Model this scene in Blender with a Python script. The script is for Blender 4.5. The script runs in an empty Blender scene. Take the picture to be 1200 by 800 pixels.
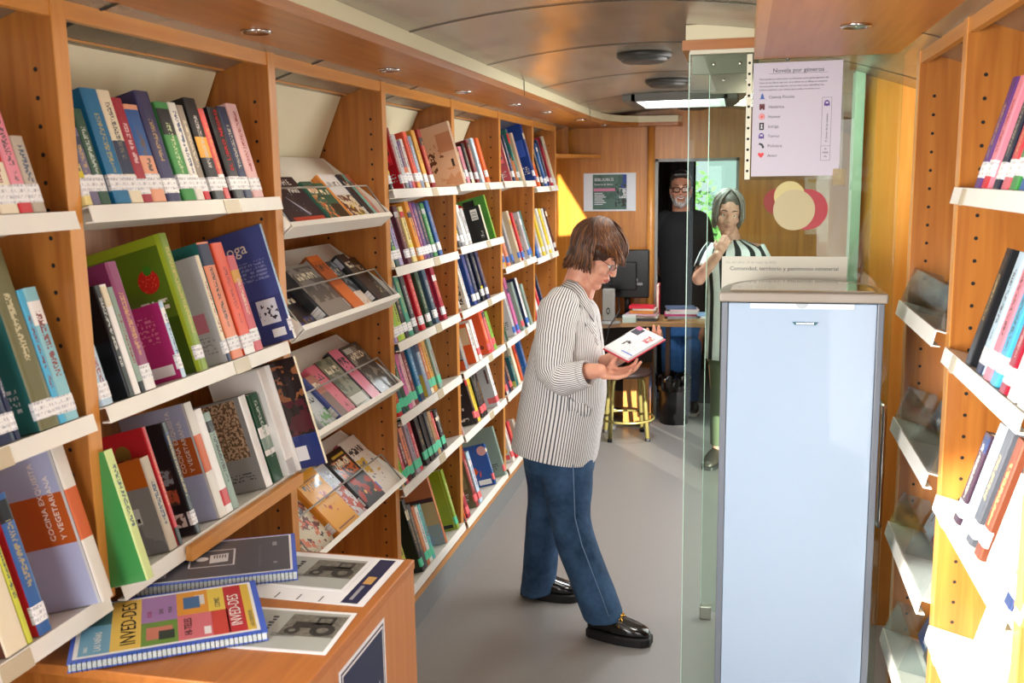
import bpy, bmesh, math, random
from mathutils import Vector, Matrix
random.seed(7)
PI = math.pi
SC = bpy.context.scene
COL = SC.collection
V = Vector

# ------------------------------------------------------------------ colours
def lin(h):
    h = h.lstrip('#')
    out = []
    for i in (0, 2, 4):
        c = int(h[i:i+2], 16) / 255
        out.append(c / 12.92 if c <= .04045 else ((c + .055) / 1.055) ** 2.4)
    return (*out, 1)
PAL = dict(greyred='b08078', cream='e6dcc0', pink='e0889a', greybeige='b3a898', navy='1e2a4c', beige='cdb79a', olive='6b6a48', teal='2c6a68',
 skyblue='4fb0d8', paleteal='8cc4d0', brown='5a2d1c', limeyellow='c8cc40', blue='2a5a9a', red='c42430', white='eeeeec', creamyellow='e6d68c',
 purplegrey='6a6280', darkgreen='1e4a34', tealblue='1f6f9c', crimson='a01c34', peach='e0a080', purplenavy='34325c', green='3f8a48', offwhite='dcdad2',
 greybrown='8e8478', black='17181c', redwhite='c85858', palepink='dcb4b4', paleblue='b4cee0', greygreen='8aa094', mauve='8c3b6a', magenta='b03070',
 lime='7f9a28', salmon='e08a68', coral='e2583c', pinkred='c85a66', limepale='c6d890', beigegrey='b8ac98', palegrey='b9b8ba', darkred='8c1c20',
 greywhite='c4c4c4', purple='5a3478', greyblue='7a8ea6', gold='d0983c', redblack='7a2024', orange='e8642a', brownpink='a0746c', royal='1d3c86',
 darkteal='1c4a50', lavender='a8a0cc', maroon='5a2430', orangegold='e09434', darkgrey='3c3e44', grey='8c8e94', limegreen='84b83c', yellow='e8cc3c',
 yellowgreen='a8c440', tealgreen='3a9a7c', slate='44586e', pinkbrown='b08478', darknavy='141c34', pinkpattern='d06aa0', tealblue2='3a7a98',
 orangebrown='b8622c', redorange='e0521e', greymauve='9c8c98', tan='b89468', blackred='28181c', maroonbrown='6e4440', turquoise='48b0b0', blackpink='30202c',
 redcover='b8241c', sticker='e9ecee')
def C(n):
    return lin(PAL[n]) if n in PAL else lin(n)
def lum(c):
    return .3*c[0] + .6*c[1] + .1*c[2]

# ------------------------------------------------------------------ materials
MC = {}
def newmat(name):
    m = bpy.data.materials.new(name); m.use_nodes = True
    nt = m.node_tree
    return m, nt, nt.nodes['Principled BSDF']
def mat(name, col, rough=.5, metal=0., spec=.5, var=0., vscale=8., bump=0., bscale=60., coat=0., alpha=None):
    if name in MC: return MC[name]
    m, nt, b = newmat(name)
    c = lin(col) if isinstance(col, str) else col
    b.inputs['Base Color'].default_value = c
    b.inputs['Roughness'].default_value = rough; b.inputs['Metallic'].default_value = metal
    b.inputs['Specular IOR Level'].default_value = spec
    b.inputs['Coat Weight'].default_value = coat
    tc = nt.nodes.new('ShaderNodeTexCoord')
    if var:
        n = nt.nodes.new('ShaderNodeTexNoise'); n.inputs['Scale'].default_value = vscale; n.inputs['Detail'].default_value = 4
        nt.links.new(tc.outputs['Object'], n.inputs['Vector'])
        r = nt.nodes.new('ShaderNodeValToRGB')
        r.color_ramp.elements[0].position = .3; r.color_ramp.elements[1].position = .7
        r.color_ramp.elements[0].color = tuple(x*(1-var) for x in c[:3]) + (1,)
        r.color_ramp.elements[1].color = tuple(min(1, x*(1+var)) for x in c[:3]) + (1,)
        nt.links.new(n.outputs['Fac'], r.inputs['Fac']); nt.links.new(r.outputs['Color'], b.inputs['Base Color'])
    if bump:
        n = nt.nodes.new('ShaderNodeTexNoise'); n.inputs['Scale'].default_value = bscale; n.inputs['Detail'].default_value = 3
        nt.links.new(tc.outputs['Object'], n.inputs['Vector'])
        k = nt.nodes.new('ShaderNodeBump'); k.inputs['Strength'].default_value = bump; k.inputs['Distance'].default_value = .01
        nt.links.new(n.outputs['Fac'], k.inputs['Height']); nt.links.new(k.outputs['Normal'], b.inputs['Normal'])
    MC[name] = m
    return m
def wood(name, c1, c2, rough=.35, axis='Z', coat=.15):
    if name in MC: return MC[name]
    m, nt, b = newmat(name)
    tc = nt.nodes.new('ShaderNodeTexCoord'); mp = nt.nodes.new('ShaderNodeMapping')
    s = {'Z': (26, 26, 1.6), 'Y': (26, 1.6, 26), 'X': (1.6, 26, 26)}[axis]
    mp.inputs['Scale'].default_value = s
    nt.links.new(tc.outputs['Object'], mp.inputs['Vector'])
    n = nt.nodes.new('ShaderNodeTexNoise'); n.inputs['Scale'].default_value = 1.6; n.inputs['Detail'].default_value = 6; n.inputs['Distortion'].default_value = .6
    nt.links.new(mp.outputs['Vector'], n.inputs['Vector'])
    r = nt.nodes.new('ShaderNodeValToRGB')
    r.color_ramp.elements[0].position = .32; r.color_ramp.elements[1].position = .68
    r.color_ramp.elements[0].color = lin(c1); r.color_ramp.elements[1].color = lin(c2)
    nt.links.new(n.outputs['Fac'], r.inputs['Fac']); nt.links.new(r.outputs['Color'], b.inputs['Base Color'])
    b.inputs['Roughness'].default_value = rough; b.inputs['Coat Weight'].default_value = coat; b.inputs['Coat Roughness'].default_value = .25
    k = nt.nodes.new('ShaderNodeBump'); k.inputs['Strength'].default_value = .04
    nt.links.new(n.outputs['Fac'], k.inputs['Height']); nt.links.new(k.outputs['Normal'], b.inputs['Normal'])
    MC[name] = m
    return m
def glassmat(name, col='e6f2ea', rough=0., tint=.9, refl=.03):
    # thin pane: mostly see-through with a Fresnel reflection and a slight green tint
    if name in MC: return MC[name]
    m, nt, b = newmat(name)
    nt.nodes.remove(b)
    out = nt.nodes['Material Output']
    t = nt.nodes.new('ShaderNodeBsdfTransparent'); t.inputs['Color'].default_value = lin(col)
    g = nt.nodes.new('ShaderNodeBsdfGlossy'); g.inputs['Roughness'].default_value = rough
    mx = nt.nodes.new('ShaderNodeMixShader')
    ge = nt.nodes.new('ShaderNodeNewGeometry'); dp = nt.nodes.new('ShaderNodeVectorMath'); dp.operation = 'DOT_PRODUCT'
    nt.links.new(ge.outputs['Normal'], dp.inputs[0]); nt.links.new(ge.outputs['Incoming'], dp.inputs[1])
    def mth(op, a, b_):
        k = nt.nodes.new('ShaderNodeMath'); k.operation = op
        for i, x in enumerate((a, b_)):
            if isinstance(x, (int, float)): k.inputs[i].default_value = x
            else: nt.links.new(x, k.inputs[i])
        return k.outputs[0]
    c = mth('SUBTRACT', 1., mth('ABSOLUTE', dp.outputs['Value'], 0.))
    mul = mth('ADD', mth('MULTIPLY', mth('POWER', c, 5.), .7), refl)
    nt.links.new(mul, mx.inputs['Fac'])
    nt.links.new(t.outputs['BSDF'], mx.inputs[1]); nt.links.new(g.outputs['BSDF'], mx.inputs[2])
    nt.links.new(mx.outputs['Shader'], out.inputs['Surface'])
    MC[name] = m
    return m
def emit(name, col, s):
    if name in MC: return MC[name]
    m, nt, b = newmat(name)
    b.inputs['Base Color'].default_value = lin(col); b.inputs['Emission Color'].default_value = lin(col); b.inputs['Emission Strength'].default_value = s
    MC[name] = m
    return m

class NT:
    """Small helper to stack masked colour layers in a material, in the object's own coordinates."""
    def __init__(s, name, base, rough=.4, coat=.0):
        s.m, s.nt, s.b = newmat(name)
        s.b.inputs['Roughness'].default_value = rough; s.b.inputs['Coat Weight'].default_value = coat
        s.tc = s.nt.nodes.new('ShaderNodeTexCoord'); s.sx = s.nt.nodes.new('ShaderNodeSeparateXYZ')
        s.nt.links.new(s.tc.outputs['Object'], s.sx.inputs[0])
        rgb = s.nt.nodes.new('ShaderNodeRGB'); rgb.outputs[0].default_value = base
        s.cur = rgb.outputs[0]
    def math(s, op, a, b=None, c=None):
        n = s.nt.nodes.new('ShaderNodeMath'); n.operation = op
        for i, x in enumerate((a, b, c)):
            if x is None: continue
            if isinstance(x, (int, float)): n.inputs[i].default_value = x
            else: s.nt.links.new(x, n.inputs[i])
        return n.outputs[0]
    def ax(s, a): return s.sx.outputs['XYZ'.index(a)]
    def rng(s, a, lo, hi):
        x = s.ax(a) if isinstance(a, str) else a
        return s.math('MULTIPLY', s.math('GREATER_THAN', x, lo), s.math('LESS_THAN', x, hi))
    def box(s, *r):
        m = None
        for a, lo, hi in r:
            k = s.rng(a, lo, hi); m = k if m is None else s.math('MULTIPLY', m, k)
        return m
    def disc(s, a, b, ca, cb, r):
        da = s.math('SUBTRACT', s.ax(a), ca); db = s.math('SUBTRACT', s.ax(b), cb)
        d = s.math('ADD', s.math('MULTIPLY', da, da), s.math('MULTIPLY', db, db))
        return s.math('LESS_THAN', d, r*r)
    def cells(s, a, b, sa, sb, thr, seed=0.):
        cx = s.math('FLOOR', s.math('DIVIDE', s.ax(a), sa)); cy = s.math('FLOOR', s.math('DIVIDE', s.ax(b), sb))
        cb = s.nt.nodes.new('ShaderNodeCombineXYZ'); s.nt.links.new(cx, cb.inputs[0]); s.nt.links.new(cy, cb.inputs[1]); cb.inputs[2].default_value = seed
        w = s.nt.nodes.new('ShaderNodeTexWhiteNoise'); s.nt.links.new(cb.outputs[0], w.inputs['Vector'])
        return s.math('GREATER_THAN', w.outputs['Value'], thr)
    def noise(s, scale, thr, seed=0.):
        n = s.nt.nodes.new('ShaderNodeTexNoise'); n.noise_dimensions = '4D'; n.inputs['W'].default_value = seed
        n.inputs['Scale'].default_value = scale; n.inputs['Detail'].default_value = 3
        s.nt.links.new(s.tc.outputs['Object'], n.inputs['Vector'])
        return s.math('GREATER_THAN', n.outputs['Fac'], thr)
    def both(s, a, b): return s.math('MULTIPLY', a, b)
    def lay(s, mask, col):
        mx = s.nt.nodes.new('ShaderNodeMix'); mx.data_type = 'RGBA'
        s.nt.links.new(mask, mx.inputs[0]); s.nt.links.new(s.cur, mx.inputs[6]); mx.inputs[7].default_value = col
        s.cur = mx.outputs[2]
    def done(s):
        s.nt.links.new(s.cur, s.b.inputs['Base Color'])
        return s.m

# ------------------------------------------------------------------ mesh builder
class MB:
    def __init__(s): s.v = []; s.f = []; s.mi = []; s.uv = {}; s.sm = []
    def add(s, vs, fs, mi=0, smooth=False, uvs=None):
        o = len(s.v); s.v += [tuple(x) for x in vs]
        for k, f in enumerate(fs):
            s.f.append(tuple(i + o for i in f)); s.mi.append(mi); s.sm.append(smooth)
            if uvs: s.uv[len(s.f)-1] = uvs[k]
        return s
    def box(s, a, b, mi=0, M=None):
        x0, y0, z0 = a; x1, y1, z1 = b
        vs = [V(p) for p in ((x0,y0,z0),(x1,y0,z0),(x1,y1,z0),(x0,y1,z0),(x0,y0,z1),(x1,y0,z1),(x1,y1,z1),(x0,y1,z1))]
        if M: vs = [M @ p for p in vs]
        return s.add(vs, [(0,3,2,1),(4,5,6,7),(0,1,5,4),(1,2,6,5),(2,3,7,6),(3,0,4,7)], mi)
    def prism(s, pts, axis, a, b, mi=0, M=None, smooth=False):
        """polygon pts in the plane normal to axis, pushed from a to b"""
        def mk(p, t):
            if axis == 'y': q = V((p[0], t, p[1]))
            elif axis == 'x': q = V((t, p[0], p[1]))
            else: q = V((p[0], p[1], t))
            return M @ q if M else q
        n = len(pts)
        vs = [mk(p, a) for p in pts] + [mk(p, b) for p in pts]
        fs = [tuple(range(n)), tuple(range(2*n-1, n-1, -1))]
        s.add(vs, fs, mi)
        o = len(s.v) - 2*n
        for i in range(n):
            j = (i+1) % n
            s.f.append((o+j, o+i, o+n+i, o+n+j)); s.mi.append(mi); s.sm.append(smooth)
        return s
    def tube(s, pts, r, n=8, mi=0, cap=True):
        pts = [V(p) for p in pts]; R = r if isinstance(r, (list, tuple)) else [r]*len(pts)
        rings = []
        up = None
        for i, p in enumerate(pts):
            t = (pts[min(i+1, len(pts)-1)] - pts[max(i-1, 0)]).normalized()
            if up is None: up = t.orthogonal().normalized()
            else:
                up = (up - t*up.dot(t))
                up = up.normalized() if up.length > 1e-6 else t.orthogonal().normalized()
            w = t.cross(up)
            rings.append((p, up*R[i], w*R[i]))
        return s.loft(rings, n, mi, cap)
    def loft(s, rings, n=20, mi=0, cap=True, exp=1., uv=False):
        o = len(s.v); m = len(rings)
        circ = []
        for c, A, B in rings:
            c, A, B = V(c), V(A), V(B)
            row = []
            for k in range(n):
                a = 2*PI*k/n; ca, sa = math.cos(a), math.sin(a)
                if exp != 1.: ca = math.copysign(abs(ca)**exp, ca); sa = math.copysign(abs(sa)**exp, sa)
                p = c + A*ca + B*sa; row.append(p); s.v.append(tuple(p))
            circ.append(row)
        L = 0.
        for i in range(m-1):
            for k in range(n):
                k2 = (k+1) % n
                s.f.append((o+i*n+k, o+i*n+k2, o+(i+1)*n+k2, o+(i+1)*n+k)); s.mi.append(mi); s.sm.append(True)
                if uv:
                    u0, u1 = k*uv/n, (k+1)*uv/n
                    s.uv[len(s.f)-1] = ((u0, i), (u1, i), (u1, i+1), (u0, i+1))
        if cap:
            s.f.append(tuple(o+k for k in range(n-1, -1, -1))); s.mi.append(mi); s.sm.append(False)
            s.f.append(tuple(o+(m-1)*n+k for k in range(n))); s.mi.append(mi); s.sm.append(False)
        return s
    def ell(s, c, r, mi=0, nu=16, nv=10, M=None):
        c = V(c); r = r if isinstance(r, (tuple, list)) else (r, r, r)
        vs = []
        for j in range(1, nv):
            t = PI*j/nv
            for k in range(nu):
                a = 2*PI*k/nu
                p = V((r[0]*math.sin(t)*math.cos(a), r[1]*math.sin(t)*math.sin(a), r[2]*math.cos(t)))
                vs.append(c + (M @ p if M else p))
        top = c + (M @ V((0,0,r[2])) if M else V((0,0,r[2]))); bot = c - (M @ V((0,0,r[2])) if M else V((0,0,r[2])))
        vs += [top, bot]; T = len(vs)-2
        fs = []
        for j in range(nv-2):
            for k in range(nu):
                k2 = (k+1) % nu
                fs.append((j*nu+k, (j+1)*nu+k, (j+1)*nu+k2, j*nu+k2))
        for k in range(nu):
            k2 = (k+1) % nu
            fs.append((T, k, k2)); fs.append((T+1, (nv-2)*nu+k2, (nv-2)*nu+k))
        return s.add(vs, fs, mi, True)
    def cap(s, p0, r0, p1, r1, n=12, mi=0):
        """tapered capsule"""
        p0, p1 = V(p0), V(p1); d = (p1-p0)
        if d.length < 1e-6: return s.ell(p0, r0, mi)
        t = d.normalized(); a = t.orthogonal().normalized(); b = t.cross(a)
        rings = []
        for k in range(5):
            f = -PI/2 + PI/2*k/4 + (.02 if k == 0 else 0)
            rings.append((p0 + t*(r0*math.sin(f)), a*(r0*math.cos(f)), b*(r0*math.cos(f))))
        for k in range(5):
            f = PI/2*k/4 - (.02 if k == 4 else 0)
            rings.append((p1 + t*(r1*math.sin(f)), a*(r1*math.cos(f)), b*(r1*math.cos(f))))
        return s.loft(rings, n, mi)
    def lathe(s, prof, c=(0,0,0), n=24, mi=0):
        rings = [((c[0], c[1], c[2]+z), (r, 0, 0), (0, r, 0)) for r, z in prof]
        return s.loft(rings, n, mi)
    def mesh(s, name, mats, org=(0,0,0)):
        me = bpy.data.meshes.new(name); o = V(org)
        me.from_pydata([tuple(V(p)-o) for p in s.v], [], s.f)
        for m in (mats if isinstance(mats, (list, tuple)) else [mats]): me.materials.append(m)
        me.polygons.foreach_set('material_index', s.mi); me.polygons.foreach_set('use_smooth', s.sm)
        if s.uv:
            l = me.uv_layers.new(name='UVMap')
            for p in me.polygons:
                u = s.uv.get(p.index)
                if u:
                    for q, li in enumerate(p.loop_indices): l.data[li].uv = u[q]
        me.update()
        return me
    def build(s, name, mats, parent=None, org=(0,0,0), **k):
        return link(name, s.mesh(name, mats, org), parent, **k)
def link(name, me, parent=None, loc=None, bevel=0., seg=2):
    o = bpy.data.objects.new(name, me); COL.objects.link(o)
    if parent: o.parent = parent
    if loc is not None: o.location = loc
    if bevel:
        b = o.modifiers.new('bevel', 'BEVEL'); b.width = bevel; b.segments = seg; b.limit_method = 'ANGLE'; b.angle_limit = .6
    return o
def tag(o, label, cat, group=None):
    o['label'] = label; o['category'] = cat
    if group: o['group'] = group
    return o
def thing(name, label, cat, loc=(0,0,0), group=None, rot=None):
    o = bpy.data.objects.new(name, None); COL.objects.link(o); o.location = loc; o.empty_display_size = .05
    if rot: o.rotation_euler = rot
    return tag(o, label, cat, group)
def struct(o): o['kind'] = 'structure'; return o
def remesh(mb, voxel, smooth=6, mats=None, name='m'):
    """fuse overlapping volumes into one continuous skin"""
    me = mb.mesh(name, mats or [])
    o = bpy.data.objects.new('tmp', me); COL.objects.link(o)
    r = o.modifiers.new('r', 'REMESH'); r.mode = 'VOXEL'; r.voxel_size = voxel; r.use_smooth_shade = True
    if smooth:
        q = o.modifiers.new('s', 'SMOOTH'); q.factor = .5; q.iterations = smooth
    dg = bpy.context.evaluated_depsgraph_get()
    out = bpy.data.meshes.new_from_object(o.evaluated_get(dg))
    bpy.data.objects.remove(o)
    out.name = name
    out.polygons.foreach_set('use_smooth', [True]*len(out.polygons))
    return out
def text(body, size, m, parent, org, xdir, ydir, align='LEFT', name='lettering', ext=.0003, shear=0., space=1.):
    """lettering as mesh: org is a point on the surface in parent space, xdir reading direction, ydir up"""
    cu = bpy.data.curves.new('t', 'FONT'); cu.body = body; cu.size = size; cu.align_x = align; cu.extrude = ext; cu.space_character = space
    cu.resolution_u = 2
    o = bpy.data.objects.new('t', cu); COL.objects.link(o)
    dg = bpy.context.evaluated_depsgraph_get()
    me = bpy.data.meshes.new_from_object(o.evaluated_get(dg))
    bpy.data.objects.remove(o); bpy.data.curves.remove(cu)
    x = V(xdir).normalized(); y = V(ydir).normalized(); z = x.cross(y)
    M = Matrix((x, y, z)).transposed().to_4x4(); M.translation = V(org) + z*(ext+.0004)
    me.transform(M); me.materials.clear(); me.materials.append(m); me.name = name
    return link(name, me, parent)
def merge(objs, name):
    """join several lettering meshes (same parent, same material) into one"""
    bm = bmesh.new()
    for o in objs: bm.from_mesh(o.data)
    me = bpy.data.meshes.new(name); bm.to_mesh(me); bm.free()
    me.materials.append(objs[0].data.materials[0])
    p = objs[0].parent
    for o in objs: bpy.data.objects.remove(o)
    return link(name, me, p)

# ------------------------------------------------------------------ camera
cam = bpy.data.cameras.new('camera'); cam.sensor_width = 36; cam.lens = 1149.06/1200*36; cam.clip_start = .05
co = bpy.data.objects.new('camera', cam); COL.objects.link(co); SC.camera = co
ya, pi_, ro = -.23207, .164596, -.015274
fw = V((math.sin(ya)*math.cos(pi_), math.cos(ya)*math.cos(pi_), -math.sin(pi_))); rt = V((math.cos(ya), -math.sin(ya), 0)); upv = rt.cross(fw)
r2 = rt*math.cos(ro) + upv*math.sin(ro); u2 = -rt*math.sin(ro) + upv*math.cos(ro)
M = Matrix((r2, u2, -fw)).transposed().to_4x4(); M.translation = V((0, 0, 1.75)); co.matrix_world = M
cam.dof.use_dof = True; cam.dof.focus_distance = 3.55; cam.dof.aperture_fstop = 7.
SC.view_settings.view_transform = 'Standard'; SC.view_settings.look = 'None'; SC.view_settings.gamma = 1; SC.view_settings.use_curve_mapping = False
SC.view_settings.exposure = 0.
SC.cycles.transparent_max_bounces = 40; SC.cycles.max_bounces = 12; SC.cycles.diffuse_bounces = 5
SC.cycles.sample_clamp_indirect = 6.

# ------------------------------------------------------------------ shared materials
WOOD = wood('beech_veneer', '94551e', 'ad6d2d')
WOODY = wood('beech_veneer_long', '94551e', 'ad6d2d', axis='Y')
EDGE = wood('beech_edge', 'c4823a', 'd29247')
EDGEY = wood('beech_edge_long', 'c4823a', 'd29247', axis='Y')
EDGEX = wood('beech_edge_cross', 'c4823a', 'd29247', axis='X')
WOODX = wood('beech_veneer_cross', '94551e', 'ad6d2d', axis='X')
METALW = mat('cream_enamel', 'e8e7df', .35, var=.03)
CREAMP = mat('cream_panel', 'd8d2b4', .45, var=.04, vscale=3)
CREAMF = mat('cream_fascia', 'd6cfae', .4)
HOLE = mat('peg_hole_black', '0a0a0a', .8)
CHROME = mat('chrome', 'd8d8d8', .15, metal=1.)
STEEL = mat('brushed_steel', 'b0aca4', .3, metal=1.)
BLACKP = mat('black_plastic', '101114', .4)
DARKRUB = mat('dark_rubber', '1a1a1c', .7)
PAPER = mat('white_paper', 'e9eaec', .6)
PAGES = mat('page_block', 'e8e0cc', .8, var=.08, vscale=200)
INK = mat('dark_ink', '2a2a34', .6)
# ------------------------------------------------------------------ the vehicle shell
XF = -1.222                       # front plane of the left-hand shelving
BAY = [.785, 1.62, 2.455, 3.29, 4.125, 4.96, 5.78, 6.5]
PT = .038                         # thickness of an upright
BACKY = 7.1                       # partition behind the driver

def floor_mat():
    n = NT('speckled_grey_vinyl', lin('8c8a88'), .38)
    n.lay(n.noise(420, .56, 1.), lin('7b7977')); n.lay(n.noise(520, .6, 4.), lin('9c9a97')); n.lay(n.noise(600, .68, 7.), lin('5e5d5c'))
    return n.done()
FLOOR = floor_mat()
struct(MB().box((-1.55, -.8, -.06), (.82, 7.6, 0)).build('floor', FLOOR))
CABF = mat('cab_floor_dark', '2a2b2e', .8)
struct(MB().box((-1.55, 7.6, -.06), (.82, 9.3, 0)).build('floor.001', CABF))
LINER = mat('wall_liner', 'b9b2a0', .6)
struct(MB().box((-1.58, -.8, 0), (-1.53, 9.3, 2.4)).build('wall_left', LINER))
mb = MB(); mb.box((.78, -.8, 0), (.82, 3.86, 2.4)); mb.box((.78, 5.55, 0), (.82, 9.3, 2.4)); mb.box((.78, 3.86, 1.98), (.82, 5.55, 2.4))
struct(mb.build('wall_right', WOOD))
REARW = mat('rear_wall_grey', '6a5a48', .7)
mb = MB(); mb.box((-1.55, -.86, 0), (-1.25, -.8, 2.4)); mb.box((-.35, -.86, 0), (.82, -.8, 2.4)); mb.box((-1.25, -.86, 2.0), (-.35, -.8, 2.4))
struct(mb.build('wall_rear', REARW))
# vaulted brushed ceiling with cross seams
def ceil_mat():
    m, nt, b = newmat('brushed_ceiling')
    tc = nt.nodes.new('ShaderNodeTexCoord'); mp = nt.nodes.new('ShaderNodeMapping'); mp.inputs['Scale'].default_value = (2.5, 1.2, 2)
    n = nt.nodes.new('ShaderNodeTexNoise'); n.inputs['Scale'].default_value = 1.4; n.inputs['Detail'].default_value = 4
    nt.links.new(tc.outputs['Object'], mp.inputs['Vector']); nt.links.new(mp.outputs['Vector'], n.inputs['Vector'])
    r = nt.nodes.new('ShaderNodeValToRGB'); r.color_ramp.elements[0].position = .35; r.color_ramp.elements[1].position = .68
    r.color_ramp.elements[0].color = lin('8d8577'); r.color_ramp.elements[1].color = lin('b5ab98')
    nt.links.new(n.outputs['Fac'], r.inputs['Fac']); nt.links.new(r.outputs['Color'], b.inputs['Base Color'])
    b.inputs['Metallic'].default_value = .6; b.inputs['Roughness'].default_value = .27
    n2 = nt.nodes.new('ShaderNodeTexNoise'); n2.inputs['Scale'].default_value = 3.; n2.inputs['Detail'].default_value = 1
    nt.links.new(tc.outputs['Object'], n2.inputs['Vector'])
    k = nt.nodes.new('ShaderNodeBump'); k.inputs['Strength'].default_value = .25; k.inputs['Distance'].default_value = .05
    nt.links.new(n2.outputs['Fac'], k.inputs['Height']); nt.links.new(k.outputs['Normal'], b.inputs['Normal'])
    return m
CEIL = ceil_mat()
SEAM = mat('seam_black', '161512', .6)
def cz(x): return 2.215 - .07*((x+.38)/.62)**2
xs = [-1.5 + .08*i for i in range(29)]
mb = MB()
SKY = (-.63, -.1, 5.72, 6.36)      # roof hatch
ys = sorted([-.8, .8, 1.75, 2.72, 3.585, 4.59, 5.63, SKY[2], SKY[3], 7.3])
xs = sorted(set([round(x, 3) for x in xs] + [SKY[0], SKY[1]]))
for i in range(len(xs)-1):
    for j in range(len(ys)-1):
        if SKY[0] <= xs[i] < SKY[1] and SKY[2] <= ys[j] < SKY[3]: continue
        a, b_, c, d = xs[i], xs[i+1], ys[j], ys[j+1]
        mb.add([(a, c, cz(a)), (b_, c, cz(b_)), (b_, d, cz(b_)), (a, d, cz(a))], [(0, 3, 2, 1)], 0, True)
for y in (.8, 1.75, 2.72, 3.585, 4.59, 5.63):
    for i in range(len(xs)-1):
        a, b_ = xs[i], xs[i+1]
        mb.add([(a, y-.006, cz(a)-.002), (b_, y-.006, cz(b_)-.002), (b_, y+.006, cz(b_)-.002), (a, y+.006, cz(a)-.002)], [(0, 3, 2, 1)], 1)
struct(mb.build('ceiling', [CEIL, SEAM]))
ROOFW = mat('roof_outer', '50504c', .7)
mb = MB(); mb.box((-1.58, -.8, 2.4), (SKY[0]-.02, 9.3, 2.44)); mb.box((SKY[1]+.02, -.8, 2.4), (.82, 9.3, 2.44))
mb.box((SKY[0]-.02, -.8, 2.4), (SKY[1]+.02, SKY[2]-.02, 2.44)); mb.box((SKY[0]-.02, SKY[3]+.02, 2.4), (SKY[1]+.02, 9.3, 2.44))
struct(mb.build('ceiling.001', ROOFW))
# hatch: frame, tinted dome pane
t = thing('roof_hatch', 'bright rectangular roof hatch in the grey metal ceiling', 'skylight', (-.36, 6.04, 2.2))
mb = MB(); fr = .05
for (a, b_, c, d) in ((SKY[0]-fr, SKY[0]+.02, SKY[2]-fr, SKY[3]+fr), (SKY[1]-.02, SKY[1]+fr, SKY[2]-fr, SKY[3]+fr), (SKY[0], SKY[1], SKY[2]-fr, SKY[2]+.02), (SKY[0], SKY[1], SKY[3]-.02, SKY[3]+fr)):
    mb.box((a, c, 2.17), (b_, d, 2.21))
mb.build('frame', mat('hatch_frame_grey', '55544f', .5), t, (-.36, 6.04, 2.2))
WREV = mat('hatch_liner_white', 'e2e4e4', .5)
mb = MB()
mb.box((SKY[0]-.02, SKY[2]-.02, 2.2), (SKY[0], SKY[3]+.02, 2.44)); mb.box((SKY[1], SKY[2]-.02, 2.2), (SKY[1]+.02, SKY[3]+.02, 2.44))
mb.box((SKY[0], SKY[2]-.02, 2.2), (SKY[1], SKY[2], 2.44)); mb.box((SKY[0], SKY[3], 2.2), (SKY[1], SKY[3]+.02, 2.44))
mb.build('liner', WREV, t, (-.36, 6.04, 2.2))
MB().box((SKY[0]-.02, SKY[2]-.02, 2.44), (SKY[1]+.02, SKY[3]+.02, 2.446)).build('pane', glassmat('hatch_pane', 'dfe9ee'), t, (-.36, 6.04, 2.2))
# ceiling vents
VENT = mat('vent_dark', '2c2b29', .45)
for k, (x, y, r, lb) in enumerate(((-.383, 3.893, .105, 'nearest round dark air vent in the metal ceiling'), (-.373, 4.983, .11, 'second round air vent, just before the roof hatch'), (-.34, 6.72, .12, 'farthest round air vent, beyond the roof hatch'))):
    z = cz(x)
    v = thing('ceiling_vent', lb, 'vent', (x, y, z), 'round ceiling vents')
    MB().lathe([(r, 0), (r, -.014), (r*.93, -.022), (r*.86, -.022)], n=36).build('outer_ring', VENT, v)
    MB().lathe([(r*.84, 0), (r*.84, -.03), (r*.7, -.036), (r*.3, -.036), (.001, -.033)], n=36).build('louvre', mat('vent_louvre', '3a3936', .4), v)

# ------------------------------------------------------------------ left canopy (soffit, lip, fascia)
out = [(-1.53, -.3), (-.923, -.3), (-.923, 6.2), (-.91, 6.5), (-.875, 6.7), (-.81, 6.85), (-.72, 6.93), (-.6, 6.96), (-.45, 6.96), (-.43, 7.1), (-1.53, 7.1)]
struct(MB().prism(out, 'z', 2.095, 2.119).build('trim_1', WOODY))
o2 = [(-.96, -.3), (-.925, -.3), (-.925, 6.2), (-.912, 6.5), (-.877, 6.7), (-.812, 6.852), (-.722, 6.932), (-.6, 6.962), (-.452, 6.962), (-.432, 7.1), (-.49, 7.1), (-.5, 6.99), (-.74, 6.97), (-.9, 6.74), (-.945, 6.5)]
struct(MB().prism(o2, 'z', 2.119, 2.162).build('trim_2', CREAMF))
mb = MB()
for y in (4.2, 6.05): mb.box((-.9245, y, 2.096), (-.9215, y+.004, 2.162))
struct(mb.build('trim_3', SEAM))
# downlights along the canopy and in the right soffit
def downlight(x, y, z, lb, grp='recessed soffit downlights'):
    d = thing('downlight', lb, 'downlight', (x, y, z), grp)
    MB().lathe([(.036, 0), (.036, -.004), (.03, -.007), (.026, -.004)], n=28).build('bezel', CHROME, d)
    MB().lathe([(.026, -.001), (.02, -.0035), (.001, -.004)], n=20).build('lens', emit('lamp_lens', 'fff2d8', 2.5), d)
ordn = ['nearest', 'second', 'third', 'fourth', 'fifth', 'sixth', 'seventh']
for k, (x, y) in enumerate(((-1.104, 2.154), (-1.096, 3.012), (-1.097, 3.864), (-1.061, 4.616), (-1.028, 5.217), (-.972, 5.995), (-.93, 6.7))):
    downlight(x, y, 2.095, f'{ordn[k]} small chrome downlight under the left wooden canopy', 'left canopy downlights')
downlight(.248, 2.524, 2.095, 'chrome downlight in the wooden soffit right of the glass notice')
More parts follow.
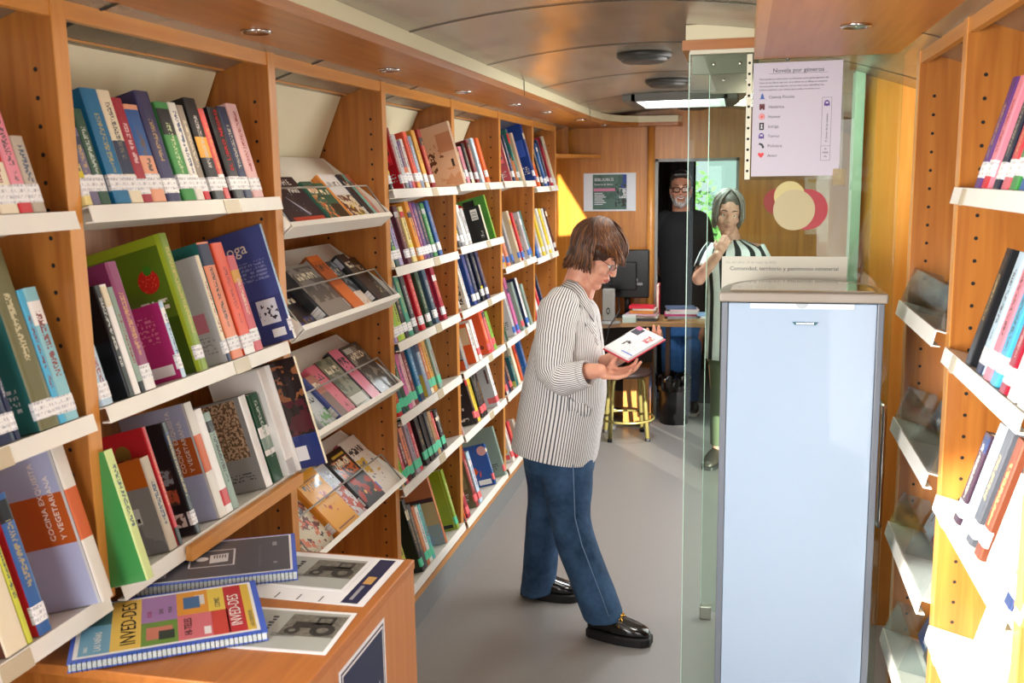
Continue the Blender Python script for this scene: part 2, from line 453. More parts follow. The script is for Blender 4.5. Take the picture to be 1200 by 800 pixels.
# right soffit and cross canopy over the glass
struct(MB().prism([(.046, -.3), (.78, -.3), (.78, 3.16), (.046, 3.16)], 'z', 2.095, 2.17).build('trim_4', wood('soffit_veneer', 'b06c30', 'be7a3c', axis='Y', rough=.4)))
struct(MB().box((.02, -.3, 2.094), (.047, 3.16, 2.2)).build('trim_5', EDGEY))
mb = MB().box((-.195, 3.16, 2.13), (.78, 3.5, 2.16), 0)
struct(mb.build('trim_6', WOODX))
struct(MB().box((-.185, 3.165, 2.16), (.78, 3.5, 2.205)).build('trim_7', CREAMF))

# ------------------------------------------------------------------ partition at the back, cab beyond
mb = MB()
mb.box((-1.53, BACKY, 0), (-.60, BACKY+.04, 2.4)); mb.box((-.05, BACKY, 0), (.78, BACKY+.04, 2.4)); mb.box((-.60, BACKY, 1.853), (-.05, BACKY+.04, 2.4))
struct(mb.build('wall_back', wood('partition_veneer', 'a8661e', 'c07e2e')))
struct(MB().tube([(-.645, BACKY-.012, 0), (-.645, BACKY-.012, 2.095)], .026, 14).build('trim_8', EDGE))
GREYF = mat('door_frame_grey', '8a8a86', .4)
mb = MB(); mb.box((-.615, BACKY-.006, 0), (-.595, BACKY+.05, 1.87)); mb.box((-.055, BACKY-.006, 0), (-.035, BACKY+.05, 1.87)); mb.box((-.615, BACKY-.006, 1.85), (-.035, BACKY+.05, 1.87))
struct(mb.build('door_1', GREYF))
DARKW = mat('cab_dark', '1c1d20', .7)
mb = MB(); mb.box((-1.53, 9.0, 0), (.78, 9.05, 1.15)); mb.box((-1.53, 9.0, 1.98), (.78, 9.05, 2.4)); mb.box((-1.53, 9.0, 1.15), (-.95, 9.05, 1.98)); mb.box((.5, 9.0, 1.15), (.78, 9.05, 1.98))
struct(mb.build('wall_front', DARKW))
struct(MB().box((-.95, 9.02, 1.15), (.5, 9.03, 1.98)).build('window_1', glassmat('windscreen', 'f2f8f4')))
struct(MB().box((-1.53, 7.14, 2.2), (.78, 9.0, 2.25)).build('ceiling.002', mat('cab_headliner', '6c6a64', .8)))
# black curtain drawn behind the driver's doorway
mb = MB(); n = 60
for i in range(n):
    x0 = -.66 + .3*i/n; x1 = -.66 + .3*(i+1)/n
    f = lambda x: 7.72 + .022*math.sin(x*95) + .01*math.sin(x*41)
    mb.add([(x0, f(x0), .05), (x1, f(x1), .05), (x1, f(x1), 2.05), (x0, f(x0), 2.05), (x0, f(x0)+.006, .05), (x1, f(x1)+.006, .05), (x1, f(x1)+.006, 2.05), (x0, f(x0)+.006, 2.05)],
           [(0, 1, 2, 3), (5, 4, 7, 6)], 0, True)
tag(mb.build('curtain', mat('black_curtain', '0c0c0e', .9)), 'black pleated curtain hanging behind the man in the doorway', 'curtain')
# side doorway (right wall) glazed frame seen through the glass screen
struct(MB().box((.412, 3.84, 0), (.80, 3.88, 2.2)).build('wall_right.001', wood('panel_light', 'd8923c', 'e0a04c')))
struct(MB().box((.381, 3.8, 0), (.414, 3.9, 2.2)).build('door_2', mat('door_jamb_pale', 'a9bfae', .4)))

# ------------------------------------------------------------------ shelving
TILT = math.radians(15.5); CT, ST = math.cos(TILT), math.sin(TILT)
KICK = mat('kick_grey', '8b8f90', .45, metal=.3)
def upright(parent, org, y, x0=-1.51, x1=XF, side=1, z0=.0, z1=2.095, holes=True):
    mb = MB(); mb.box((x0, y-PT/2, z0), (x1, y+PT/2, z1), 0)
    if side > 0: mb.box((x1-.001, y-PT/2-.0004, z0), (x1+.0015, y+PT/2+.0004, z1), 1)
    else: mb.box((x0-.0015, y-PT/2-.0004, z0), (x0+.001, y+PT/2+.0004, z1), 1)
    if holes:
        hx = (x1-.042, x0+.07) if side > 0 else (x0+.042, x1-.07)
        for x in hx:
            z = .27
            while z < 1.98:
                for s in (-1, 1):
                    yy = y + s*(PT/2+.0006)
                    pts = [(x+.0045*math.cos(a*PI/4), yy, z+.0045*math.sin(a*PI/4)) for a in range(8)]
                    if s > 0: pts.reverse()
                    mb.add(pts, [tuple(range(8))], 2)
                z += .0512
    return mb.build('upright', [WOOD, EDGE, HOLE], parent, org)
def shelf(parent, org, y0, y1, X, Z, side=1, depth=.215, lip=.033, back=.2, lipmat=0):
    """tilted sheet-metal shelf: front lip, deck, back plate; side=+1 opens to +X (left case), -1 to -X"""
    s = side; mb = MB(); t = .003
    a = (X, Z); b_ = (X - s*depth*CT, Z - depth*ST); c = (b_[0] - s*back*ST, b_[1] + back*CT)
    l = (X + s*.008, Z - lip); l2 = (X - s*.012, Z - lip - .002)
    pts = [a, l, l2, (l2[0], l2[1]+t), (l[0]-s*t, l[1]+t), (X - s*t, Z - t - .001), (b_[0] - s*t*.2, b_[1] - t), (b_[0]-s*t*CT, b_[1]-t*ST-t), (c[0]-s*t*CT, c[1]-t*ST), c, b_]
    mb.prism(pts, 'y', y0, y1, 0)
    return mb.build('shelf', [METALW], parent, org)
CASES = {}
def bookcase(i, levels, lb, plinth=True, cornice=True, tray=False):
    y0, y1 = BAY[i] + PT/2, BAY[i+1] - PT/2
    org = (XF, (y0+y1)/2, 0)
    t = thing('bookcase', lb, 'bookcase', org, 'left-hand bookcases'); CASES[i] = (t, org, y0, y1)
    upright(t, org, BAY[i+1], z0=.93 if i == 0 else .157)
    if i == 0: upright(t, org, BAY[0])
    MB().box((-1.525, y0, .0), (-1.512, y1+PT, 2.095)).build('back_panel', WOOD, t, org)
    MB().box((XF-.02, y0, 2.052), (XF-.002, y1, 2.095)).build('top_rail', EDGEY, t, org)
    # sloping cream cornice with its batten
    if i < 5: MB().prism([(-1.365, 2.04), (-1.372, 2.045), (-1.505, 1.74), (-1.498, 1.736)], 'y', y0, y1-.01).build('cornice', CREAMP, t, org)
    if i < 5: MB().box((-1.40, y0, 2.042), (-1.345, y1-.005, 2.058)).build('batten', EDGEY, t, org)
    for X, Z in levels:
        s = shelf(t, org, y0+.002, y1-.002, X, Z)
        if i == 1 and abs(Z-.953) < .01:
            MB().box((X+.0085, y0+(y1-y0)*.28, Z-.036), (X+.024, y1, Z-.003)).build('front_edge', EDGEY, s, org)
        elif Z > .3:
            yy = y0 + (y1-y0)*(.62 if i < 3 else .55)
            MB().prism([(X+.0012, Z-.002), (X+.0095, Z-.034), (X+.0105, Z-.034), (X+.0022, Z-.002)], 'y', yy, yy+.075).build('label_holder', mat('label_holder_clear', 'c2b79c', .25), s, org)
    MB().box((-1.5, y0, 0), (XF, y1+PT, .128)).build('kickboard', KICK, t, org)
    MB().box((-1.5, y0, .128), (XF+.012, y1+PT, .156)).build('plinth_edge', EDGEY, t, org)
    return t
bookcase(0, [(-1.205, 1.703), (-1.205, 1.318), (-1.205, .953)], 'wooden bookcase bay cut by the left edge of the view')
bookcase(1, [(-1.205, 1.712), (-1.205, 1.322), (-1.205, .953), (-1.205, .61)], 'wooden bookcase bay above the desk, left of the sloping trays')
bookcase(2, [], 'wooden bookcase bay holding four sloping display trays')
bookcase(3, [(-1.205, z) for z in (1.72, 1.443, 1.17, .895, .622, .21)], 'first wooden bookcase bay past the sloping trays, six shelves')
bookcase(4, [(-1.205, z) for z in (1.733, 1.457, 1.17, .895, .605, .20)], 'second wooden bookcase bay past the sloping trays')
bookcase(5, [(-1.205, z) for z in (1.737, 1.29, .895, .605, .20)], 'third wooden bookcase bay past the trays, behind the striped jacket')
bookcase(6, [(-1.205, z) for z in (1.70, 1.27, .895, .60, .20)], 'last wooden bookcase bay before the poster wall')
# small corner shelf between the last bay and the partition
t = thing('corner_shelf', 'small wooden corner shelf with a divider beside the poster', 'shelf', (-1.3, 6.8, 1.89))
MB().prism([(-1.53, 6.52), (-1.23, 6.52), (-1.18, 6.7), (-1.1, 6.9), (-1.0, 7.09), (-1.53, 7.09)], 'z', 1.885, 1.908).build('board', EDGEX, t, (-1.3, 6.8, 1.89))
MB().box((-1.5, 6.8, 1.908), (-1.19, 6.82, 2.095)).build('divider', WOOD, t, (-1.3, 6.8, 1.89))

# sloping display trays of the third bay
TRAYS = [(-1.195, 1.632, 42), (-1.175, 1.347, 45), (-1.175, 1.03, 45), (-1.175, .674, 45)]
WIRE = mat('wire_grey', 'a09e98', .3, metal=.7)
tt, torg, ty0, ty1 = CASES[2]
def tray_frame(k):
    X, Z, a = TRAYS[k]; a = math.radians(a)
    v = V((-math.sin(a), 0, math.cos(a))); n = V((math.cos(a), 0, math.sin(a)))   # up the slope, out of the slope
    F = V((X, 0, Z)); B = F - n*.054                                              # lip, foot of the back panel
    return F, B, v, n
for k in range(4):
    F, B, v, n = tray_frame(k); L = .315 if k < 2 else .30
    q = lambda p: (p.x, p.z)
    mb = MB()
    t3 = .003
    prof = [F, F + v*.012 + n*.002, F + v*.012 - n*.001, F + v*t3 - n*.002, B + v*t3, B + v*L, B + v*L - n*t3, B - n*t3 - v*.001, F - v*.004]
    mb.prism([q(p) for p in prof], 'y', ty0+.004, ty1-.004)
    tr = mb.build('display_tray', [METALW], tt, torg)
    for y, d in ((ty0+.004, 1), (ty1-.004, -1)):                 # side cheeks
        MB().prism([q(B), q(F), q(F + v*.03), q(B + v*L)], 'y', min(y, y+d*.003), max(y, y+d*.003)).build('side_cheek', METALW, tr, torg)
    ya_, yb_ = ty0+.012, ty1-.03
    h = .125
    P0 = F + v*.004 - n*.004; P1 = P0 + v*h + n*.012
    MB().tube([P0 + V((0, ya_, 0)), P1 + V((0, ya_, 0)), P1 + V((0, (ya_+yb_)/2, 0)), P1 + V((0, yb_, 0)), P0 + V((0, yb_, 0))], .0031, 8).build('retaining_rail', WIRE, tr, torg)
BOOKS = [
 ('b0s1', 1.377, 0.04, 0.203, 0.125, 0, 'greyred', 'greyred', 'w', '', 'greyish-red paperback spine'),
 ('b0s1', 1.418, 0.044, 0.198, 0.125, 0, 'cream', 'cream', 'w', 'red:.09:.19', 'cream spine with a red title'),
 ('b0s1', 1.463, 0.033, 0.209, 0.125, 0, 'pink', 'cream', 'w', 'red:.0:.022', 'pink spine with a red foot'),
 ('b0s1', 1.497, 0.032, 0.138, 0.125, 0, 'greybeige', 'greybeige', 'w', '', 'grey spine with blocky white title'),
 ('b0s2', 1.347, 0.052, 0.209, 0.14, 0, 'navy', 'beige', 'w', '', 'navy book with beige edge'),
 ('b0s2', 1.4, 0.011, 0.176, 0.125, 0, 'navy', 'navy', 'w', '', 'slim blue spine with low white sticker'),
 ('b0s2', 1.461, 0.052, 0.335, 0.17, 0, 'olive', 'teal', 'w', '', 'thick olive-grey spine with dark teal cover'),
 ('b0s2', 1.514, 0.016, 0.254, 0.14, 0, 'skyblue', 'skyblue', 'w', '', 'bright blue glossy spine'),
 ('b0s2', 1.531, 0.035, 0.256, 0.14, 0, 'paleteal', 'paleteal', 'w', '', 'pale turquoise spine'),
 ('b0s3', 1.326, 0.052, 0.237, 0.17, 0, 'cream', 'brown', '-', '', 'thick cream spine with dark brown cover'),
 ('b0s3', 1.379, 0.012, 0.307, 0.14, 0, 'limeyellow', 'limeyellow', '-', '', 'yellow-green narrow book'),
 ('b0s3', 1.409, 0.032, 0.266, 0.15, 0, 'blue', 'red', 'w', '', 'blue spine and red cover with round emblem'),
 ('b0s3', 1.539, 0.035, 0.316, 0.21, 0.035, 'white', 'orangeband', '-', '', 'white cookbook with a wide orange band'),
 ('b1s1', 1.642, 0.017, 0.1, 0.125, 0, 'creamyellow', 'creamyellow', 'wy', '', 'short cream-yellow spine half behind the upright'),
 ('b1s1', 1.66, 0.025, 0.152, 0.125, 0, 'purplegrey', 'purplegrey', 'w', '', 'grey-purple spine'),
 ('b1s1', 1.686, 0.031, 0.19, 0.125, 0, 'darkgreen', 'darkgreen', 'w', '', 'dark green spine'),
 ('b1s1', 1.733, 0.052, 0.235, 0.125, 0, 'tealblue', 'tealblue', 'w', '', 'tall teal-blue spine'),
 ('b1s1', 1.786, 0.04, 0.235, 0.125, 0, 'cream', 'cream', 'w', 'art:navy:.06:.13', 'cream spine with a navy drawing'),
 ('b1s1', 1.827, 0.033, 0.222, 0.125, 0, 'crimson', 'crimson', 'w', '', 'crimson spine'),
 ('b1s1', 1.861, 0.05, 0.211, 0.125, 0, 'peach', 'peach', 'w', 'blue:.10:.20', 'peach spine with sky-blue panel'),
 ('b1s1', 1.916, 0.052, 0.245, 0.125, 0, 'purplenavy', 'purplenavy', 'w', '', 'wide dark violet-blue spine'),
 ('b1s1', 1.98, 0.052, 0.225, 0.125, 0, 'green', 'green', 'w', 'black:.15:.21', 'green spine with a black head'),
 ('b1s1', 2.033, 0.032, 0.227, 0.125, 0, 'offwhite', 'offwhite', 'w', '', 'off-white slim spine'),
 ('b1s1', 2.066, 0.026, 0.223, 0.125, 0, 'greybrown', 'greybrown', 'w', '', 'grey-brown slim spine'),
 ('b1s1', 2.106, 0.052, 0.244, 0.125, 0, 'black', 'black', 'w', 'gold:.1:.15', 'black spine with gold dot'),
 ('b1s1', 2.159, 0.024, 0.221, 0.125, 0, 'redwhite', 'redwhite', 'w', '', 'narrow red and white spine'),
 ('b1s1', 2.203, 0.052, 0.228, 0.125, 0, 'black', 'black', 'w', 'title:red:EL_LIBRO_NEGRO', 'black spine with large red vertical title'),
 ('b1s1', 2.256, 0.039, 0.233, 0.125, 0, 'navy', 'navy', 'w', '', 'navy slim spine'),
 ('b1s1', 2.303, 0.052, 0.244, 0.125, 0, 'palepink', 'palepink', 'w', '', 'pale pink spine with dark red lettering'),
 ('b1s2', 1.642, 0.029, 0.119, 0.125, 0, 'paleblue', 'paleblue', 'w', '', 'low pale-blue spine'),
 ('b1s2', 1.722, 0.02, 0.235, 0.14, 0, 'black', 'black', '-', '', 'black book with tiny white lettering'),
 ('b1s2', 1.743, 0.02, 0.235, 0.14, 0, 'white', 'white', '-', '', 'plain white slim spine'),
 ('b1s2', 1.764, 0.017, 0.227, 0.14, 0, 'greygreen', 'greygreen', '-', '', 'thin grey-green spine'),
 ('b1s2', 1.783, 0.036, 0.279, 0.14, 0, 'mauve', 'mauve', 'w', '', 'mauve spine with small white title'),
 ('b1s2', 1.922, 0.014, 0.176, 0.135, 0, 'paleblue', 'magenta', 'w', 'barcode', 'small magenta book with a barcode'),
 ('b1s2', 2.001, 0.03, 0.328, 0.21, 0, 'lime', 'strawberry', 'w', '', 'large green cookbook picturing a strawberry'),
 ('b1s2', 2.123, 0.016, 0.266, 0.13, 0, 'cream', 'palegrey', 'w', '', 'pale grey book with cream spine'),
 ('b1s2', 2.147, 0.052, 0.296, 0.17, 0, 'salmon', 'teal', 'w', 'face', 'salmon and teal book showing a face'),
 ('b1s2', 2.21, 0.052, 0.29, 0.14, 0, 'coral', 'coral', 'w', '', 'coral spine with white lettering'),
 ('b1s2', 2.263, 0.041, 0.253, 0.14, 0, 'pinkred', 'pinkred', 'w', '', 'patterned pink-red spine'),
 ('b1s2', 2.428, 0.008, 0.321, 0.2, 0.03, 'paleblue', 'oga', 'w', '', 'large indigo yoga book with pale blue spine'),
 ('b1s3', 1.626, 0.024, 0.271, 0.16, 0.075, 'limepale', 'green', '-', 'bcode2', 'bright green book with pale spine'),
 ('b1s3', 1.824, 0.03, 0.215, 0.15, 0, 'beigegrey', 'greyarc', '-', '', 'thick beige-grey spine, grey cover with orange arc'),
 ('b1s3', 1.861, 0.014, 0.276, 0.17, 0, 'red', 'red', '-', '', 'slim red volume behind the grey book'),
 ('b1s3', 1.931, 0.02, 0.268, 0.16, 0, 'black', 'blackphoto', 'w', '', 'black book with photo tiles on its cover'),
 ('b1s3', 2.039, 0.03, 0.29, 0.19, 0, 'white', 'orangeband', '-', '', 'second white cookbook with orange band, mid-shelf'),
 ('b1s3', 2.07, 0.032, 0.265, 0.14, 0, 'white', 'white', '-', 'red:.02:.06', 'white spine with red foot'),
 ('b1s3', 2.103, 0.029, 0.249, 0.14, 0, 'greygreen', 'greygreen', '-', '', 'thin white and green spine'),
 ('b1s3', 2.279, 0.034, 0.252, 0.19, 0, 'white', 'stone', '-', '', 'grey book with stone-pattern panel'),
 ('b1s3', 2.325, 0.052, 0.246, 0.17, 0, 'darkgreen', 'darkgreen', '-', 'bands', 'green and grey banded spine'),
 ('b1s3', 2.378, 0.04, 0.302, 0.16, 0.02, 'white', 'white', '-', '', 'white thin folder-like spine'),
 ('b1s3', 2.419, 0.008, 0.304, 0.15, 0.03, 'white', 'white', '-', '', 'second white thin spine beside the hand photo'),
 ('b1s3', 2.428, 0.008, 0.309, 0.18, 0.105, 'cream', 'handphoto', '-', '', 'dark book with hand photo and blue foot'),
 ('b1s4', 2.002, 0.041, 0.2, 0.14, 0, 'black', 'black', '-', '', 'black spine in the shadow'),
 ('b1s4', 2.044, 0.016, 0.22, 0.14, 0, 'cream', 'cream', '-', '', 'thin cream spine'),
 ('b1s4', 2.061, 0.051, 0.21, 0.14, 0, 'pinkbrown', 'pinkbrown', '-', '', 'pinkish-brown spine'),
 ('b1s4', 2.113, 0.021, 0.2, 0.14, 0, 'darkgreen', 'darkgreen', '-', '', 'dark green spine'),
 ('b3s1', 3.312, 0.02, 0.144, 0.125, 0, 'black', 'black', 'wy', '', 'slim black spine with yellow tab'),
 ('b3s1', 3.441, 0.02, 0.227, 0.125, 0, 'darkred', 'red', 'w', '', 'tall red book'),
 ('b3s1', 3.467, 0.042, 0.203, 0.125, 0, 'greywhite', 'greywhite', 'w', '', 'black and white striped spine'),
 ('b3s1', 3.51, 0.038, 0.178, 0.125, 0, 'purple', 'purple', 'w', 'orange:.03:.08', 'purple spine with orange foot'),
 ('b3s1', 3.549, 0.029, 0.189, 0.125, 0, 'offwhite', 'offwhite', 'w', '', 'orange-white slim spine'),
 ('b3s1', 3.608, 0.042, 0.219, 0.125, 0, 'coral', 'coral', 'w', '', 'coral-red spine'),
 ('b3s1', 3.651, 0.041, 0.204, 0.125, 0, 'greyblue', 'greyblue', 'w', '', 'grey-blue striped spine'),
 ('b3s1', 3.715, 0.042, 0.23, 0.125, 0, 'gold', 'gold', 'w', '', 'gold-orange spine'),
 ('b3s1', 3.794, 0.042, 0.237, 0.125, 0, 'darkred', 'darkred', 'w', '', 'dark red low spine'),
 ('b3s1', 4.075, 0.03, 0.27, 0.19, 0.05, 'beige', 'artbook', '-', '', 'large beige art book with a figure drawing'),
 ('b4s1', 4.255, 0.042, 0.151, 0.125, 0, 'black', 'black', 'w', '', 'black slim spine'),
 ('b4s1', 4.312, 0.042, 0.168, 0.125, 0, 'pink', 'pink', 'w', '', 'pink slim spine'),
 ('b4s1', 4.386, 0.042, 0.186, 0.125, 0, 'black', 'black', 'w', '', 'black spine with white sticker'),
 ('b4s1', 4.478, 0.042, 0.205, 0.125, 0, 'redblack', 'redblack', 'w', '', 'red-black spine'),
 ('b4s1', 4.573, 0.042, 0.217, 0.125, 0, 'paleblue', 'paleblue', 'w', '', 'pale blue-white spine'),
 ('b4s1', 4.673, 0.042, 0.221, 0.125, 0, 'orange', 'orange', 'w', '', 'bright orange spine'),
 ('b5s1', 4.982, 0.008, 0.2, 0.125, 0, 'black', 'black', '-', '', 'black spine behind the upright'),
 ('b5s1', 5.176, 0.02, 0.23, 0.125, 0, 'brownpink', 'pinkred', '-', '', 'brown-pink patterned cover'),
 ('b5s1', 5.236, 0.042, 0.256, 0.125, 0, 'navy', 'navy', 'w', '', 'navy spine'),
 ('b5s1', 5.364, 0.042, 0.291, 0.125, 0, 'teal', 'teal', 'w', '', 'tall teal-green book'),
 ('b5s1', 5.476, 0.042, 0.276, 0.125, 0, 'beige', 'beige', '-', '', 'beige book with a yellow dot'),
 ('b5s1', 5.688, 0.042, 0.335, 0.125, 0.02, 'royal', 'royal', 'w', '', 'big royal blue album'),
 ('b6s1', 5.914, 0.042, 0.3, 0.125, 0, 'orange', 'orange', 'w', '', 'tall orange spine'),
 ('b6s1', 6.022, 0.042, 0.262, 0.125, 0, 'black', 'black', 'w', '', 'dark spine with white sticker'),
 ('b6s1', 6.132, 0.042, 0.276, 0.125, 0, 'blue', 'blue', 'w', '', 'blue spine'),
 ('b6s1', 6.218, 0.042, 0.301, 0.125, 0, 'navy', 'navy', 'w', '', 'navy spine'),
 ('b6s1', 6.336, 0.042, 0.322, 0.125, 0, 'crimson', 'crimson', 'w', '', 'crimson spine'),
 ('b6s1', 6.438, 0.042, 0.332, 0.125, 0, 'cream', 'cream', 'w', '', 'cream-white spine'),
 ('b3s2', 3.312, 0.01, 0.183, 0.125, 0, 'cream', 'cream', 'w', '', 'pale cream spine'),
 ('b3s2', 3.335, 0.042, 0.19, 0.125, 0, 'darkteal', 'darkteal', 'wg', '', 'dark teal spine'),
 ('b3s2', 3.378, 0.036, 0.195, 0.125, 0, 'lavender', 'lavender', 'w', '', 'lavender narrow spine'),
 ('b3s2', 3.469, 0.042, 0.221, 0.14, 0, 'maroon', 'maroon', 'w', '', 'thick maroon patterned spine'),
 ('b3s2', 3.53, 0.042, 0.216, 0.14, 0, 'creamyellow', 'creamyellow', 'wy', '', 'cream-yellow spine'),
 ('b3s2', 3.613, 0.042, 0.234, 0.14, 0, 'orangegold', 'orangegold', 'w', '', 'orange-gold spine'),
 ('b3s2', 3.656, 0.031, 0.229, 0.14, 0, 'mauve', 'mauve', 'w', '', 'red-mauve spine'),
 ('b3s2', 3.69, 0.042, 0.228, 0.14, 0, 'purple', 'purple', 'w', '', 'purple spine'),
 ('b3s2', 3.735, 0.042, 0.223, 0.14, 0, 'navy', 'navy', 'w', '', 'navy spine'),
 ('b3s2', 3.792, 0.042, 0.222, 0.14, 0, 'green', 'green', 'w', '', 'green spine'),
 ('b3s2', 3.863, 0.042, 0.231, 0.14, 0, 'blue', 'blue', 'w', '', 'bright blue spine'),
 ('b4s2', 4.147, 0.029, 0.228, 0.14, 0, 'darkgrey', 'darkgrey', 'wy', '', 'dark grey spine'),
 ('b4s2', 4.204, 0.042, 0.223, 0.14, 0, 'grey', 'grey', 'w', '', 'grey spine'),
 ('b4s2', 4.261, 0.042, 0.186, 0.125, 0, 'white', 'white', 'w', '', 'white slim spine'),
 ('b4s2', 4.319, 0.042, 0.168, 0.125, 0, 'greywhite', 'greywhite', 'w', '', 'grey-white spine'),
 ('b4s2', 4.655, 0.022, 0.175, 0.17, 0.0, 'cream', 'blackcover', '-', '', 'black book with white barcode label'),
 ('b4s2', 4.796, 0.02, 0.223, 0.2, 0, 'limegreen', 'redgreen', '-', '', 'green and red book behind the black one'),
 ('b5s2', 4.985, 0.042, 0.268, 0.14, 0, 'white', 'white', 'b', '', 'white thin spine'),
 ('b5s2', 5.084, 0.042, 0.264, 0.14, 0, 'salmon', 'salmon', 'b', '', 'salmon spine'),
 ('b5s2', 5.187, 0.042, 0.289, 0.14, 0, 'grey', 'grey', 'b', '', 'grey spine'),
 ('b5s2', 5.359, 0.042, 0.292, 0.16, 0, 'beige', 'beigered', 'b', '', 'beige book with a red heart shape'),
 ('b5s2', 5.449, 0.042, 0.279, 0.14, 0, 'red', 'red', 'b', '', 'red spine'),
 ('b5s2', 5.615, 0.042, 0.277, 0.14, 0, 'palegrey', 'palegrey', 'b', '', 'pale grey spine'),
 ('b5s2', 5.663, 0.042, 0.281, 0.14, 0, 'teal', 'teal', 'b', '', 'thin teal spine'),
 ('b6s2', 5.866, 0.042, 0.316, 0.17, 0, 'blue', 'blue', 'b', '', 'tall blue spine'),
 ('b6s2', 5.946, 0.042, 0.302, 0.14, 0, 'palegrey', 'palegrey', 'w', '', 'pale grey spine'),
 ('b6s2', 6.056, 0.042, 0.298, 0.14, 0, 'yellow', 'yellow', 'w', '', 'yellow spine'),
 ('b6s2', 6.17, 0.042, 0.3, 0.14, 0, 'offwhite', 'offwhite', 'w', '', 'white spine'),
 ('b6s2', 6.258, 0.042, 0.297, 0.14, 0, 'yellow', 'yellow', 'w', '', 'yellow-orange spine'),
 ('b6s2', 6.348, 0.042, 0.294, 0.14, 0, 'white', 'white', 'w', '', 'second white spine'),
 ('b6s2', 6.438, 0.042, 0.297, 0.14, 0, 'brown', 'brown', 'w', '', 'brown spine'),
 ('b3s3', 3.312, 0.008, 0.181, 0.125, 0, 'lavender', 'lavender', 'w', '', 'lavender spine'),
 ('b3s3', 3.321, 0.008, 0.196, 0.125, 0, 'offwhite', 'offwhite', 'w', '', 'whitish spine'),
 ('b3s3', 3.33, 0.029, 0.218, 0.14, 0, 'limegreen', 'limegreen', 'w', '', 'lime-green spine'),
 ('b3s3', 3.364, 0.042, 0.219, 0.14, 0, 'yellowgreen', 'yellowgreen', 'w', '', 'yellow-green spine'),
 ('b3s3', 3.413, 0.042, 0.231, 0.14, 0, 'black', 'black', 'w', '', 'black and white spine'),
 ('b3s3', 3.463, 0.042, 0.232, 0.14, 0, 'tealgreen', 'tealgreen', 'w', '', 'teal-green spine'),
 ('b3s3', 3.524, 0.042, 0.229, 0.14, 0, 'darkgrey', 'darkgrey', 'w', '', 'dark grey spine'),
 ('b3s3', 3.609, 0.042, 0.228, 0.14, 0, 'red', 'red', 'w', '', 'bright red spine'),
 ('b3s3', 3.698, 0.042, 0.229, 0.14, 0, 'darkgreen', 'darkgreen', 'w', 'multi:.06:.18', 'dark green multicoloured spine'),
 ('b3s3', 3.791, 0.042, 0.231, 0.14, 0, 'slate', 'slate', 'w', '', 'slate-blue spine'),
 ('b3s3', 3.9, 0.042, 0.232, 0.14, 0, 'crimson', 'crimson', 'w', '', 'crimson spine at the end'),
 ('b4s3', 4.147, 0.008, 0.1, 0.125, 0, 'pinkbrown', 'pinkbrown', 'w', '', 'pinkish short spine'),
 ('b4s3', 4.266, 0.042, 0.235, 0.17, 0, 'offwhite', 'bwphotos', 'w', '', 'white book with black-and-white pictures'),
 ('b4s3', 4.387, 0.042, 0.241, 0.14, 0, 'royal', 'royal', 'w', '', 'royal blue spine'),
 ('b4s3', 4.449, 0.042, 0.241, 0.14, 0, 'navy', 'navy', 'w', '', 'navy spine'),
 ('b4s3', 4.547, 0.042, 0.241, 0.14, 0, 'darknavy', 'darknavy', 'wy', '', 'dark navy spine'),
 ('b4s3', 4.63, 0.042, 0.239, 0.14, 0, 'purplenavy', 'purplenavy', 'w', '', 'dark violet spine'),
 ('b5s3', 4.998, 0.042, 0.335, 0.14, 0, 'darkgreen', 'palegrey', '-', '', 'dark green edge with grey cover'),
 ('b5s3', 5.204, 0.042, 0.335, 0.16, 0, 'palegrey', 'palegrey', 'b', '', 'pale grey book with blue sticker'),
 ('b5s3', 5.291, 0.042, 0.32, 0.14, 0, 'pinkpattern', 'pinkpattern', 'b', '', 'pink-patterned spine'),
 ('b5s3', 5.426, 0.042, 0.28, 0.16, 0, 'greygreen', 'greygreen', 'r', '', 'grey-green cover with orange foot'),
 ('b5s3', 5.544, 0.042, 0.293, 0.14, 0, 'white', 'navy', 'b', '', 'white and navy spine'),
 ('b5s3', 5.642, 0.042, 0.246, 0.14, 0, 'greygreen', 'greygreen', '-', '', 'grey-green album'),
 ('b6s3', 5.802, 0.034, 0.294, 0.14, 0, 'red', 'red', '-', '', 'red and white stripes spine'),
 ('b6s3', 5.873, 0.042, 0.298, 0.14, 0, 'white', 'white', '-', '', 'white slim spine'),
 ('b6s3', 5.955, 0.042, 0.29, 0.14, 0, 'red', 'red', '-', '', 'red slim spine'),
 ('b6s3', 6.066, 0.042, 0.279, 0.14, 0, 'navy', 'navy', '-', '', 'navy spine'),
 ('b3s4', 3.312, 0.038, 0.1, 0.125, 0, 'red', 'redcover', 'g', '', 'low red booklet with green sticker'),
 ('b3s4', 3.351, 0.037, 0.239, 0.14, 0, 'darkteal', 'darkteal', 'g', '', 'dark teal spine'),
 ('b3s4', 3.389, 0.038, 0.242, 0.14, 0, 'darkgreen', 'darkgreen', 'g', '', 'slim dark green spine'),
 ('b3s4', 3.428, 0.039, 0.215, 0.14, 0, 'pinkpattern', 'pinkpattern', 'g', '', 'magenta-lavender spine'),
 ('b3s4', 3.468, 0.03, 0.209, 0.14, 0, 'palepink', 'palepink', 'g', '', 'pale pink spine'),
 ('b3s4', 3.499, 0.04, 0.215, 0.14, 0, 'redblack', 'redblack', 'g', '', 'red, black and white spine'),
 ('b3s4', 3.572, 0.042, 0.213, 0.14, 0, 'tealblue', 'tealblue', 'g', '', 'teal-blue spine'),
 ('b3s4', 3.661, 0.042, 0.226, 0.16, 0, 'greyblue', 'greyblue', '-', '', 'grey-blue cover with yellow foot and green disc'),
 ('b3s4', 3.704, 0.033, 0.227, 0.14, 0, 'orangebrown', 'orangebrown', 'g', '', 'orange-brown spine'),
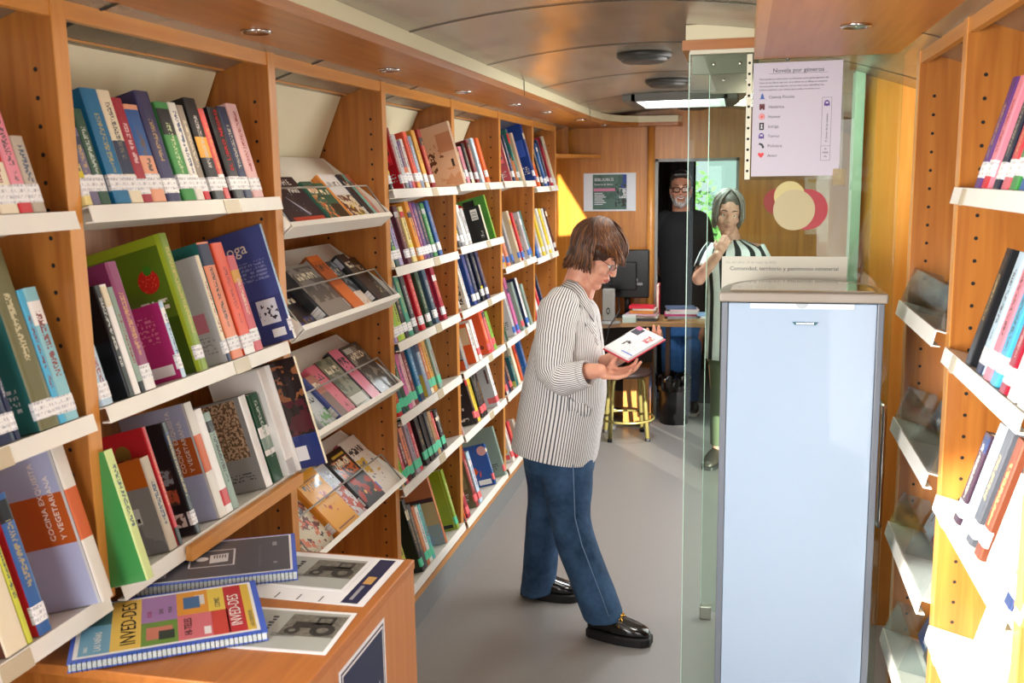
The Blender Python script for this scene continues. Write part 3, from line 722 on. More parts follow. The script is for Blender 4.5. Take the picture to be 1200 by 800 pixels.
 ('b3s4', 3.742, 0.042, 0.223, 0.14, 0, 'gold', 'gold', 'g', '', 'gold spine'),
 ('b3s4', 3.814, 0.042, 0.215, 0.14, 0, 'greygreen', 'greygreen', 'g', '', 'grey-green spine'),
 ('b4s4', 4.214, 0.042, 0.177, 0.16, 0, 'grey', 'greyorange', '-', '', 'grey book with orange foot'),
 ('b4s4', 4.396, 0.042, 0.19, 0.16, 0, 'offwhite', 'orangejacket', '-', '', 'orange book with a cream upper panel'),
 ('b4s4', 4.46, 0.042, 0.198, 0.125, 0, 'white', 'white', 'r', '', 'white slim spine'),
 ('b4s4', 4.644, 0.042, 0.228, 0.17, 0, 'redorange', 'redorange', 'r', '', 'big orange book with round logo'),
 ('b4s4', 4.697, 0.042, 0.216, 0.14, 0, 'pinkred', 'pinkred', 'r', '', 'pink-red spine'),
 ('b4s4', 4.751, 0.042, 0.2, 0.14, 0, 'limegreen', 'limegreen', 'r', '', 'green and black spine'),
 ('b5s4', 5.038, 0.042, 0.267, 0.14, 0, 'navy', 'navy', '-', '', 'dark blue spine'),
 ('b5s4', 5.228, 0.042, 0.169, 0.16, 0, 'teal', 'treecover', '-', '', 'teal cover with a dark tree'),
 ('b5s4', 5.385, 0.042, 0.222, 0.14, 0, 'orange', 'orange', '-', '', 'orange spine'),
 ('b5s4', 5.527, 0.042, 0.219, 0.14, 0, 'blue', 'blue', '-', '', 'blue spine'),
 ('b6s4', 5.805, 0.042, 0.161, 0.125, 0, 'red', 'red', '-', '', 'red spine behind the striped jacket'),
 ('b6s4', 5.913, 0.042, 0.143, 0.125, 0, 'blue', 'blue', '-', '', 'blue spine behind the striped jacket'),
 ('b3s5', 3.312, 0.008, 0.189, 0.125, 0, 'greygreen', 'greygreen', 'g', '', 'thin grey-green spine'),
 ('b3s5', 3.321, 0.008, 0.197, 0.125, 0, 'pink', 'pink', 'g', '', 'pink spine'),
 ('b3s5', 3.33, 0.008, 0.201, 0.14, 0, 'limeyellow', 'limeyellow', 'g', '', 'yellow spine'),
 ('b3s5', 3.339, 0.023, 0.201, 0.14, 0, 'limegreen', 'limegreen', 'g', '', 'lime spine'),
 ('b3s5', 3.363, 0.028, 0.2, 0.14, 0, 'pinkred', 'pinkred', 'g', '', 'red-pink spine'),
 ('b3s5', 3.392, 0.039, 0.193, 0.125, 0, 'maroon', 'maroon', 'g', '', 'maroon spine'),
 ('b3s5', 3.432, 0.04, 0.2, 0.125, 0, 'salmon', 'salmon', 'g', '', 'salmon spine'),
 ('b3s5', 3.493, 0.042, 0.212, 0.14, 0, 'greymauve', 'greymauve', 'g', '', 'grey-mauve cover'),
 ('b3s5', 3.536, 0.031, 0.196, 0.125, 0, 'red', 'red', 'g', '', 'thin red spine'),
 ('b3s5', 3.613, 0.042, 0.196, 0.125, 0, 'black', 'black', 'g', '', 'wide black spine'),
 ('b3s5', 3.671, 0.042, 0.196, 0.125, 0, 'black', 'black', 'g', 'title:white:', 'black spine with pale lettering'),
 ('b3s5', 3.729, 0.042, 0.189, 0.125, 0, 'darkgrey', 'darkgrey', 'g', '', 'charcoal spine'),
 ('b3s5', 3.772, 0.035, 0.184, 0.125, 0, 'tan', 'tan', 'g', '', 'tan spine'),
 ('b3s5', 3.808, 0.023, 0.174, 0.125, 0, 'red', 'red', 'g', '', 'narrow red spine'),
 ('b3s5', 3.852, 0.042, 0.174, 0.125, 0, 'black', 'black', 'g', '', 'last black spine'),
 ('b4s5', 4.147, 0.008, 0.162, 0.125, 0, 'palepink', 'palepink', '-', '', 'pinkish thin spine'),
 ('b4s5', 4.37, 0.03, 0.233, 0.17, 0, 'blackred', 'blacktitle', 'r', '', 'black book with pale cover lettering'),
 ('b4s5', 4.405, 0.042, 0.223, 0.14, 0, 'yellow', 'yellow', 'r', '', 'yellow-edged spine'),
 ('b4s5', 4.487, 0.042, 0.232, 0.14, 0, 'black', 'black', 'r', '', 'black spine'),
 ('b4s5', 4.537, 0.042, 0.213, 0.14, 0, 'blackred', 'blackred', 'r', '', 'black and white spine'),
 ('b4s5', 4.712, 0.042, 0.247, 0.19, 0.02, 'white', 'greycover', 'r', '', 'white-grey folder-like book'),
 ('b5s5', 4.998, 0.042, 0.192, 0.125, 0, 'maroonbrown', 'maroonbrown', 'r', '', 'mauve-brown spine'),
 ('b5s5', 5.101, 0.042, 0.173, 0.125, 0, 'brown', 'brown', 'r', '', 'brown spine'),
 ('b5s5', 5.295, 0.042, 0.25, 0.16, 0, 'cream', 'cream', '-', '', 'cream-grey cover'),
 ('b5s5', 5.386, 0.042, 0.2, 0.14, 0, 'tealblue', 'tealblue', '-', '', 'blue photo cover'),
 ('b3s6', 3.359, 0.042, 0.292, 0.14, 0, 'limeyellow', 'limeyellow', '-', '', 'lime-yellow thin book'),
 ('b3s6', 3.52, 0.03, 0.301, 0.18, 0, 'black', 'black', 'g', '', 'thick black book'),
 ('b3s6', 3.551, 0.032, 0.268, 0.14, 0, 'darkgrey', 'darkgrey', '-', '', 'dark grey thin spine'),
 ('b3s6', 3.584, 0.033, 0.249, 0.14, 0, 'orangebrown', 'orangebrown', 'g', '', 'orange-brown thin spine'),
 ('b3s6', 3.618, 0.033, 0.237, 0.14, 0, 'offwhite', 'offwhite', 'g', '', 'off-white thin spine'),
 ('b3s6', 3.652, 0.034, 0.233, 0.14, 0, 'turquoise', 'turquoise', 'g', '', 'turquoise spine'),
 ('b3s6', 3.837, 0.02, 0.318, 0.19, 0, 'orangebrown', 'mapcover', '-', '', 'large orange book with landscape cover'),
 ('b3s6', 4.013, 0.03, 0.277, 0.19, 0, 'lime', 'limecover', 'g', '', 'large lime-green book'),
 ('b4s6', 4.147, 0.008, 0.2, 0.15, 0, 'orange', 'multi', '-', '', 'orange and blue cover'),
 ('b4s6', 4.187, 0.042, 0.247, 0.14, 0, 'crimson', 'crimson', 'r', '', 'crimson spine'),
 ('b4s6', 4.342, 0.042, 0.287, 0.17, 0, 'darkred', 'olive', 'r', '', 'olive-green and dark red book'),
 ('b4s6', 4.406, 0.042, 0.256, 0.14, 0, 'paleblue', 'paleblue', 'r', '', 'pale blue spine'),
 ('b4s6', 4.705, 0.02, 0.219, 0.17, 0, 'blue', 'bluesplash', 'r', '', 'blue book with orange splash and barcode'),
 ('b4s6', 4.85, 0.025, 0.269, 0.19, 0.02, 'greygreen', 'greygreen', 'r', '', 'large grey-green book'),
 ('b5s6', 5.117, 0.042, 0.274, 0.19, 0, 'offwhite', 'whiteyellow', 'r', '', 'white book with yellow dot'),
 ('b5s6', 5.203, 0.042, 0.212, 0.14, 0, 'red', 'red', 'r', '', 'red spine'),
 ('b5s6', 5.315, 0.042, 0.194, 0.125, 0, 'greybeige', 'greybeige', '-', '', 'grey-beige tall spine'),
 ('r1s1', 2.182, 0.045, 0.227, 0.14, 0, 'purple', 'purple', 'w', '', 'purple spine'),
 ('r1s1', 2.122, 0.045, 0.225, 0.14, 0, 'pink', 'pink', 'w', '', 'pink spine with white sticker'),
 ('r1s1', 2.026, 0.045, 0.232, 0.14, 0, 'darknavy', 'darknavy', 'w', 'black:.2:.3', 'black and navy spine'),
 ('r1s1', 1.962, 0.045, 0.228, 0.14, 0, 'pinkred', 'pinkred', 'w', 'red:.05:.2', 'dark spine with pink art'),
 ('r1s1', 1.903, 0.045, 0.213, 0.14, 0, 'green', 'green', 'w', '', 'green-yellow spine'),
 ('r1s1', 1.837, 0.045, 0.218, 0.14, 0, 'blue', 'blue', 'w', '', 'blue spine'),
 ('r1s1', 1.765, 0.045, 0.204, 0.14, 0, 'tealblue', 'tealblue', 'w', 'orange:.0:.04', 'teal spine with orange foot'),
 ('r1s2', 2.167, 0.042, 0.25, 0.14, 0, 'black', 'black', '-', '', 'narrow black spine'),
 ('r1s2', 2.066, 0.045, 0.25, 0.14, 0, 'paleblue', 'paleblue', 'w', 'photo', 'pale blue spine with tower photo'),
 ('r1s2', 2.002, 0.045, 0.25, 0.14, 0, 'pink', 'pink', 'w', '', 'pink-red spine'),
 ('r1s2', 1.948, 0.045, 0.25, 0.14, 0, 'skyblue', 'skyblue', 'w', '', 'light blue spine'),
 ('r1s2', 1.878, 0.045, 0.25, 0.14, 0, 'crimson', 'crimson', 'w', '', 'crimson spine with a flower'),
 ('r1s2', 1.819, 0.045, 0.25, 0.14, 0, 'white', 'white', 'w', '', 'white spine'),
 ('r1s2', 1.753, 0.045, 0.25, 0.14, 0, 'offwhite', 'offwhite', 'w', '', 'off-white spine'),
 ('r1s2', 1.682, 0.045, 0.25, 0.14, 0, 'palegrey', 'palegrey', 'w', '', 'pale grey spine'),
 ('r1s3', 2.187, 0.045, 0.207, 0.14, 0, 'blackpink', 'blackpink', 'w', '', 'black spine with pink lettering'),
 ('r1s3', 2.118, 0.045, 0.245, 0.14, 0, 'paleblue', 'paleblue', 'w', '', 'pale cyan spine'),
 ('r1s3', 2.06, 0.045, 0.25, 0.14, 0, 'darkgrey', 'darkgrey', 'w', '', 'dark grey spine'),
 ('r1s3', 1.984, 0.045, 0.25, 0.14, 0, 'brown', 'brown', 'w', '', 'dark brown spine'),
 ('r1s3', 1.899, 0.045, 0.25, 0.14, 0, 'offwhite', 'offwhite', 'w', '', 'white spine'),
 ('r1s3', 1.809, 0.045, 0.25, 0.14, 0, 'paleblue', 'paleblue', 'w', '', 'pale blue spine'),
 ('r1s3', 1.749, 0.045, 0.25, 0.14, 0, 'navy', 'navy', 'w', '', 'navy spine'),
 ('r1s3', 1.694, 0.045, 0.25, 0.14, 0, 'yellow', 'yellow', 'w', '', 'yellow spine'),
 ('r1s4', 2.066, 0.045, 0.229, 0.14, 0, 'paleblue', 'paleblue', 'w', '', 'pale cyan spine'),
 ('r1s4', 1.984, 0.045, 0.25, 0.14, 0, 'white', 'white', 'w', '', 'white spine'),
 ('r1s4', 1.908, 0.045, 0.25, 0.14, 0, 'offwhite', 'offwhite', 'w', '', 'off-white spine'),
 ('r1s4', 1.85, 0.045, 0.25, 0.14, 0, 'creamyellow', 'creamyellow', 'w', '', 'cream-yellow spine with black square'),
 ('r1s4', 1.783, 0.045, 0.25, 0.14, 0, 'yellow', 'yellow', 'w', '', 'yellow spine'),
 ('r1s4', 1.721, 0.045, 0.25, 0.14, 0, 'black', 'black', 'w', '', 'black spine'),
 ('r1s4', 1.651, 0.045, 0.25, 0.14, 0, 'skyblue', 'skyblue', 'w', '', 'sky-blue spine'),
]
# ------------------------------------------------------------------ books
SHELVES = dict(b0s1=(-1.205, 1.703), b0s2=(-1.205, 1.318), b0s3=(-1.205, .953), b1s1=(-1.205, 1.712), b1s2=(-1.205, 1.322), b1s3=(-1.205, .953), b1s4=(-1.205, .61),
 b3s1=(-1.205, 1.72), b3s2=(-1.205, 1.443), b3s3=(-1.205, 1.17), b3s4=(-1.205, .895), b3s5=(-1.205, .622), b3s6=(-1.205, .21),
 b4s1=(-1.205, 1.733), b4s2=(-1.205, 1.457), b4s3=(-1.205, 1.17), b4s4=(-1.205, .895), b4s5=(-1.205, .605), b4s6=(-1.205, .20),
 b5s1=(-1.205, 1.737), b5s2=(-1.205, 1.29), b5s3=(-1.205, .895), b5s4=(-1.205, .605), b5s5=(-1.205, .605), b5s6=(-1.205, .20),
 b6s1=(-1.205, 1.70), b6s2=(-1.205, 1.27), b6s3=(-1.205, .895), b6s4=(-1.205, .60), r1s1=(.46, 1.716), r1s2=(.46, 1.352), r1s3=(.46, .998), r1s4=(.46, .668))
BAYNAME = dict(b0='of the far-left bay', b1='left of the trays', b3='right after the trays', b4='two bays past trays', b5='three bays past trays', b6='of bay beside poster', r1='of the right-hand case')
LEVEL = ['top shelf', 'second shelf', 'third shelf', 'fourth shelf', 'fifth shelf', 'lowest shelf']
NUM = ['first', 'second', 'third', 'fourth', 'fifth', 'sixth', 'seventh', 'eighth', 'ninth', 'tenth', 'eleventh', 'twelfth', '13th', '14th', '15th', '16th']
STK = {}
def sticker_mat(k):
    """paper spine label with a few grey call-number strokes"""
    if k in STK: return STK[k]
    c = {'w': 'eceef0', 'g': '4fc49a', 'r': 'ee6a6e', 'b': '3d6fc0'}[k]
    n = NT('spine_label_' + {'w': 'white', 'g': 'green', 'r': 'pink', 'b': 'blue'}[k], lin(c), .4)
    if k == 'w':
        n.lay(n.both(n.cells('Y', 'Z', .0016, .0042, .62), n.math('GREATER_THAN', n.math('FRACT', n.math('DIVIDE', n.ax('Z'), .0105)), .45)), lin('b2b4bc'))
    STK[k] = n.done()
    return STK[k]
def book_mesh(T, H, D, s, hard=True):
    """case of a book: spine at x=0, boards running to -s*D"""
    b = .0022
    prof = [(-s*D, 0), (-s*.003, 0), (-s*.0008, T*.06), (0, T*.2), (0, T*.8), (-s*.0008, T*.94), (-s*.003, T), (-s*D, T),
            (-s*D, T-b), (-s*.006, T-b), (-s*.004, T*.5), (-s*.006, b), (-s*D, b)]
    if s < 0: prof.reverse()
    mb = MB(); n = len(prof)
    vs = [(x, y, z) for z in (0, H) for x, y in prof]
    mb.add(vs, [tuple(range(n-1, -1, -1)), tuple(range(n, 2*n))], 1)
    for i in range(n):
        j = (i+1) % n
        xm = max(abs(prof[i][0]), abs(prof[j][0]))
        mb.add([vs[i], vs[j], vs[n+j], vs[n+i]], [(0, 1, 2, 3)], 0 if xm < .0035 else 1)
    return mb
BM = {}
def spine_mat(col, T, H, title, band, seed, dark):
    n = NT('spine_cloth', C(col), random.uniform(.3, .5), .1)
    if band:
        for (c, z0, z1) in band: n.lay(n.box(('Z', z0, z1)), C(c))
    if title:
        title = '%02x%02x%02x' % tuple(int(.68*int(title[q:q+2], 16) + .32*255*(c ** (1/2.2))) for q, c in zip((0, 2, 4), C(col)[:3])); z0 = H*random.uniform(.3, .42); z1 = H*random.uniform(.74, .93)
        hw = min(T*.2, .0075)
        m = n.both(n.box(('Y', T*.5-hw, T*.5+hw), ('Z', z0, z1)), n.cells('Z', 'Y', random.uniform(.0018, .0034), hw*.7, .42, seed))
        n.lay(m, lin(title))
        if random.random() < .6:
            m = n.both(n.box(('Y', T*.5-.004, T*.5+.004), ('Z', H*.27, H*.36)), n.cells('Z', 'Y', .0018, .0027, .45, seed+9))
            n.lay(m, lin(title))
    return n.done()
def cover_mat(col, kind, T, H, D, s, seed):
    X = lambda a, b_: ('X', min(-s*a, -s*b_), max(-s*a, -s*b_))
    def P(n, x0, x1, z0, z1, c): n.lay(n.box(X(x0*D, x1*D), ('Z', z0*H, z1*H)), C(c))
    def tx(n, x0, x1, z0, z1, c, a=.0035, b_=.005, thr=.5):
        m = n.both(n.box(X(x0*D, x1*D), ('Z', z0*H, z1*H)), n.both(n.cells('X', 'Z', a, b_, thr, seed), n.math('GREATER_THAN', n.math('FRACT', n.math('DIVIDE', n.ax('Z'), b_*1.7)), .42)))
        n.lay(m, C(c))
    base = {'strawberry': '5a7a1c', 'oga': '3f4a86', 'orangeband': 'a9aecb', 'greyarc': '8e8c8e', 'blackphoto': '1a1b1e', 'stone': '8c8a88', 'handphoto': '241414', 'artbook': 'cda384', 'blackcover': '16171a',
            'redgreen': '4d8a3a', 'beigered': 'cbb89c', 'bwphotos': 'd9d4c6', 'treecover': '2c5a66', 'greyorange': '9a9aa0', 'orangejacket': 'de5a1e', 'blacktitle': '1b191b', 'greycover': 'c3c4c8', 'mapcover': '8fa6c4',
            'limecover': '8aa01c', 'multi': 'd08a3c', 'bluesplash': '1f4c9c', 'whiteyellow': 'd8d8d6', 'blackpink': '30202c'}.get(kind, kind)
    n = NT('cover_print', C(base), random.uniform(.22, .4), .2)
    if kind == 'strawberry':
        P(n, .62, 1, 0, .86, 'a9b4b0'); P(n, 0, .62, 0, .42, '3c5a10'); P(n, 0, 1, .93, 1, '9ab428'); P(n, 0, .07, 0, 1, 'a8c030')
        n.lay(n.disc('X', 'Z', -s*.3*D, .70*H, .028), C('c8241c')); n.lay(n.both(n.disc('X', 'Z', -s*.3*D, .70*H, .028), n.noise(160, .58, seed)), C('e8604a')); n.lay(n.disc('X', 'Z', -s*.28*D, .775*H, .011), C('3c8a28'))
        tx(n, .14, .52, .48, .56, 'f0f0e0', .006, .009, .3)
    elif kind == 'oga':
        P(n, 0, 1, 0, .4, '333c74'); P(n, .12, .42, .17, .38, 'd8dae2'); n.lay(n.both(n.disc('X', 'Z', -s*.27*D, .275*H, .03), n.noise(90, .56, seed)), C('222230'))
        tx(n, .1, .6, .55, .72, '8088b4', .004, .006, .45); P(n, .1, .3, .05, .12, 'e6e6e6')
    elif kind == 'orangeband':
        P(n, 0, 1, .40, .72, 'b3541e'); P(n, 0, .02, 0, 1, '15151a'); P(n, .02, .05, 0, 1, 'c8c6c4')
    elif kind == 'greyarc':
        n.lay(n.box(('Z', .7*H, H)), C('c8641e')); n.lay(n.disc('X', 'Z', -s*1.0*D, 1.0*H, .085), C('7a2a1a')); P(n, .3, .55, .33, .5, 'd4d4d4'); tx(n, .33, .52, .35, .48, '303030', .0025, .05, .5)
        n.lay(n.both(n.noise(18, .55, seed), n.box(('Z', 0, .4*H))), C('7c7a7e'))
    elif kind == 'blackphoto':
        for (a, b_, c, d, e) in ((.1, .45, .08, .2, 'd8d0c8'), (.1, .5, .28, .42, 'b45a3c'), (.1, .55, .46, .6, '8c9aa0'), (.5, .95, .62, .95, '3a2c2c')):
            P(n, a, b_, c, d, e); n.lay(n.both(n.box(X(a*D, b_*D), ('Z', c*H, d*H)), n.noise(70, .52, seed+a)), C('4a3830'))
    elif kind == 'stone':
        P(n, .1, .62, .36, .98, '6b4d36'); n.lay(n.both(n.box(X(.1*D, .62*D), ('Z', .36*H, .98*H)), n.noise(120, .5, seed)), C('c3a284')); n.lay(n.both(n.box(X(.1*D, .62*D), ('Z', .36*H, .98*H)), n.noise(140, .6, seed+3)), C('2a2220'))
        P(n, .62, .8, .1, .34, '2a3040'); tx(n, .1, .5, .1, .2, '4a4a4a')
    elif kind == 'handphoto':
        P(n, 0, 1, 0, .3, '1f2f6e'); n.lay(n.both(n.box(('Z', .62*H, .95*H)), n.noise(28, .55, seed)), C('8a5434')); n.lay(n.both(n.box(('Z', .3*H, .62*H)), n.noise(20, .5, seed+2)), C('4c1822')); P(n, .25, .65, .07, .2, 'e4e4e8'); tx(n, .29, .61, .085, .185, '202028', .003, .08, .5)
    elif kind == 'artbook':
        n.lay(n.both(n.disc('X', 'Z', -s*.72*D, .42*H, .052), n.noise(42, .54, seed)), C('5a3824')); n.lay(n.both(n.disc('X', 'Z', -s*.45*D, .55*H, .04), n.noise(50, .6, seed+5)), C('70452c')); P(n, .02, .38, .55, .85, 'b97f5a'); n.lay(n.both(n.box(X(0, .5*D), ('Z', 0, .3*H)), n.noise(12, .5, seed)), C('c08a64')); P(n, .1, .16, .3, .42, '3a2c24')
    elif kind == 'blackcover':
        P(n, .12, .32, .62, .92, 'e8e8e4'); tx(n, .14, .3, .65, .9, '303030', .05, .003, .4); n.lay(n.box(X(.5*D, .52*D)), C('3a3c40')); tx(n, .1, .18, .1, .3, 'd0d0d0', .004, .006, .5)
    elif kind == 'redgreen':
        n.lay(n.disc('X', 'Z', -s*.75*D, .8*H, .03), C('d02030')); P(n, .3, .6, .6, .95, '202420')
    elif kind == 'beigered':
        n.lay(n.disc('X', 'Z', -s*.5*D, .55*H, .02), C('b01c20')); n.lay(n.disc('X', 'Z', -s*.35*D, .25*H, .022), C('b89a3c')); P(n, .45, .9, .92, .98, '2c3a70')
    elif kind == 'bwphotos':
        for q in range(5):
            n.lay(n.both(n.box(X(.1*D, .5*D), ('Z', (.1+.16*q)*H, (.22+.16*q)*H)), n.noise(90, .48, seed+q)), C('2a2a28'))
    elif kind == 'treecover':
        n.lay(n.both(n.disc('X', 'Z', -s*.5*D, .6*H, .05), n.noise(50, .5, seed)), C('12262c')); P(n, .47, .53, .2, .5, '12262c'); P(n, 0, 1, 0, .18, 'b4b454')
    elif kind == 'greyorange':
        P(n, 0, 1, 0, .25, 'd25a28'); P(n, 0, 1, .25, .28, '303030')
    elif kind == 'orangejacket':
        P(n, .05, 1, .48, .92, 'd8b890'); n.lay(n.both(n.disc('X', 'Z', -s*.5*D, .68*H, .02), n.noise(130, .46, seed)), C('201810'))
    elif kind == 'redorange':
        n.lay(n.disc('X', 'Z', -s*.2*D, .16*H, .011), C('8a3010')); n.lay(n.both(n.box(X(.7*D, .95*D), ('Z', .55*H, .85*H)), n.noise(120, .52, seed)), C('7a2c10'))
    elif kind == 'blacktitle':
        for q, w in ((.62, .55), (.45, .75), (.3, .6), (.08, .3)): tx(n, .2, .2+w, q, q+.07, 'c9c4c0', .009, .03, .28)
    elif kind == 'greycover':
        P(n, .08, .14, .5, .8, '6a4a40'); P(n, .05, .25, .08, .2, 'e26a6c')
    elif kind == 'mapcover':
        P(n, 0, 1, .62, 1, 'c0683a'); P(n, 0, 1, .6, .66, '4a1a22'); P(n, 0, .6, .25, .6, 'c8a878'); n.lay(n.both(n.box(('Z', 0, .28*H)), n.noise(26, .48, seed)), C('9aa2a4')); n.lay(n.both(n.box(X(.5*D, D), ('Z', .1*H, .4*H)), n.noise(60, .55, seed)), C('3a4a5c'))
    elif kind == 'limecover':
        P(n, .1, .5, .03, .09, '14140c'); n.lay(n.both(n.noise(10, .55, seed), n.box(('Z', 0, .4*H))), C('98aa30')); P(n, .06, .075, 0, 1, 'b8c850')
    elif kind == 'multi':
        n.lay(n.noise(30, .5, seed), C('3a6aa8')); n.lay(n.noise(34, .58, seed+4), C('c23a2c')); n.lay(n.noise(38, .6, seed+8), C('e8dcc0'))
    elif kind == 'bluesplash':
        n.lay(n.both(n.disc('X', 'Z', -s*.7*D, .36*H, .06), n.noise(20, .47, seed)), C('d0521e')); n.lay(n.disc('X', 'Z', -s*.15*D, .85*H, .025), C('d8a0a0')); P(n, .1, .5, .04, .16, 'e6e8e8'); tx(n, .13, .47, .05, .15, '202020', .0028, .08, .5)
    elif kind == 'whiteyellow':
        n.lay(n.disc('X', 'Z', -s*.2*D, .25*H, .018), C('e0c020')); P(n, .2, .3, .4, .75, '7a5a4a'); P(n, .08, .2, .06, .16, 'e4605c')
    elif kind == 'greyblue':
        P(n, 0, 1, 0, .4, 'c6a83c'); n.lay(n.disc('X', 'Z', -s*.3*D, .25*H, .02), C('2c7a4c'))
    elif kind == 'magenta':
        P(n, .55, 1, 0, 1, 'a83a6e'); P(n, .12, .58, .06, .2, 'e8e8ea'); tx(n, .15, .55, .075, .185, '17171c', .0026, .08, .5); tx(n, .2, .7, .5, .85, 'd87a9c', .004, .006, .5)
    elif kind == 'red' and H > .24:
        n.lay(n.disc('X', 'Z', -s*.4*D, .82*H, .02), C('8a6a2c')); n.lay(n.disc('X', 'Z', -s*.4*D, .22*H, .02), C('8a6a2c')); P(n, .2, 1, 0, .05, '7c1018')
    elif kind == 'green' and H > .2 and T < .03:
        P(n, .4, .85, .70, .96, 'dfe0dc'); tx(n, .45, .8, .74, .93, '20202a', .05, .0028, .5); n.lay(n.both(n.disc('X', 'Z', -s*.45*D, .42*H, .014), n.noise(140, .48, seed)), C('303818'))
    elif kind == 'teal' and D < .171 and H < .3:
        n.lay(n.disc('X', 'Z', -s*.45*D, .45*H, .045), C('c98a66')); n.lay(n.both(n.disc('X', 'Z', -s*.5*D, .5*H, .05), n.noise(26, .56, seed)), C('6a3a28')); P(n, 0, .35, 0, .4, 'd68a5c')
    elif kind == 'palegrey' and H > .2 and T < .02:
        P(n, .2, .55, .3, .48, 'c8788a'); tx(n, .15, .6, .1, .26, '8c8c92', .004, .006, .5)
    elif kind == 'black':
        P(n, .35, .75, .62, .86, '26272a'); tx(n, .3, .75, .2, .5, '5a5c60', .004, .007, .6)
    else:
        q = random.random(); c2 = C(base); d = .55 if lum(c2) > .25 else 1.9
        alt = tuple(min(1, x*d + (.0 if d < 1 else .015)) for x in c2[:3]) + (1,)
        if q < .55: n.lay(n.box(X(.12*D, .9*D), ('Z', H*random.uniform(.3, .5), H*random.uniform(.7, .9))), alt)
        if q < .35: n.lay(n.both(n.box(X(.15*D, .85*D), ('Z', H*.4, H*.75)), n.noise(40, .52, seed)), C(random.choice(['c8a070', '4a6a8a', '8a3a34', 'd8d0c0'])))
        tx(n, .15, .75, .12, .26, 'd8d8d8' if lum(c2) < .3 else '4a4a4a', .004, .007, .5)
    return n.done()
TITLES = {'EL_LIBRO_NEGRO': 'EL LIBRO NEGRO'}
cnt = {}; tot = {}
for r in BOOKS: tot[r[0]] = tot.get(r[0], 0) + 1
def make_book(idx, r):
    sh, y0, T, H, D, outp, sc, cv, st, xs_, words = r
    X, Z = SHELVES[sh]; s = -1 if sh[0] == 'r' else 1
    k = cnt.get(sh, 0); cnt[sh] = k+1
    sc_c = C(sc); title = random.choice(['e8dcb8', 'f0f0ea', 'd8b060']) if lum(sc_c) < .28 else random.choice(['2a2a30', '8a2020', '1c3058'])
    band = []; big = None
    for o in xs_.split():
        if o.startswith('title:'): _, c, b_ = o.split(':'); big = (c, b_)
        elif o.startswith('art:'): _, c, a, b_ = o.split(':'); band.append((c, float(a), float(b_)))
        elif o.count(':') == 2 and o.split(':')[0] in PAL: c, a, b_ = o.split(':'); band.append((c, float(a), float(b_)))
        elif o == 'bands': band = [('white', H*.3, H*.62), ('greygreen', H*.36, H*.5)]
    if not band and random.random() < .45:
        c = random.choice(['black', 'cream', 'white', 'red', 'gold', 'navy', 'palegrey']); a = random.choice([.72, .8, .0])
        band.append((c, H*a, H*(a + random.uniform(.08, .2))))
    if cv == 'orangeband': band = [('offwhite', 0, H), ('c86030', .40*H, .72*H)]; title = None
    if sc in ('white', 'cream') and st == '-': title = None
    sm = spine_mat(sc, T, H, None if big else title, band, idx*1.7, 0)
    cm = cover_mat(cv, cv, T, H, D, s, idx*2.3)
    o = book_mesh(T, H, D, s).build('book', [sm, cm])
    z = Z + outp*math.tan(TILT) + .0012
    o.location = (X + s*(outp - .004), y0, z); o.rotation_euler = (0, -s*TILT, 0)
    lvl = int(sh[3]) - 1
    nm = LEVEL[5] if sh[3] == '6' else LEVEL[lvl]
    tag(o, f'{words}, {NUM[k]} on {nm} {BAYNAME[sh[:2]]}', 'book', f'books on the {nm} {BAYNAME[sh[:2]]}')
    b = .0024
    MB().box((-s*(D-.004) if s > 0 else .006, b, .003), (-.006 if s > 0 else D-.004, T-b, H-.003)).build('page_block', PAGES, o)
    h0 = (.021 if H > .15 else .012) + random.uniform(-.005, .007)
    if st != '-':
        kk = 'w' if st[0] == 'w' else st[0]
        mb = MB(); w = min(T*.46, .02); e = s*.0006
        wrap = .009
        pts = [(e, T*.16), (e, T*.84), (-s*.0012, T*1.0+.0005), (-s*wrap, T+.0006), (-s*wrap, T+.0002), (-s*.004, T-.001), (-s*.003, T*.5), (-s*.004, .001), (-s*wrap, -.0002), (-s*wrap, -.0006), (-s*.0012, -.0005)]
        if s > 0: pts.reverse()
        mb.prism(pts, 'z', h0, h0+.033)
        mb.build('spine_label', sticker_mat(kk), o)
        if 'y' in st or 'g' == st[1:2]:
            mb = MB(); mb.box((-.002 if s > 0 else -.0008, T*.1, h0+.035), (.0008 if s > 0 else .002, T*.9, h0+.047)); mb.build('genre_tab', mat('yellow_tab', 'd8c820', .4) if 'y' in st else mat('green_tab', '6aa838', .4), o)
    if big:
        text(big[1].replace('_', ' '), .020, mat('title_'+big[0], {'red': 'c8202a', 'white': 'e8e8e4'}[big[0]], .5), o, (s*.0006, T*.64, H*.3), (0, 0, 1), (0, -1, 0))
    if cv == 'orangeband':
        a = text('COCINA EXQUISITA', .017, mat('title_pale', 'e9ddd0', .5), o, (-s*.26*D, -.0002, .43*H), (0, 0, 1), (-1, 0, 0)); b2 = text('Y VEGETARIANA', .017, mat('title_pale', '', .5), o, (-s*.14*D, -.0002, .43*H), (0, 0, 1), (-1, 0, 0))
        merge([a, b2], 'lettering')
    if cv == 'oga':
        text('oga', .045, mat('title_pale', 'e9ddd0', .5), o, (-D*.62, -.0002, H*.8), (1, 0, 0), (0, 0, 1))
    return o
for i, r in enumerate(BOOKS): make_book(i, r)

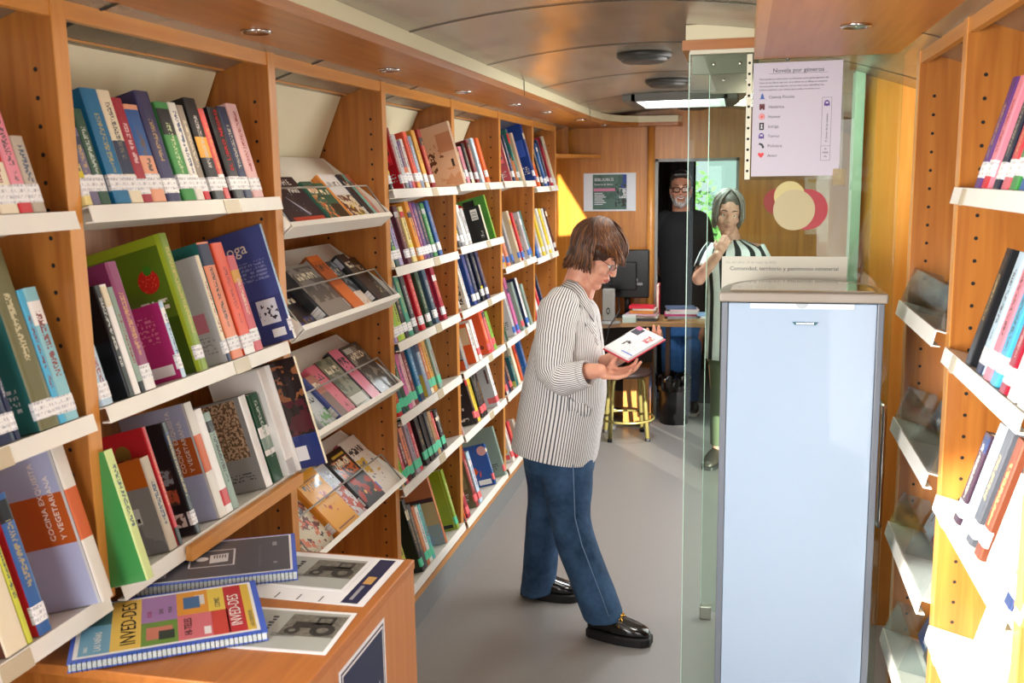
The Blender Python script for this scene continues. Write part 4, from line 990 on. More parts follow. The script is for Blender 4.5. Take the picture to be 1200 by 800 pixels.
# books lying face-out in the sloping trays: (start, width, height, thickness, spine, cover, layers, words)
TB = {
 0: [(0.1, 0.245, .20, .024, '24263a', '1e1f30', [('P', .1, .95, 0, .22, 'c8442e'), ('N', .3, .7, .3, .75, '9aa4b8', 80, .62)], 'navy book with a needle motif and red foot', 'white'),
     (0.352, 0.08, .175, .03, '2c6e5c', '2a5c50', [('N', .05, .95, .1, .9, 'd0642c', 60, .55), ('N', .05, .95, .1, .9, 'e0c890', 90, .6)], 'green book with orange lettering', None),
     (0.438, 0.082, .17, .026, '2f8a6a', '245a48', [('P', .1, .9, .1, .5, '1c2420')], 'dark green narrow book', None),
     (0.525, 0.135, .205, .03, 'e0944a', 'd8cdb8', [('P', .0, 1, .55, 1, 'd8d8da'), ('N', 0, 1, .05, .55, '5a3420', 45, .5), ('N', .3, .8, .1, .4, 'c8b428', 60, .55)], 'pale book with a dark figure photo', None),
     (0.665, 0.04, .20, .036, '1b1e2a', '20222c', [], 'black-spined thick book', 'stick'),
     (0.71, 0.042, .205, .03, '58a8a8', '6ab4b0', [], 'turquoise book', 'stick'),
     (0.757, 0.04, .21, .026, 'd06a54', 'd87a62', [('P', .1, .9, .5, .8, 'e0a48c')], 'coral book', 'stick')],
 1: [(0.09, 0.115, .15, .012, '1c1a24', '221c20', [('N', 0, 1, 0, 1, 'c89a1c', 50, .62), ('N', 0, 1, 0, 1, '3a3aa0', 45, .6)], 'thin dark magazine with yellow flecks', None),
     (0.21, 0.182, .215, .046, '303338', '8a8680', [('N', 0, 1, .3, .95, '55524e', 30, .5)], 'thick charcoal-spined novel', 'stick'),
     (0.397, 0.092, .235, .05, '8a4a22', 'd87030', [('P', .05, .95, .45, .9, 'c06028')], 'thick brown and orange novel', 'stickg'),
     (0.494, 0.11, .215, .03, 'c06a34', '8a949c', [('P', 0, 1, 0, .36, 'e8d8cc'), ('N', 0, 1, .36, 1, '3c4448', 30, .48), ('N', 0, 1, 0, .3, 'd05030', 60, .62)], 'grey photo-cover novel with orange edge', None),
     (0.609, 0.072, .22, .05, '17181c', '1e1f22', [('P', .1, .9, .55, .75, '4a4640')], 'thick black novel with square white labels', 'stickg'),
     (0.686, 0.108, .21, .03, '202124', '2a2622', [('N', .1, .9, .2, .5, 'a89a70', 90, .58)], 'black book with small gold lettering', None)],
 2: [(0.187, 0.094, .14, .02, 'b8c4cc', 'c4ccd0', [('N', 0, 1, 0, .5, '5a9a4c', 40, .52)], 'pale booklet with green foot', None),
     (0.287, 0.058, .18, .035, '4a5a9c', '7a5a50', [('P', 0, 1, .6, 1, 'b0705c')], 'blue-spined brown book', 'stick'),
     (0.35, 0.072, .21, .028, 'd8647a', 'dc7082', [('N', 0, 1, 0, .6, '8a3040', 50, .6)], 'rose-pink book with red corner', 'stick'),
     (0.43, 0.12, .215, .028, '6a2a30', '8a8a72', [('N', 0, 1, .3, 1, '55604c', 30, .5), ('P', .1, .95, .1, .26, 'e0e2da')], 'grey-green book with broad white label', 'stick'),
     (0.555, 0.077, .23, .032, '22222a', 'de7a94', [('N', .2, .9, .55, .85, '5a2038', 60, .56)], 'pink book with black spine', 'stick'),
     (0.637, 0.155, .225, .034, '3a2030', '4c4c48', [('N', 0, 1, .1, .95, '8f8c80', 26, .55), ('P', .1, .5, .85, .95, 'c8c8c0')], 'dark grey photo book', 'stick')],
 3: [(0.045, 0.185, .175, .012, 'd8d0b8', 'd6cdb4', [('N', 0, 1, 0, 1, '6a3a34', 24, .56), ('N', 0, 1, 0, 1, 'd87a5a', 30, .6), ('N', 0, 1, .0, .9, '202020', 40, .62), ('P', 0, .3, 0, .12, '4cb078')], 'comic book with crowded drawn faces', None),
     (0.235, 0.16, .235, .032, 'd88a20', 'e8a82c', [('P', .12, .9, .86, .88, '7a3c18'), ('P', .12, .9, .08, .1, '7a3c18'), ('N', .3, .7, .3, .65, 'a02c20', 45, .56)], 'yellow-orange book with a red figure', 'stickr'),
     (0.4, 0.075, .225, .026, 'c03444', 'd9d9dc', [('P', 0, 1, .6, .95, 'c4d0dc'), ('N', 0, 1, .05, .6, 'b8482c', 40, .5), ('N', .1, .9, .3, .9, '5a4a8a', 40, .6)], 'red-spined book with a collage cover', None),
     (0.48, 0.155, .24, .034, '1a1a1e', '1c1719', [('N', .1, .9, .55, .85, 'c86428', 60, .5), ('N', .05, 1, .1, .5, 'a83018', 22, .52), ('N', .3, .8, .15, .4, 'f0b060', 30, .6), ('P', .3, .9, .88, .92, 'c8a83c')], 'black book with a glowing orange scene', 'stickp'),
     (0.64, 0.152, .25, .024, 'c8607a', 'e6e0d6', [('N', .1, .8, .35, .65, 'd8b040', 20, .54), ('N', .1, .9, .2, .7, '5a6a8a', 40, .6), ('P', 0, .16, .12, .26, '3a70c8')], 'white illustrated book with pink spine', None)]}
TN = ['topmost', 'second', 'third', 'lowest']
for k in TB:
    F, B, v, n = tray_frame(k)
    for q, (u, w, h, t_, sc, cv, lay, words, opt) in enumerate(TB[k]):
        N_ = NT('tray_cover_print', C(cv), .28, .2)
        for i_, L in enumerate(lay):
            if L[0] == 'P': N_.lay(N_.box(('Y', L[1]*w, L[2]*w), ('Z', L[3]*h, L[4]*h)), C(L[5]))
            else: N_.lay(N_.both(N_.box(('Y', L[1]*w, L[2]*w), ('Z', L[3]*h, L[4]*h)), N_.noise(L[6], L[7], i_*3.1+q)), C(L[5]))
        if 'needle' not in words: N_.lay(N_.both(N_.box(('Y', .15*w, .85*w), ('Z', .72*h, .84*h)), N_.cells('Y', 'Z', .006, .012, .45, q+k)), lin('e6ddc4') if lum(C(cv)) < .3 else lin('303038'))
        cm = N_.done(); sm = spine_mat(sc, t_, h, 'e0d6bc', [], q+k*7.7, 0)
        # in its own frame: x out of the slope, y along the tray (spine at y=0), z up the slope
        mb = MB(); e = .002
        prof = [(0, w), (e, w), (e, .005), (t_*.25, e), (t_*.75, e), (t_-e, .005), (t_-e, w), (t_, w), (t_, .004), (t_*.8, 0), (t_*.2, 0), (0, .004)]
        nP = len(prof); vs = [(x, y, z) for z in (0, h) for x, y in prof]
        mb.add(vs, [tuple(range(nP-1, -1, -1)), tuple(range(nP, 2*nP))], 0)
        for i_ in range(nP):
            j = (i_+1) % nP
            sp = prof[i_][1] <= .0041 and prof[j][1] <= .0041
            mb.add([vs[j], vs[i_], vs[nP+i_], vs[nP+j]], [(0, 1, 2, 3)], 1 if sp else 0)
        o = mb.build('book', [cm, sm])
        Mx = Matrix((n, V((0, 1, 0)), v)).transposed().to_4x4()
        Mx = Matrix((n, V((0, 1, 0)), v)).transposed().to_4x4(); Mx.translation = B + v*.005 + n*.001 + V((0, ty0 + u, 0))
        o.matrix_world = Mx
        tag(o, f'{words}, {NUM[q]} in the {TN[k]} sloping tray', 'book', f'books in the {TN[k]} sloping tray')
        MB().box((.0022, .005, .003), (t_-.0022, w-.003, h-.003)).build('page_block', PAGES, o)
        if opt and opt.startswith('stick'):
            MB().box((t_*.08, -.0012, .022), (t_*.92, .0002, .058)).build('spine_label', sticker_mat('w'), o)
            if opt == 'stickg':
                g = MB().box((t_*.1, -.0012, h-.05), (t_*.9, .0002, h-.01)).build('genre_label', mat('grey_genre_label', 'a8aab4', .5), o)
                MB().box((t_*.4, -.0018, h-.042), (t_*.6, -.001, h-.018)).build('genre_mark', INK, g)
        if opt == 'white':
            a = text('SARAH E.', .03, mat('title_white', 'e6e6e8', .5), o, (t_, .075, h*.84), (0, 1, 0), (0, 0, 1)); b_ = text('MARI', .03, mat('title_white', '', .5), o, (t_, .14, h*.68), (0, 1, 0), (0, 0, 1))
            merge([a, b_], 'lettering')
            MB().tube([(t_+.001, .15, .05), (t_+.001, .085, .12)], [.0035, .0008], 8).build('needle_print', mat('needle_silver', 'b8bcc8', .3, metal=.6), o)
# ------------------------------------------------------------------ right-hand case and media trays
RX = .47
RB = [1.72, 2.42, 3.03]
def rcase(i, lb):
    y0, y1 = RB[i]+PT/2, RB[i+1]-PT/2; org = (RX, (y0+y1)/2, 0)
    t = thing('bookcase', lb, 'bookcase', org, 'right-hand bookcases')
    upright(t, org, RB[i+1], RX, .75, -1)
    if i == 0: upright(t, org, RB[0], RX, .75, -1)
    MB().box((.752, y0-.01, 0), (.765, y1+.01, 2.095)).build('back_panel', WOOD, t, org)
    MB().box((RX+.002, y0, 2.05), (RX+.02, y1, 2.095)).build('top_rail', EDGEY, t, org)
    MB().box((RX, y0-.019, 0), (.75, y1+.019, .13)).build('kickboard', KICK, t, org)
    return t, org, y0, y1
t, org, y0, y1 = rcase(0, 'wooden bookcase on the right with sunlit white shelves of books')
for z in (1.716, 1.352, .998, .668, .33):
    s_ = shelf(t, org, y0+.002, y1-.002, .46, z, -1, lip=.036)
    MB().prism([(.4588, z-.002), (.4505, z-.037), (.4495, z-.037), (.4578, z-.002)], 'y', y1-.14, y1-.1).build('label_holder', mat('label_holder_clear', 'c2b79c', .25), s_, org)
t, org, y0, y1 = rcase(1, 'narrow wooden case on the right with clear-fronted media trays')
ACR = glassmat('acrylic', 'f2f6f6', .08, refl=.06)
MT = [1.385, 1.038, .715, .372]
for k, z in enumerate(MT):
    s_ = shelf(t, org, y0+.002, y1-.002, .445, z, -1, depth=.2, back=.16, lip=.04)
    n_ = V((-ST, 0, CT))
    f0 = V((.448, 0, z)); 
    mb = MB(); up = V((.035, 0, .095))
    a = f0; b_ = f0 + up; mb.prism([(a.x, a.z+.001), (b_.x, b_.z), (b_.x+.003, b_.z), (a.x+.003, a.z+.001)], 'y', y0+.006, y1-.006)
    mb.build('clear_front', ACR, s_, org)
    for y in (y0+.008, y0+.3, y1-.011):
        MB().prism([(.452, z+.002), (.484, z+.094), (.56, z+.07), (.6, z-.03)], 'y', y, y+.003).build('clear_divider', ACR, s_, org)
DV = [('a83038', 'red'), ('2a2c34', 'black'), ('c8ccd2', 'silver-white'), ('3a5a8c', 'blue'), ('6a3a6a', 'purple'), ('d8a838', 'yellow')]
TRN = ['topmost', 'second', 'third', 'lowest']
for k, z in enumerate(MT):
    for q in range(4):
        c, cn = DV[(q*2 + k) % 6] if k else DV[(q+1) % 6]
        N_ = NT('disc_sleeve', lin(c), .3, .2)
        N_.lay(N_.box(('Y', .02, .11), ('Z', .1, .16)), lin('dcdcdc')); N_.lay(N_.both(N_.box(('Y', .02, .11), ('Z', .03, .16)), N_.noise(60, .55, q+k*3.)), lin('5a4a48')); N_.lay(N_.box(('Y', .02, .06), ('Z', .012, .03)), lin('e8e8e8'))
        cm = N_.done()
        yy = y0 + .02 + q*.134
        o = bpy.data.objects.new('disc_case', MB().box((.0016, 0, 0), (.0134, .126, .18)).mesh('insert', cm)); COL.objects.link(o)
        o.location = (.535 + .006*(q % 2), yy, z - .004); o.rotation_euler = (0, math.radians(24), 0)
        tag(o, f'{cn} disc case, {NUM[q]} from near end of {TRN[k]} clear-fronted tray', 'disc case', f'disc cases in the {TRN[k]} clear-fronted tray')
        MB().box((-.0002, -.001, -.0005), (.0016, .127, .1812)).build('clear_lid', glassmat('case_lid', 'f4f6f8', .05, refl=.05), o)
        MB().box((.0134, -.001, -.0005), (.0155, .127, .1812)).build('case_back', BLACKP, o)

# ------------------------------------------------------------------ desk in the foreground, papers and booklets on it
DX0, DX1, DY0, DY1, DZ = -1.32, -.722, 1.435, 2.045, .885
t = thing('desk', 'wooden desk corner in the foreground with booklets on top', 'desk', (-1.03, 1.74, 0))
mb = MB().box((DX0, DY0, DZ-.022), (DX1, DY1, DZ)); mb.build('desktop', wood('desk_top', 'a5622a', 'b87232', axis='Y', rough=.4), t, (-1.03, 1.74, 0), bevel=.003)
MB().box((DX1-.022, DY0+.003, 0), (DX1-.003, DY1-.003, DZ-.022)).build('front_panel', wood('desk_front', 'b3713a', 'bf7d44'), t, (-1.03, 1.74, 0))
MB().box((-1.19, DY1-.022, 0), (DX1-.024, DY1-.004, DZ-.022)).build('side_panel', WOOD, t, (-1.03, 1.74, 0))
MB().box((DX0+.004, DY0+.004, 0), (DX1-.024, DY0+.022, DZ-.022)).build('side_panel', WOOD, t, (-1.03, 1.74, 0))
# navy card with the library emblem stuck on the desk's aisle side
NAVY = mat('navy_print', '1b2048', .4); WPR = mat('white_print', 'e4e8f0', .5)
px = DX1 - .0025
cy0, cy1, cz0, cz1 = 1.60, 1.842, .497, .835
pl = MB().box((px, cy0, cz0), (px+.0012, cy1, cz1)).build('poster', WPR)
tag(pl, 'navy and white emblem poster stuck on the desk side', 'poster')
mb = MB()
for q, (g, mi) in enumerate(((.008, 0), (.0125, 1), (.017, 0))): mb.box((px+.0012+.0003*q, cy0+g, cz0+g), (px+.0016+.0003*q, cy1-g, cz1-g), mi)
mb.build('border', [NAVY, WPR], pl)
mb = MB()
def rdisc(mb, c, ry, rz, x, mi=0, n=28):
    vs = [(x, c[0]+ry*math.cos(2*PI*i/n), c[1]+rz*math.sin(2*PI*i/n)) for i in range(n)]
    mb.add(vs, [tuple(range(n))], mi)
rdisc(mb, (1.712, .697), .026, .040, px+.0028)
mb.add([(px+.0028, 1.735, .60), (px+.0028, 1.80, .60), (px+.0028, 1.80, .715), (px+.0028, 1.735, .675)], [(0, 1, 2, 3)])
mb.add([(px+.0028, 1.668, .60), (px+.0028, 1.73, .60), (px+.0028, 1.73, .65), (px+.0028, 1.668, .635)], [(0, 1, 2, 3)])
for y in (1.703, 1.722): rdisc(mb, (y, .70), .0028, .0055, px+.0031, 1, 10)
for q in range(3): mb.box((px+.003, 1.745+q*.017, .62), (px+.0032, 1.750+q*.017, .672+.008*q), 1)
mb.build('emblem', [WPR, NAVY], pl)

def sheet(name, lb, c, sx, sy, ang, z, cat, m, thick=.0006, grp=None):
    """flat paper: local x to the right edge, y away; top at z"""
    o = MB().box((-sx/2, -sy/2, 0), (sx/2, sy/2, thick)).build(name, m)
    o.location = (c[0], c[1], z); o.rotation_euler = (0, 0, ang)
    return tag(o, lb, cat, grp)
def patch(mb, x0, y0, x1, y1, z, mi=0): mb.add([(x0, y0, z), (x1, y0, z), (x1, y1, z), (x0, y1, z)], [(0, 1, 2, 3)], mi)
def photo_mat(seed, base='b7b8b0'):
    n = NT('tractor_print', lin(base), .45)
    return n
TRA = mat('old_photo_dark', '2d2b27', .5, var=.5, vscale=140); TRB = mat('old_photo_mid', '6c695f', .5, var=.4, vscale=90); SEP = mat('flyer_grey', 'a7aaa4', .5)
def tractor(mb, x, y, s, z):
    """dark printed picture of a tractor, in quads and discs"""
    def disc(cx, cy, r, mi, dz, n=18): mb.add([(x+s*(cx+r*math.cos(2*PI*i/n)), y+s*(cy+r*math.sin(2*PI*i/n)), z+dz) for i in range(n)], [tuple(range(n))], mi)
    patch(mb, x+s*-.5, y+s*-.35, x+s*.5, y+s*.45, z, 1)
    patch(mb, x+s*-.35, y+s*-.05, x+s*.3, y+s*.18, z+.0001, 0); patch(mb, x+s*.0, y+s*.1, x+s*.32, y+s*.4, z+.0001, 0); patch(mb, x+s*.05, y+s*.18, x+s*.26, y+s*.34, z+.0002, 1)
    disc(.22, -.1, .22, 0, .0002); disc(-.3, -.16, .14, 0, .0002); disc(.22, -.1, .1, 1, .0003); disc(-.3, -.16, .06, 1, .0003)
def flyer(c, ang, z, lb):
    o = sheet('flyer', lb, c, .215, .178, ang, z, 'flyer', PAPER, grp='tractor flyers on the desk')
    mb = MB(); patch(mb, -.102, -.079, .098, .079, .0008, 2); mb2 = mb
    mb.build('print_panel', [TRA, TRB, SEP], o)
    mb = MB(); tractor(mb, .04, .015, .115, .0011); mb.build('tractor_picture', [TRA, TRB, SEP], o)
    mb = MB()
    for q in range(9): patch(mb, -.055+.004*(q % 2), -.055+.0125*q, -.043, -.047+.0125*q, .0011)
    for q in range(4): patch(mb, -.03, -.03+.004*q, .02, -.0288+.004*q, .0011)
    mb.build('caption', INK, o)
    return o
flyer((-.846, 1.652), math.radians(3), DZ+.0008, 'grey tractor flyer with white border, nearest the desk edge')
fz = DZ + .0008
big = sheet('leaflet', 'large white leaflet with a navy stripe at the desk corner', (-.886, 1.905), .285, .255, math.radians(0), fz, 'leaflet', PAPER)
mb = MB(); patch(mb, .088, -.118, .126, .118, .0009); mb.build('navy_stripe', NAVY, big)
mb = MB(); patch(mb, .098, -.02, .118, .02, .0012); mb.build('crest', mat('crest_gold', 'c79a58', .5), big)
a = MB().box((.1, -.1, .0009), (.108, -.03, .0011)).build('stripe_text', mat('print_grey', '9a9aa2', .5), big); 

mb = MB()
for q in range(3): patch(mb, -.06+.05*q, -.122, -.057+.05*q, -.095, .0009)
mb.build('rule_lines', INK, big)
flyer((-.918, 1.925), math.radians(0), fz+.0016, 'grey tractor flyer lying on the white leaflet')

COILM = mat('coil_black', '1a1a1c', .35)
def booklet(lb, c, sx, sy, ang, z, T, cover_parts, edgecol=0, pitch=.0085, tiltx=0):
    """wire-bound booklet: binding along local -y side"""
    t = thing('ring_bound_booklet', lb, 'booklet', (c[0], c[1], z), 'ring-bound booklets on the desk', (tiltx, 0, ang))
    pg = MB().box((-sx/2+.002, -sy/2+.004, .001), (sx/2-.002, sy/2-.002, T-.001)).build('pages', mat('booklet_pages', 'b9c0bc', .6, var=.25, vscale=300), t)
    MB().box((-sx/2, -sy/2, 0), (sx/2, sy/2, .001)).build('back_cover', mat('blue_cover', '3f63d0', .3), t)
    cv = MB().box((-sx/2, -sy/2, T-.001), (sx/2, sy/2, T)).build('front_cover', mat('blue_cover', '3f63d0', .3), t)
    mb = MB(); x = -sx/2 + .008
    while x < sx/2 - .006:
        pts = [(x, -sy/2+.004+(T*.62)*math.sin(a), T/2+(T*.62)*math.cos(a)) for a in [PI*(-.12 - .88*i/9) for i in range(10)]]
        mb.tube(pts, .0009, 5, cap=False); x += pitch
    mb.build('wire_binding', COILM, t)
    cover_parts(cv, T)
    return t
def cov1(cv, T):
    sx, sy = .352, .262
    mb = MB(); patch(mb, -sx/2+.008, -sy/2+.014, sx/2-.012, sy/2-.006, T+.0003); mb.build('printed_sheet', PAPER, cv)
    x0, x1, ya, yb = -sx/2+.016, sx/2-.018, -sy/2+.022, sy/2-.014
    def blk(nm, a, b, c, d, col, z=.0006):
        mb = MB(); patch(mb, x0+(x1-x0)*a, ya+(yb-ya)*c, x0+(x1-x0)*b, ya+(yb-ya)*d, T+z); mb.build(nm, mat('print_'+col, col, .45), cv)
    blk('colour_block', 0, .17, 0, .55, '6aa4c4'); blk('colour_block', 0, .17, .55, 1, '3f6a70'); blk('colour_block', .17, .34, 0, 1, 'e8c45c'); blk('colour_block', .34, .55, .45, 1, 'a078b4'); blk('colour_block', .34, .55, 0, .45, '6c9440')
    blk('colour_block', .55, .74, .5, 1, 'e09a34'); blk('colour_block', .55, .75, 0, .5, 'd4707c'); blk('colour_block', .74, .84, .5, 1, 'e2c850'); blk('colour_block', .75, .85, 0, .5, 'c84238'); blk('colour_block', .84, .95, 0, 1, 'bb2630'); blk('colour_block', .95, 1, 0, 1, 'd8b848')
    blk('picture', .37, .52, .1, .34, 'c87868', .0009); blk('picture', .44, .53, .08, .25, '2c3a34', .0012); blk('picture', .59, .69, .62, .88, '3f6c9c', .0009); blk('picture', .66, .72, .68, .9, 'dcdcdc', .0008); blk('picture', .7, .74, .05, .2, 'e8e8ea', .0009)
    K = mat('ink_black', '16161a', .5); Wt = mat('title_white', 'e6e6e8', .5)
    L = lambda s, sz, m, fx, fy: text(s, sz, m, cv, (x0+(x1-x0)*fx, ya+(yb-ya)*fy, T+.0008), (0, 1, 0), (-1, 0, 0), ext=.0001)
    L('INVED-DES', .040, K, .31, .07); L('INVED-DES', .031, Wt, .925, .12); L('LAS NIÑAS', .017, Wt, .12, .05); L('UNO', .010, Wt, .05, .05)
    L('HI-TELES', .02, K, .63, .08); L('COMIC', .015, mat('ink_grey', '5a5a50', .5), .81, .56); L('DOS', .012, mat('ink_grey', '', .5), .47, .6); L('VUELA', .010, mat('ink_grey', '', .5), .52, .6); L('ROSA', .012, mat('ink_rose', 'b04a78', .5), .4, .55); L('LAS CUENTISTAS', .010, mat('ink_grey', '', .5), .99, .05)
def cov2(cv, T):
    sx, sy = .342, .242
    mb = MB(); patch(mb, -sx/2+.004, -sy/2+.012, sx/2-.01, sy/2-.005, T+.0003); mb.build('printed_sheet', PAPER, cv)
    mb = MB(); patch(mb, -sx/2+.006, -sy/2+.017, sx/2-.015, sy/2-.01, T+.0006); mb.build('dark_panel', mat('charcoal_print', '4a4a54', .4), cv)
    z = T+.0009
    mb = MB(); a, b_, c, d, w = -.065, .035, -.045, .055, .004
    for r in ((a, c, b_, c+w), (a, d-w, b_, d), (a, c, a+w, d), (b_-w, c, b_, d)): patch(mb, r[0], r[1], r[2], r[3], z)
    n = 20; mb.add([(-.037+.014*math.cos(2*PI*i/n), .005+.013*math.sin(2*PI*i/n), z) for i in range(n)], [tuple(range(n))])
    mb.add([(-.02, -.025, z), (.02, -.02, z), (.02, .03, z), (-.02, .025, z)], [(0, 1, 2, 3)])
    mb.build('emblem', mat('print_pale', 'd6d8de', .5), cv)
    mb = MB()
    for q in range(5): patch(mb, -.012+.006*q, .003, -.009+.006*q, .022, z+.0003)
    mb.build('emblem_lines', mat('charcoal_print', '4a4a54', .4), cv)
    text('Lectura Fácil', .022, mat('print_pale', '', .5), cv, (-.108, -.085, T+.0007), (0, 1, 0), (-1, 0, 0), ext=.0001)
    mb = MB()
    for q in range(14): patch(mb, .088+.003*(q % 2), -.07+.0095*q, .089+.003*(q % 2), -.063+.0095*q, z)
    patch(mb, .12, -.06, .128, -.05, z); patch(mb, .118, .05, .128, .075, z)
    mb.build('small_print', mat('print_grey', '9a9aa2', .5), cv)
A1 = math.radians(21)
booklet('dark grey ring-bound booklet behind the colourful one', (-1.141, 1.905), .342, .242, math.radians(27), fz+.0028, .02, cov2)
booklet('colourful ring-bound booklet with multicoloured blocks, nearest the camera', (-1.083, 1.612), .352, .262, math.radians(33), DZ+.0034, .017, cov1)

# ------------------------------------------------------------------ glass screen, notices, stickers
GY = 3.18
GLASS = glassmat('screen_glass', 'f2f9f5')
GEDGE = mat('glass_edge_bright', 'c4e4d4', .15, spec=.8)
t = thing('glass_screen', 'tall clear glass screen behind the white fridge, notice taped on it', 'glass screen', (.15, GY, 0))
o_ = (.15, GY, 0)
MB().box((-.172, GY, .015), (.452, GY+.006, 2.125)).build('pane', GLASS, t, o_)
MB().box((-.1745, GY-.001, .015), (-.172, GY+.007, 2.125)).build('pane_edge', GEDGE, t, o_)
MB().box((-.172, GY-.012, 2.118), (.46, GY+.018, 2.132)).build('top_channel', mat('channel_pale', 'd0cdb8', .3), t, o_)
MB().box((-.172, GY-.012, 0), (.46, GY+.018, .018)).build('floor_channel', STEEL, t, o_)
h = MB().tube([(.437, GY-.002, 1.04), (.437, GY-.045, 1.035), (.437, GY-.05, 1.01), (.437, GY-.05, .68), (.437, GY-.045, .655), (.437, GY-.002, .65)], .009, 12).build('handle', CHROME, t, o_)
t2 = thing('glass_screen', 'second glass pane set back behind the fridge screen, on a floor clamp', 'glass screen', (.15, 3.77, 0)); o2_ = (.15, 3.77, 0)
MB().box((-.13, 3.77, .03), (.45, 3.776, 2.12)).build('pane', GLASS, t2, o2_)
MB().box((-.1325, 3.769, .03), (-.13, 3.777, 2.12)).build('pane_edge', GEDGE, t2, o2_)
mb = MB().box((-.135, 3.755, 0), (-.09, 3.79, .055)); mb.build('floor_clamp', STEEL, t2, o2_, bevel=.004)
mb = MB().box((-.128, 3.757, 2.045), (.05, 3.789, 2.13)); cl = mb.build('top_clamp', mat('clamp_bronze', '6a6458', .35, metal=.7), t2, o2_)
for x in (-.08, .0): MB().lathe([(.006, 0), (.006, .004), (.001, .005)], n=12).build('screw', CHROME, cl).matrix_local = Matrix.Translation((x-.15, -.015, 2.09)) @ Matrix.Rotation(PI/2, 4, 'X')
mb = MB().box((-.165, GY+.008, 2.06), (.035, GY+.03, 2.116)); cl = mb.build('top_clamp', mat('clamp_bronze', '', .35), t, o_)
for x in (-.1, -.02): MB().lathe([(.006, 0), (.006, .004), (.001, .005)], n=12).build('screw', CHROME, cl).matrix_local = Matrix.Translation((x-.15, .006, 2.088)) @ Matrix.Rotation(PI/2, 4, 'X')
MB().lathe([(.009, 0), (.009, -.025), (.001, -.028)], n=14).build('hinge_pin', CHROME, t).location = (-.03, .008, 2.115)

# plastic sleeve with the printed notice
nx0, nx1, nz0, nz1 = .020, .284, 1.742, 2.107
t = thing('notice', 'white printed notice in a punched plastic sleeve taped to the glass', 'notice', (.152, GY-.002, 1.92)); on = (.152, GY-.002, 1.92)
slv = MB().box((nx0-.022, GY-.0022, nz0-.008), (nx1+.004, GY-.0012, nz1+.012)).build('plastic_sleeve', glassmat('sleeve_film', 'f0f2f0', .12, refl=.05), t, on)
MB().box((nx0-.02, GY-.0028, nz0-.006), (nx0-.004, GY-.0022, nz1+.006)).build('punched_strip', mat('strip_cream', 'd6d4be', .4), slv, on)
mb = MB()
for q in range(11):
    zc = nz0 + .02 + q*.0325
    pts = [(nx0-.012+.0042*math.cos(-2*PI*i/12), GY-.0031, zc+.0042*math.sin(-2*PI*i/12)) for i in range(12)]
    mb.add(pts, [tuple(range(11, -1, -1))])
mb.build('punch_hole', HOLE, slv, on)
pp = MB().box((nx0, GY-.0036, nz0+.003), (nx1-.004, GY-.0024, nz1-.022)).build('sheet', mat('notice_paper', 'bdb8c6', .55), t, on)
YF = -.0017
def nt(s_, size, x, z, align='LEFT', m=INK): return text(s_, size, m, pp, (x-on[0], YF, z-on[2]), (1, 0, 0), (0, 0, 1), align, ext=.0001)
cx = (nx0+nx1)/2
L_ = [nt('Novela por géneros', .0185, cx, nz1-.052, 'CENTER')]
body = ['Para ayudarle a seleccionar sus lecturas, en la parte superior del', 'lomo de los libros que nos va a indicar en el dibujo el conjunto', 'hemos puesto una etiqueta con un icono para identificar los', 'distintos géneros. Los iconos que puedes encontrar son:']
for q, b_ in enumerate(body): L_.append(nt(b_, .0078, nx0+.018, nz1-.073-q*.0105))
gen = ['Ciencia Ficción', 'Histórica', 'Humor', 'Intriga', 'Terror', 'Policíaca', 'Amor']
gz = [2.107-.128-.0292*q for q in range(7)]
for q, g_ in enumerate(gen): L_.append(nt(g_, .0125, nx0+.047, gz[q]))
L_.append(text('El clamor de los cuentos', .0085, INK, pp, (nx1-.042-on[0], YF, 1.845-on[2]), (0, 0, 1), (-1, 0, 0), ext=.0001))
for q, s_ in enumerate(('N', 'MAR', 'cla')): L_.append(nt(s_, .0085, nx1-.046, 1.822-q*.011, 'CENTER'))
merge(L_, 'lettering')
mb = MB()
def fr_(x0, z0, x1, z1, w=.0008):
    for r in ((x0, z0, x1, z0+w), (x0, z1-w, x1, z1), (x0, z0, x0+w, z1), (x1-w, z0, x1, z1)): mb.add([(r[0]-on[0], YF-.0003, r[1]-on[2]), (r[2]-on[0], YF-.0003, r[1]-on[2]), (r[2]-on[0], YF-.0003, r[3]-on[2]), (r[0]-on[0], YF-.0003, r[3]-on[2])], [(0, 1, 2, 3)])
fr_(nx1-.06, 1.79, nx1-.032, 1.978); fr_(nx1-.06, 1.79, nx1-.032, 1.834); 
mb.add([(cx-.085-on[0], YF-.0003, nz1-.0555-on[2]), (cx+.085-on[0], YF-.0003, nz1-.0555-on[2]), (cx+.085-on[0], YF-.0003, nz1-.0547-on[2]), (cx-.085-on[0], YF-.0003, nz1-.0547-on[2])], [(0, 1, 2, 3)])
mb.build('rule_lines', INK, pp)
def shape(polys, m, nm):
    mb = MB()
    for pts, dz in polys: mb.add([(x-on[0], YF-.0003-dz, z-on[2]) for x, z in pts], [tuple(range(len(pts)))])
    return mb.build(nm, m, pp)
def cir(x, z, r, n=16): return [(x+r*math.cos(2*PI*i/n), z+r*math.sin(2*PI*i/n)) for i in range(n)]
ix = nx0 + .028; R_ = lambda x, z, w, h: [(x-w, z-h), (x+w, z-h), (x+w, z+h), (x-w, z+h)]
IB = mat('icon_blue', '2f55a0', .5); IR = mat('icon_red', 'd02c34', .5); IM = mat('icon_maroon', '6a2a34', .5); IO = mat('icon_orange', 'e0553c', .5); IV = mat('icon_violet', '4a2f86', .5); IK = mat('icon_black', '17171a', .5); IP = mat('icon_paper', 'bdb8c6', .55)
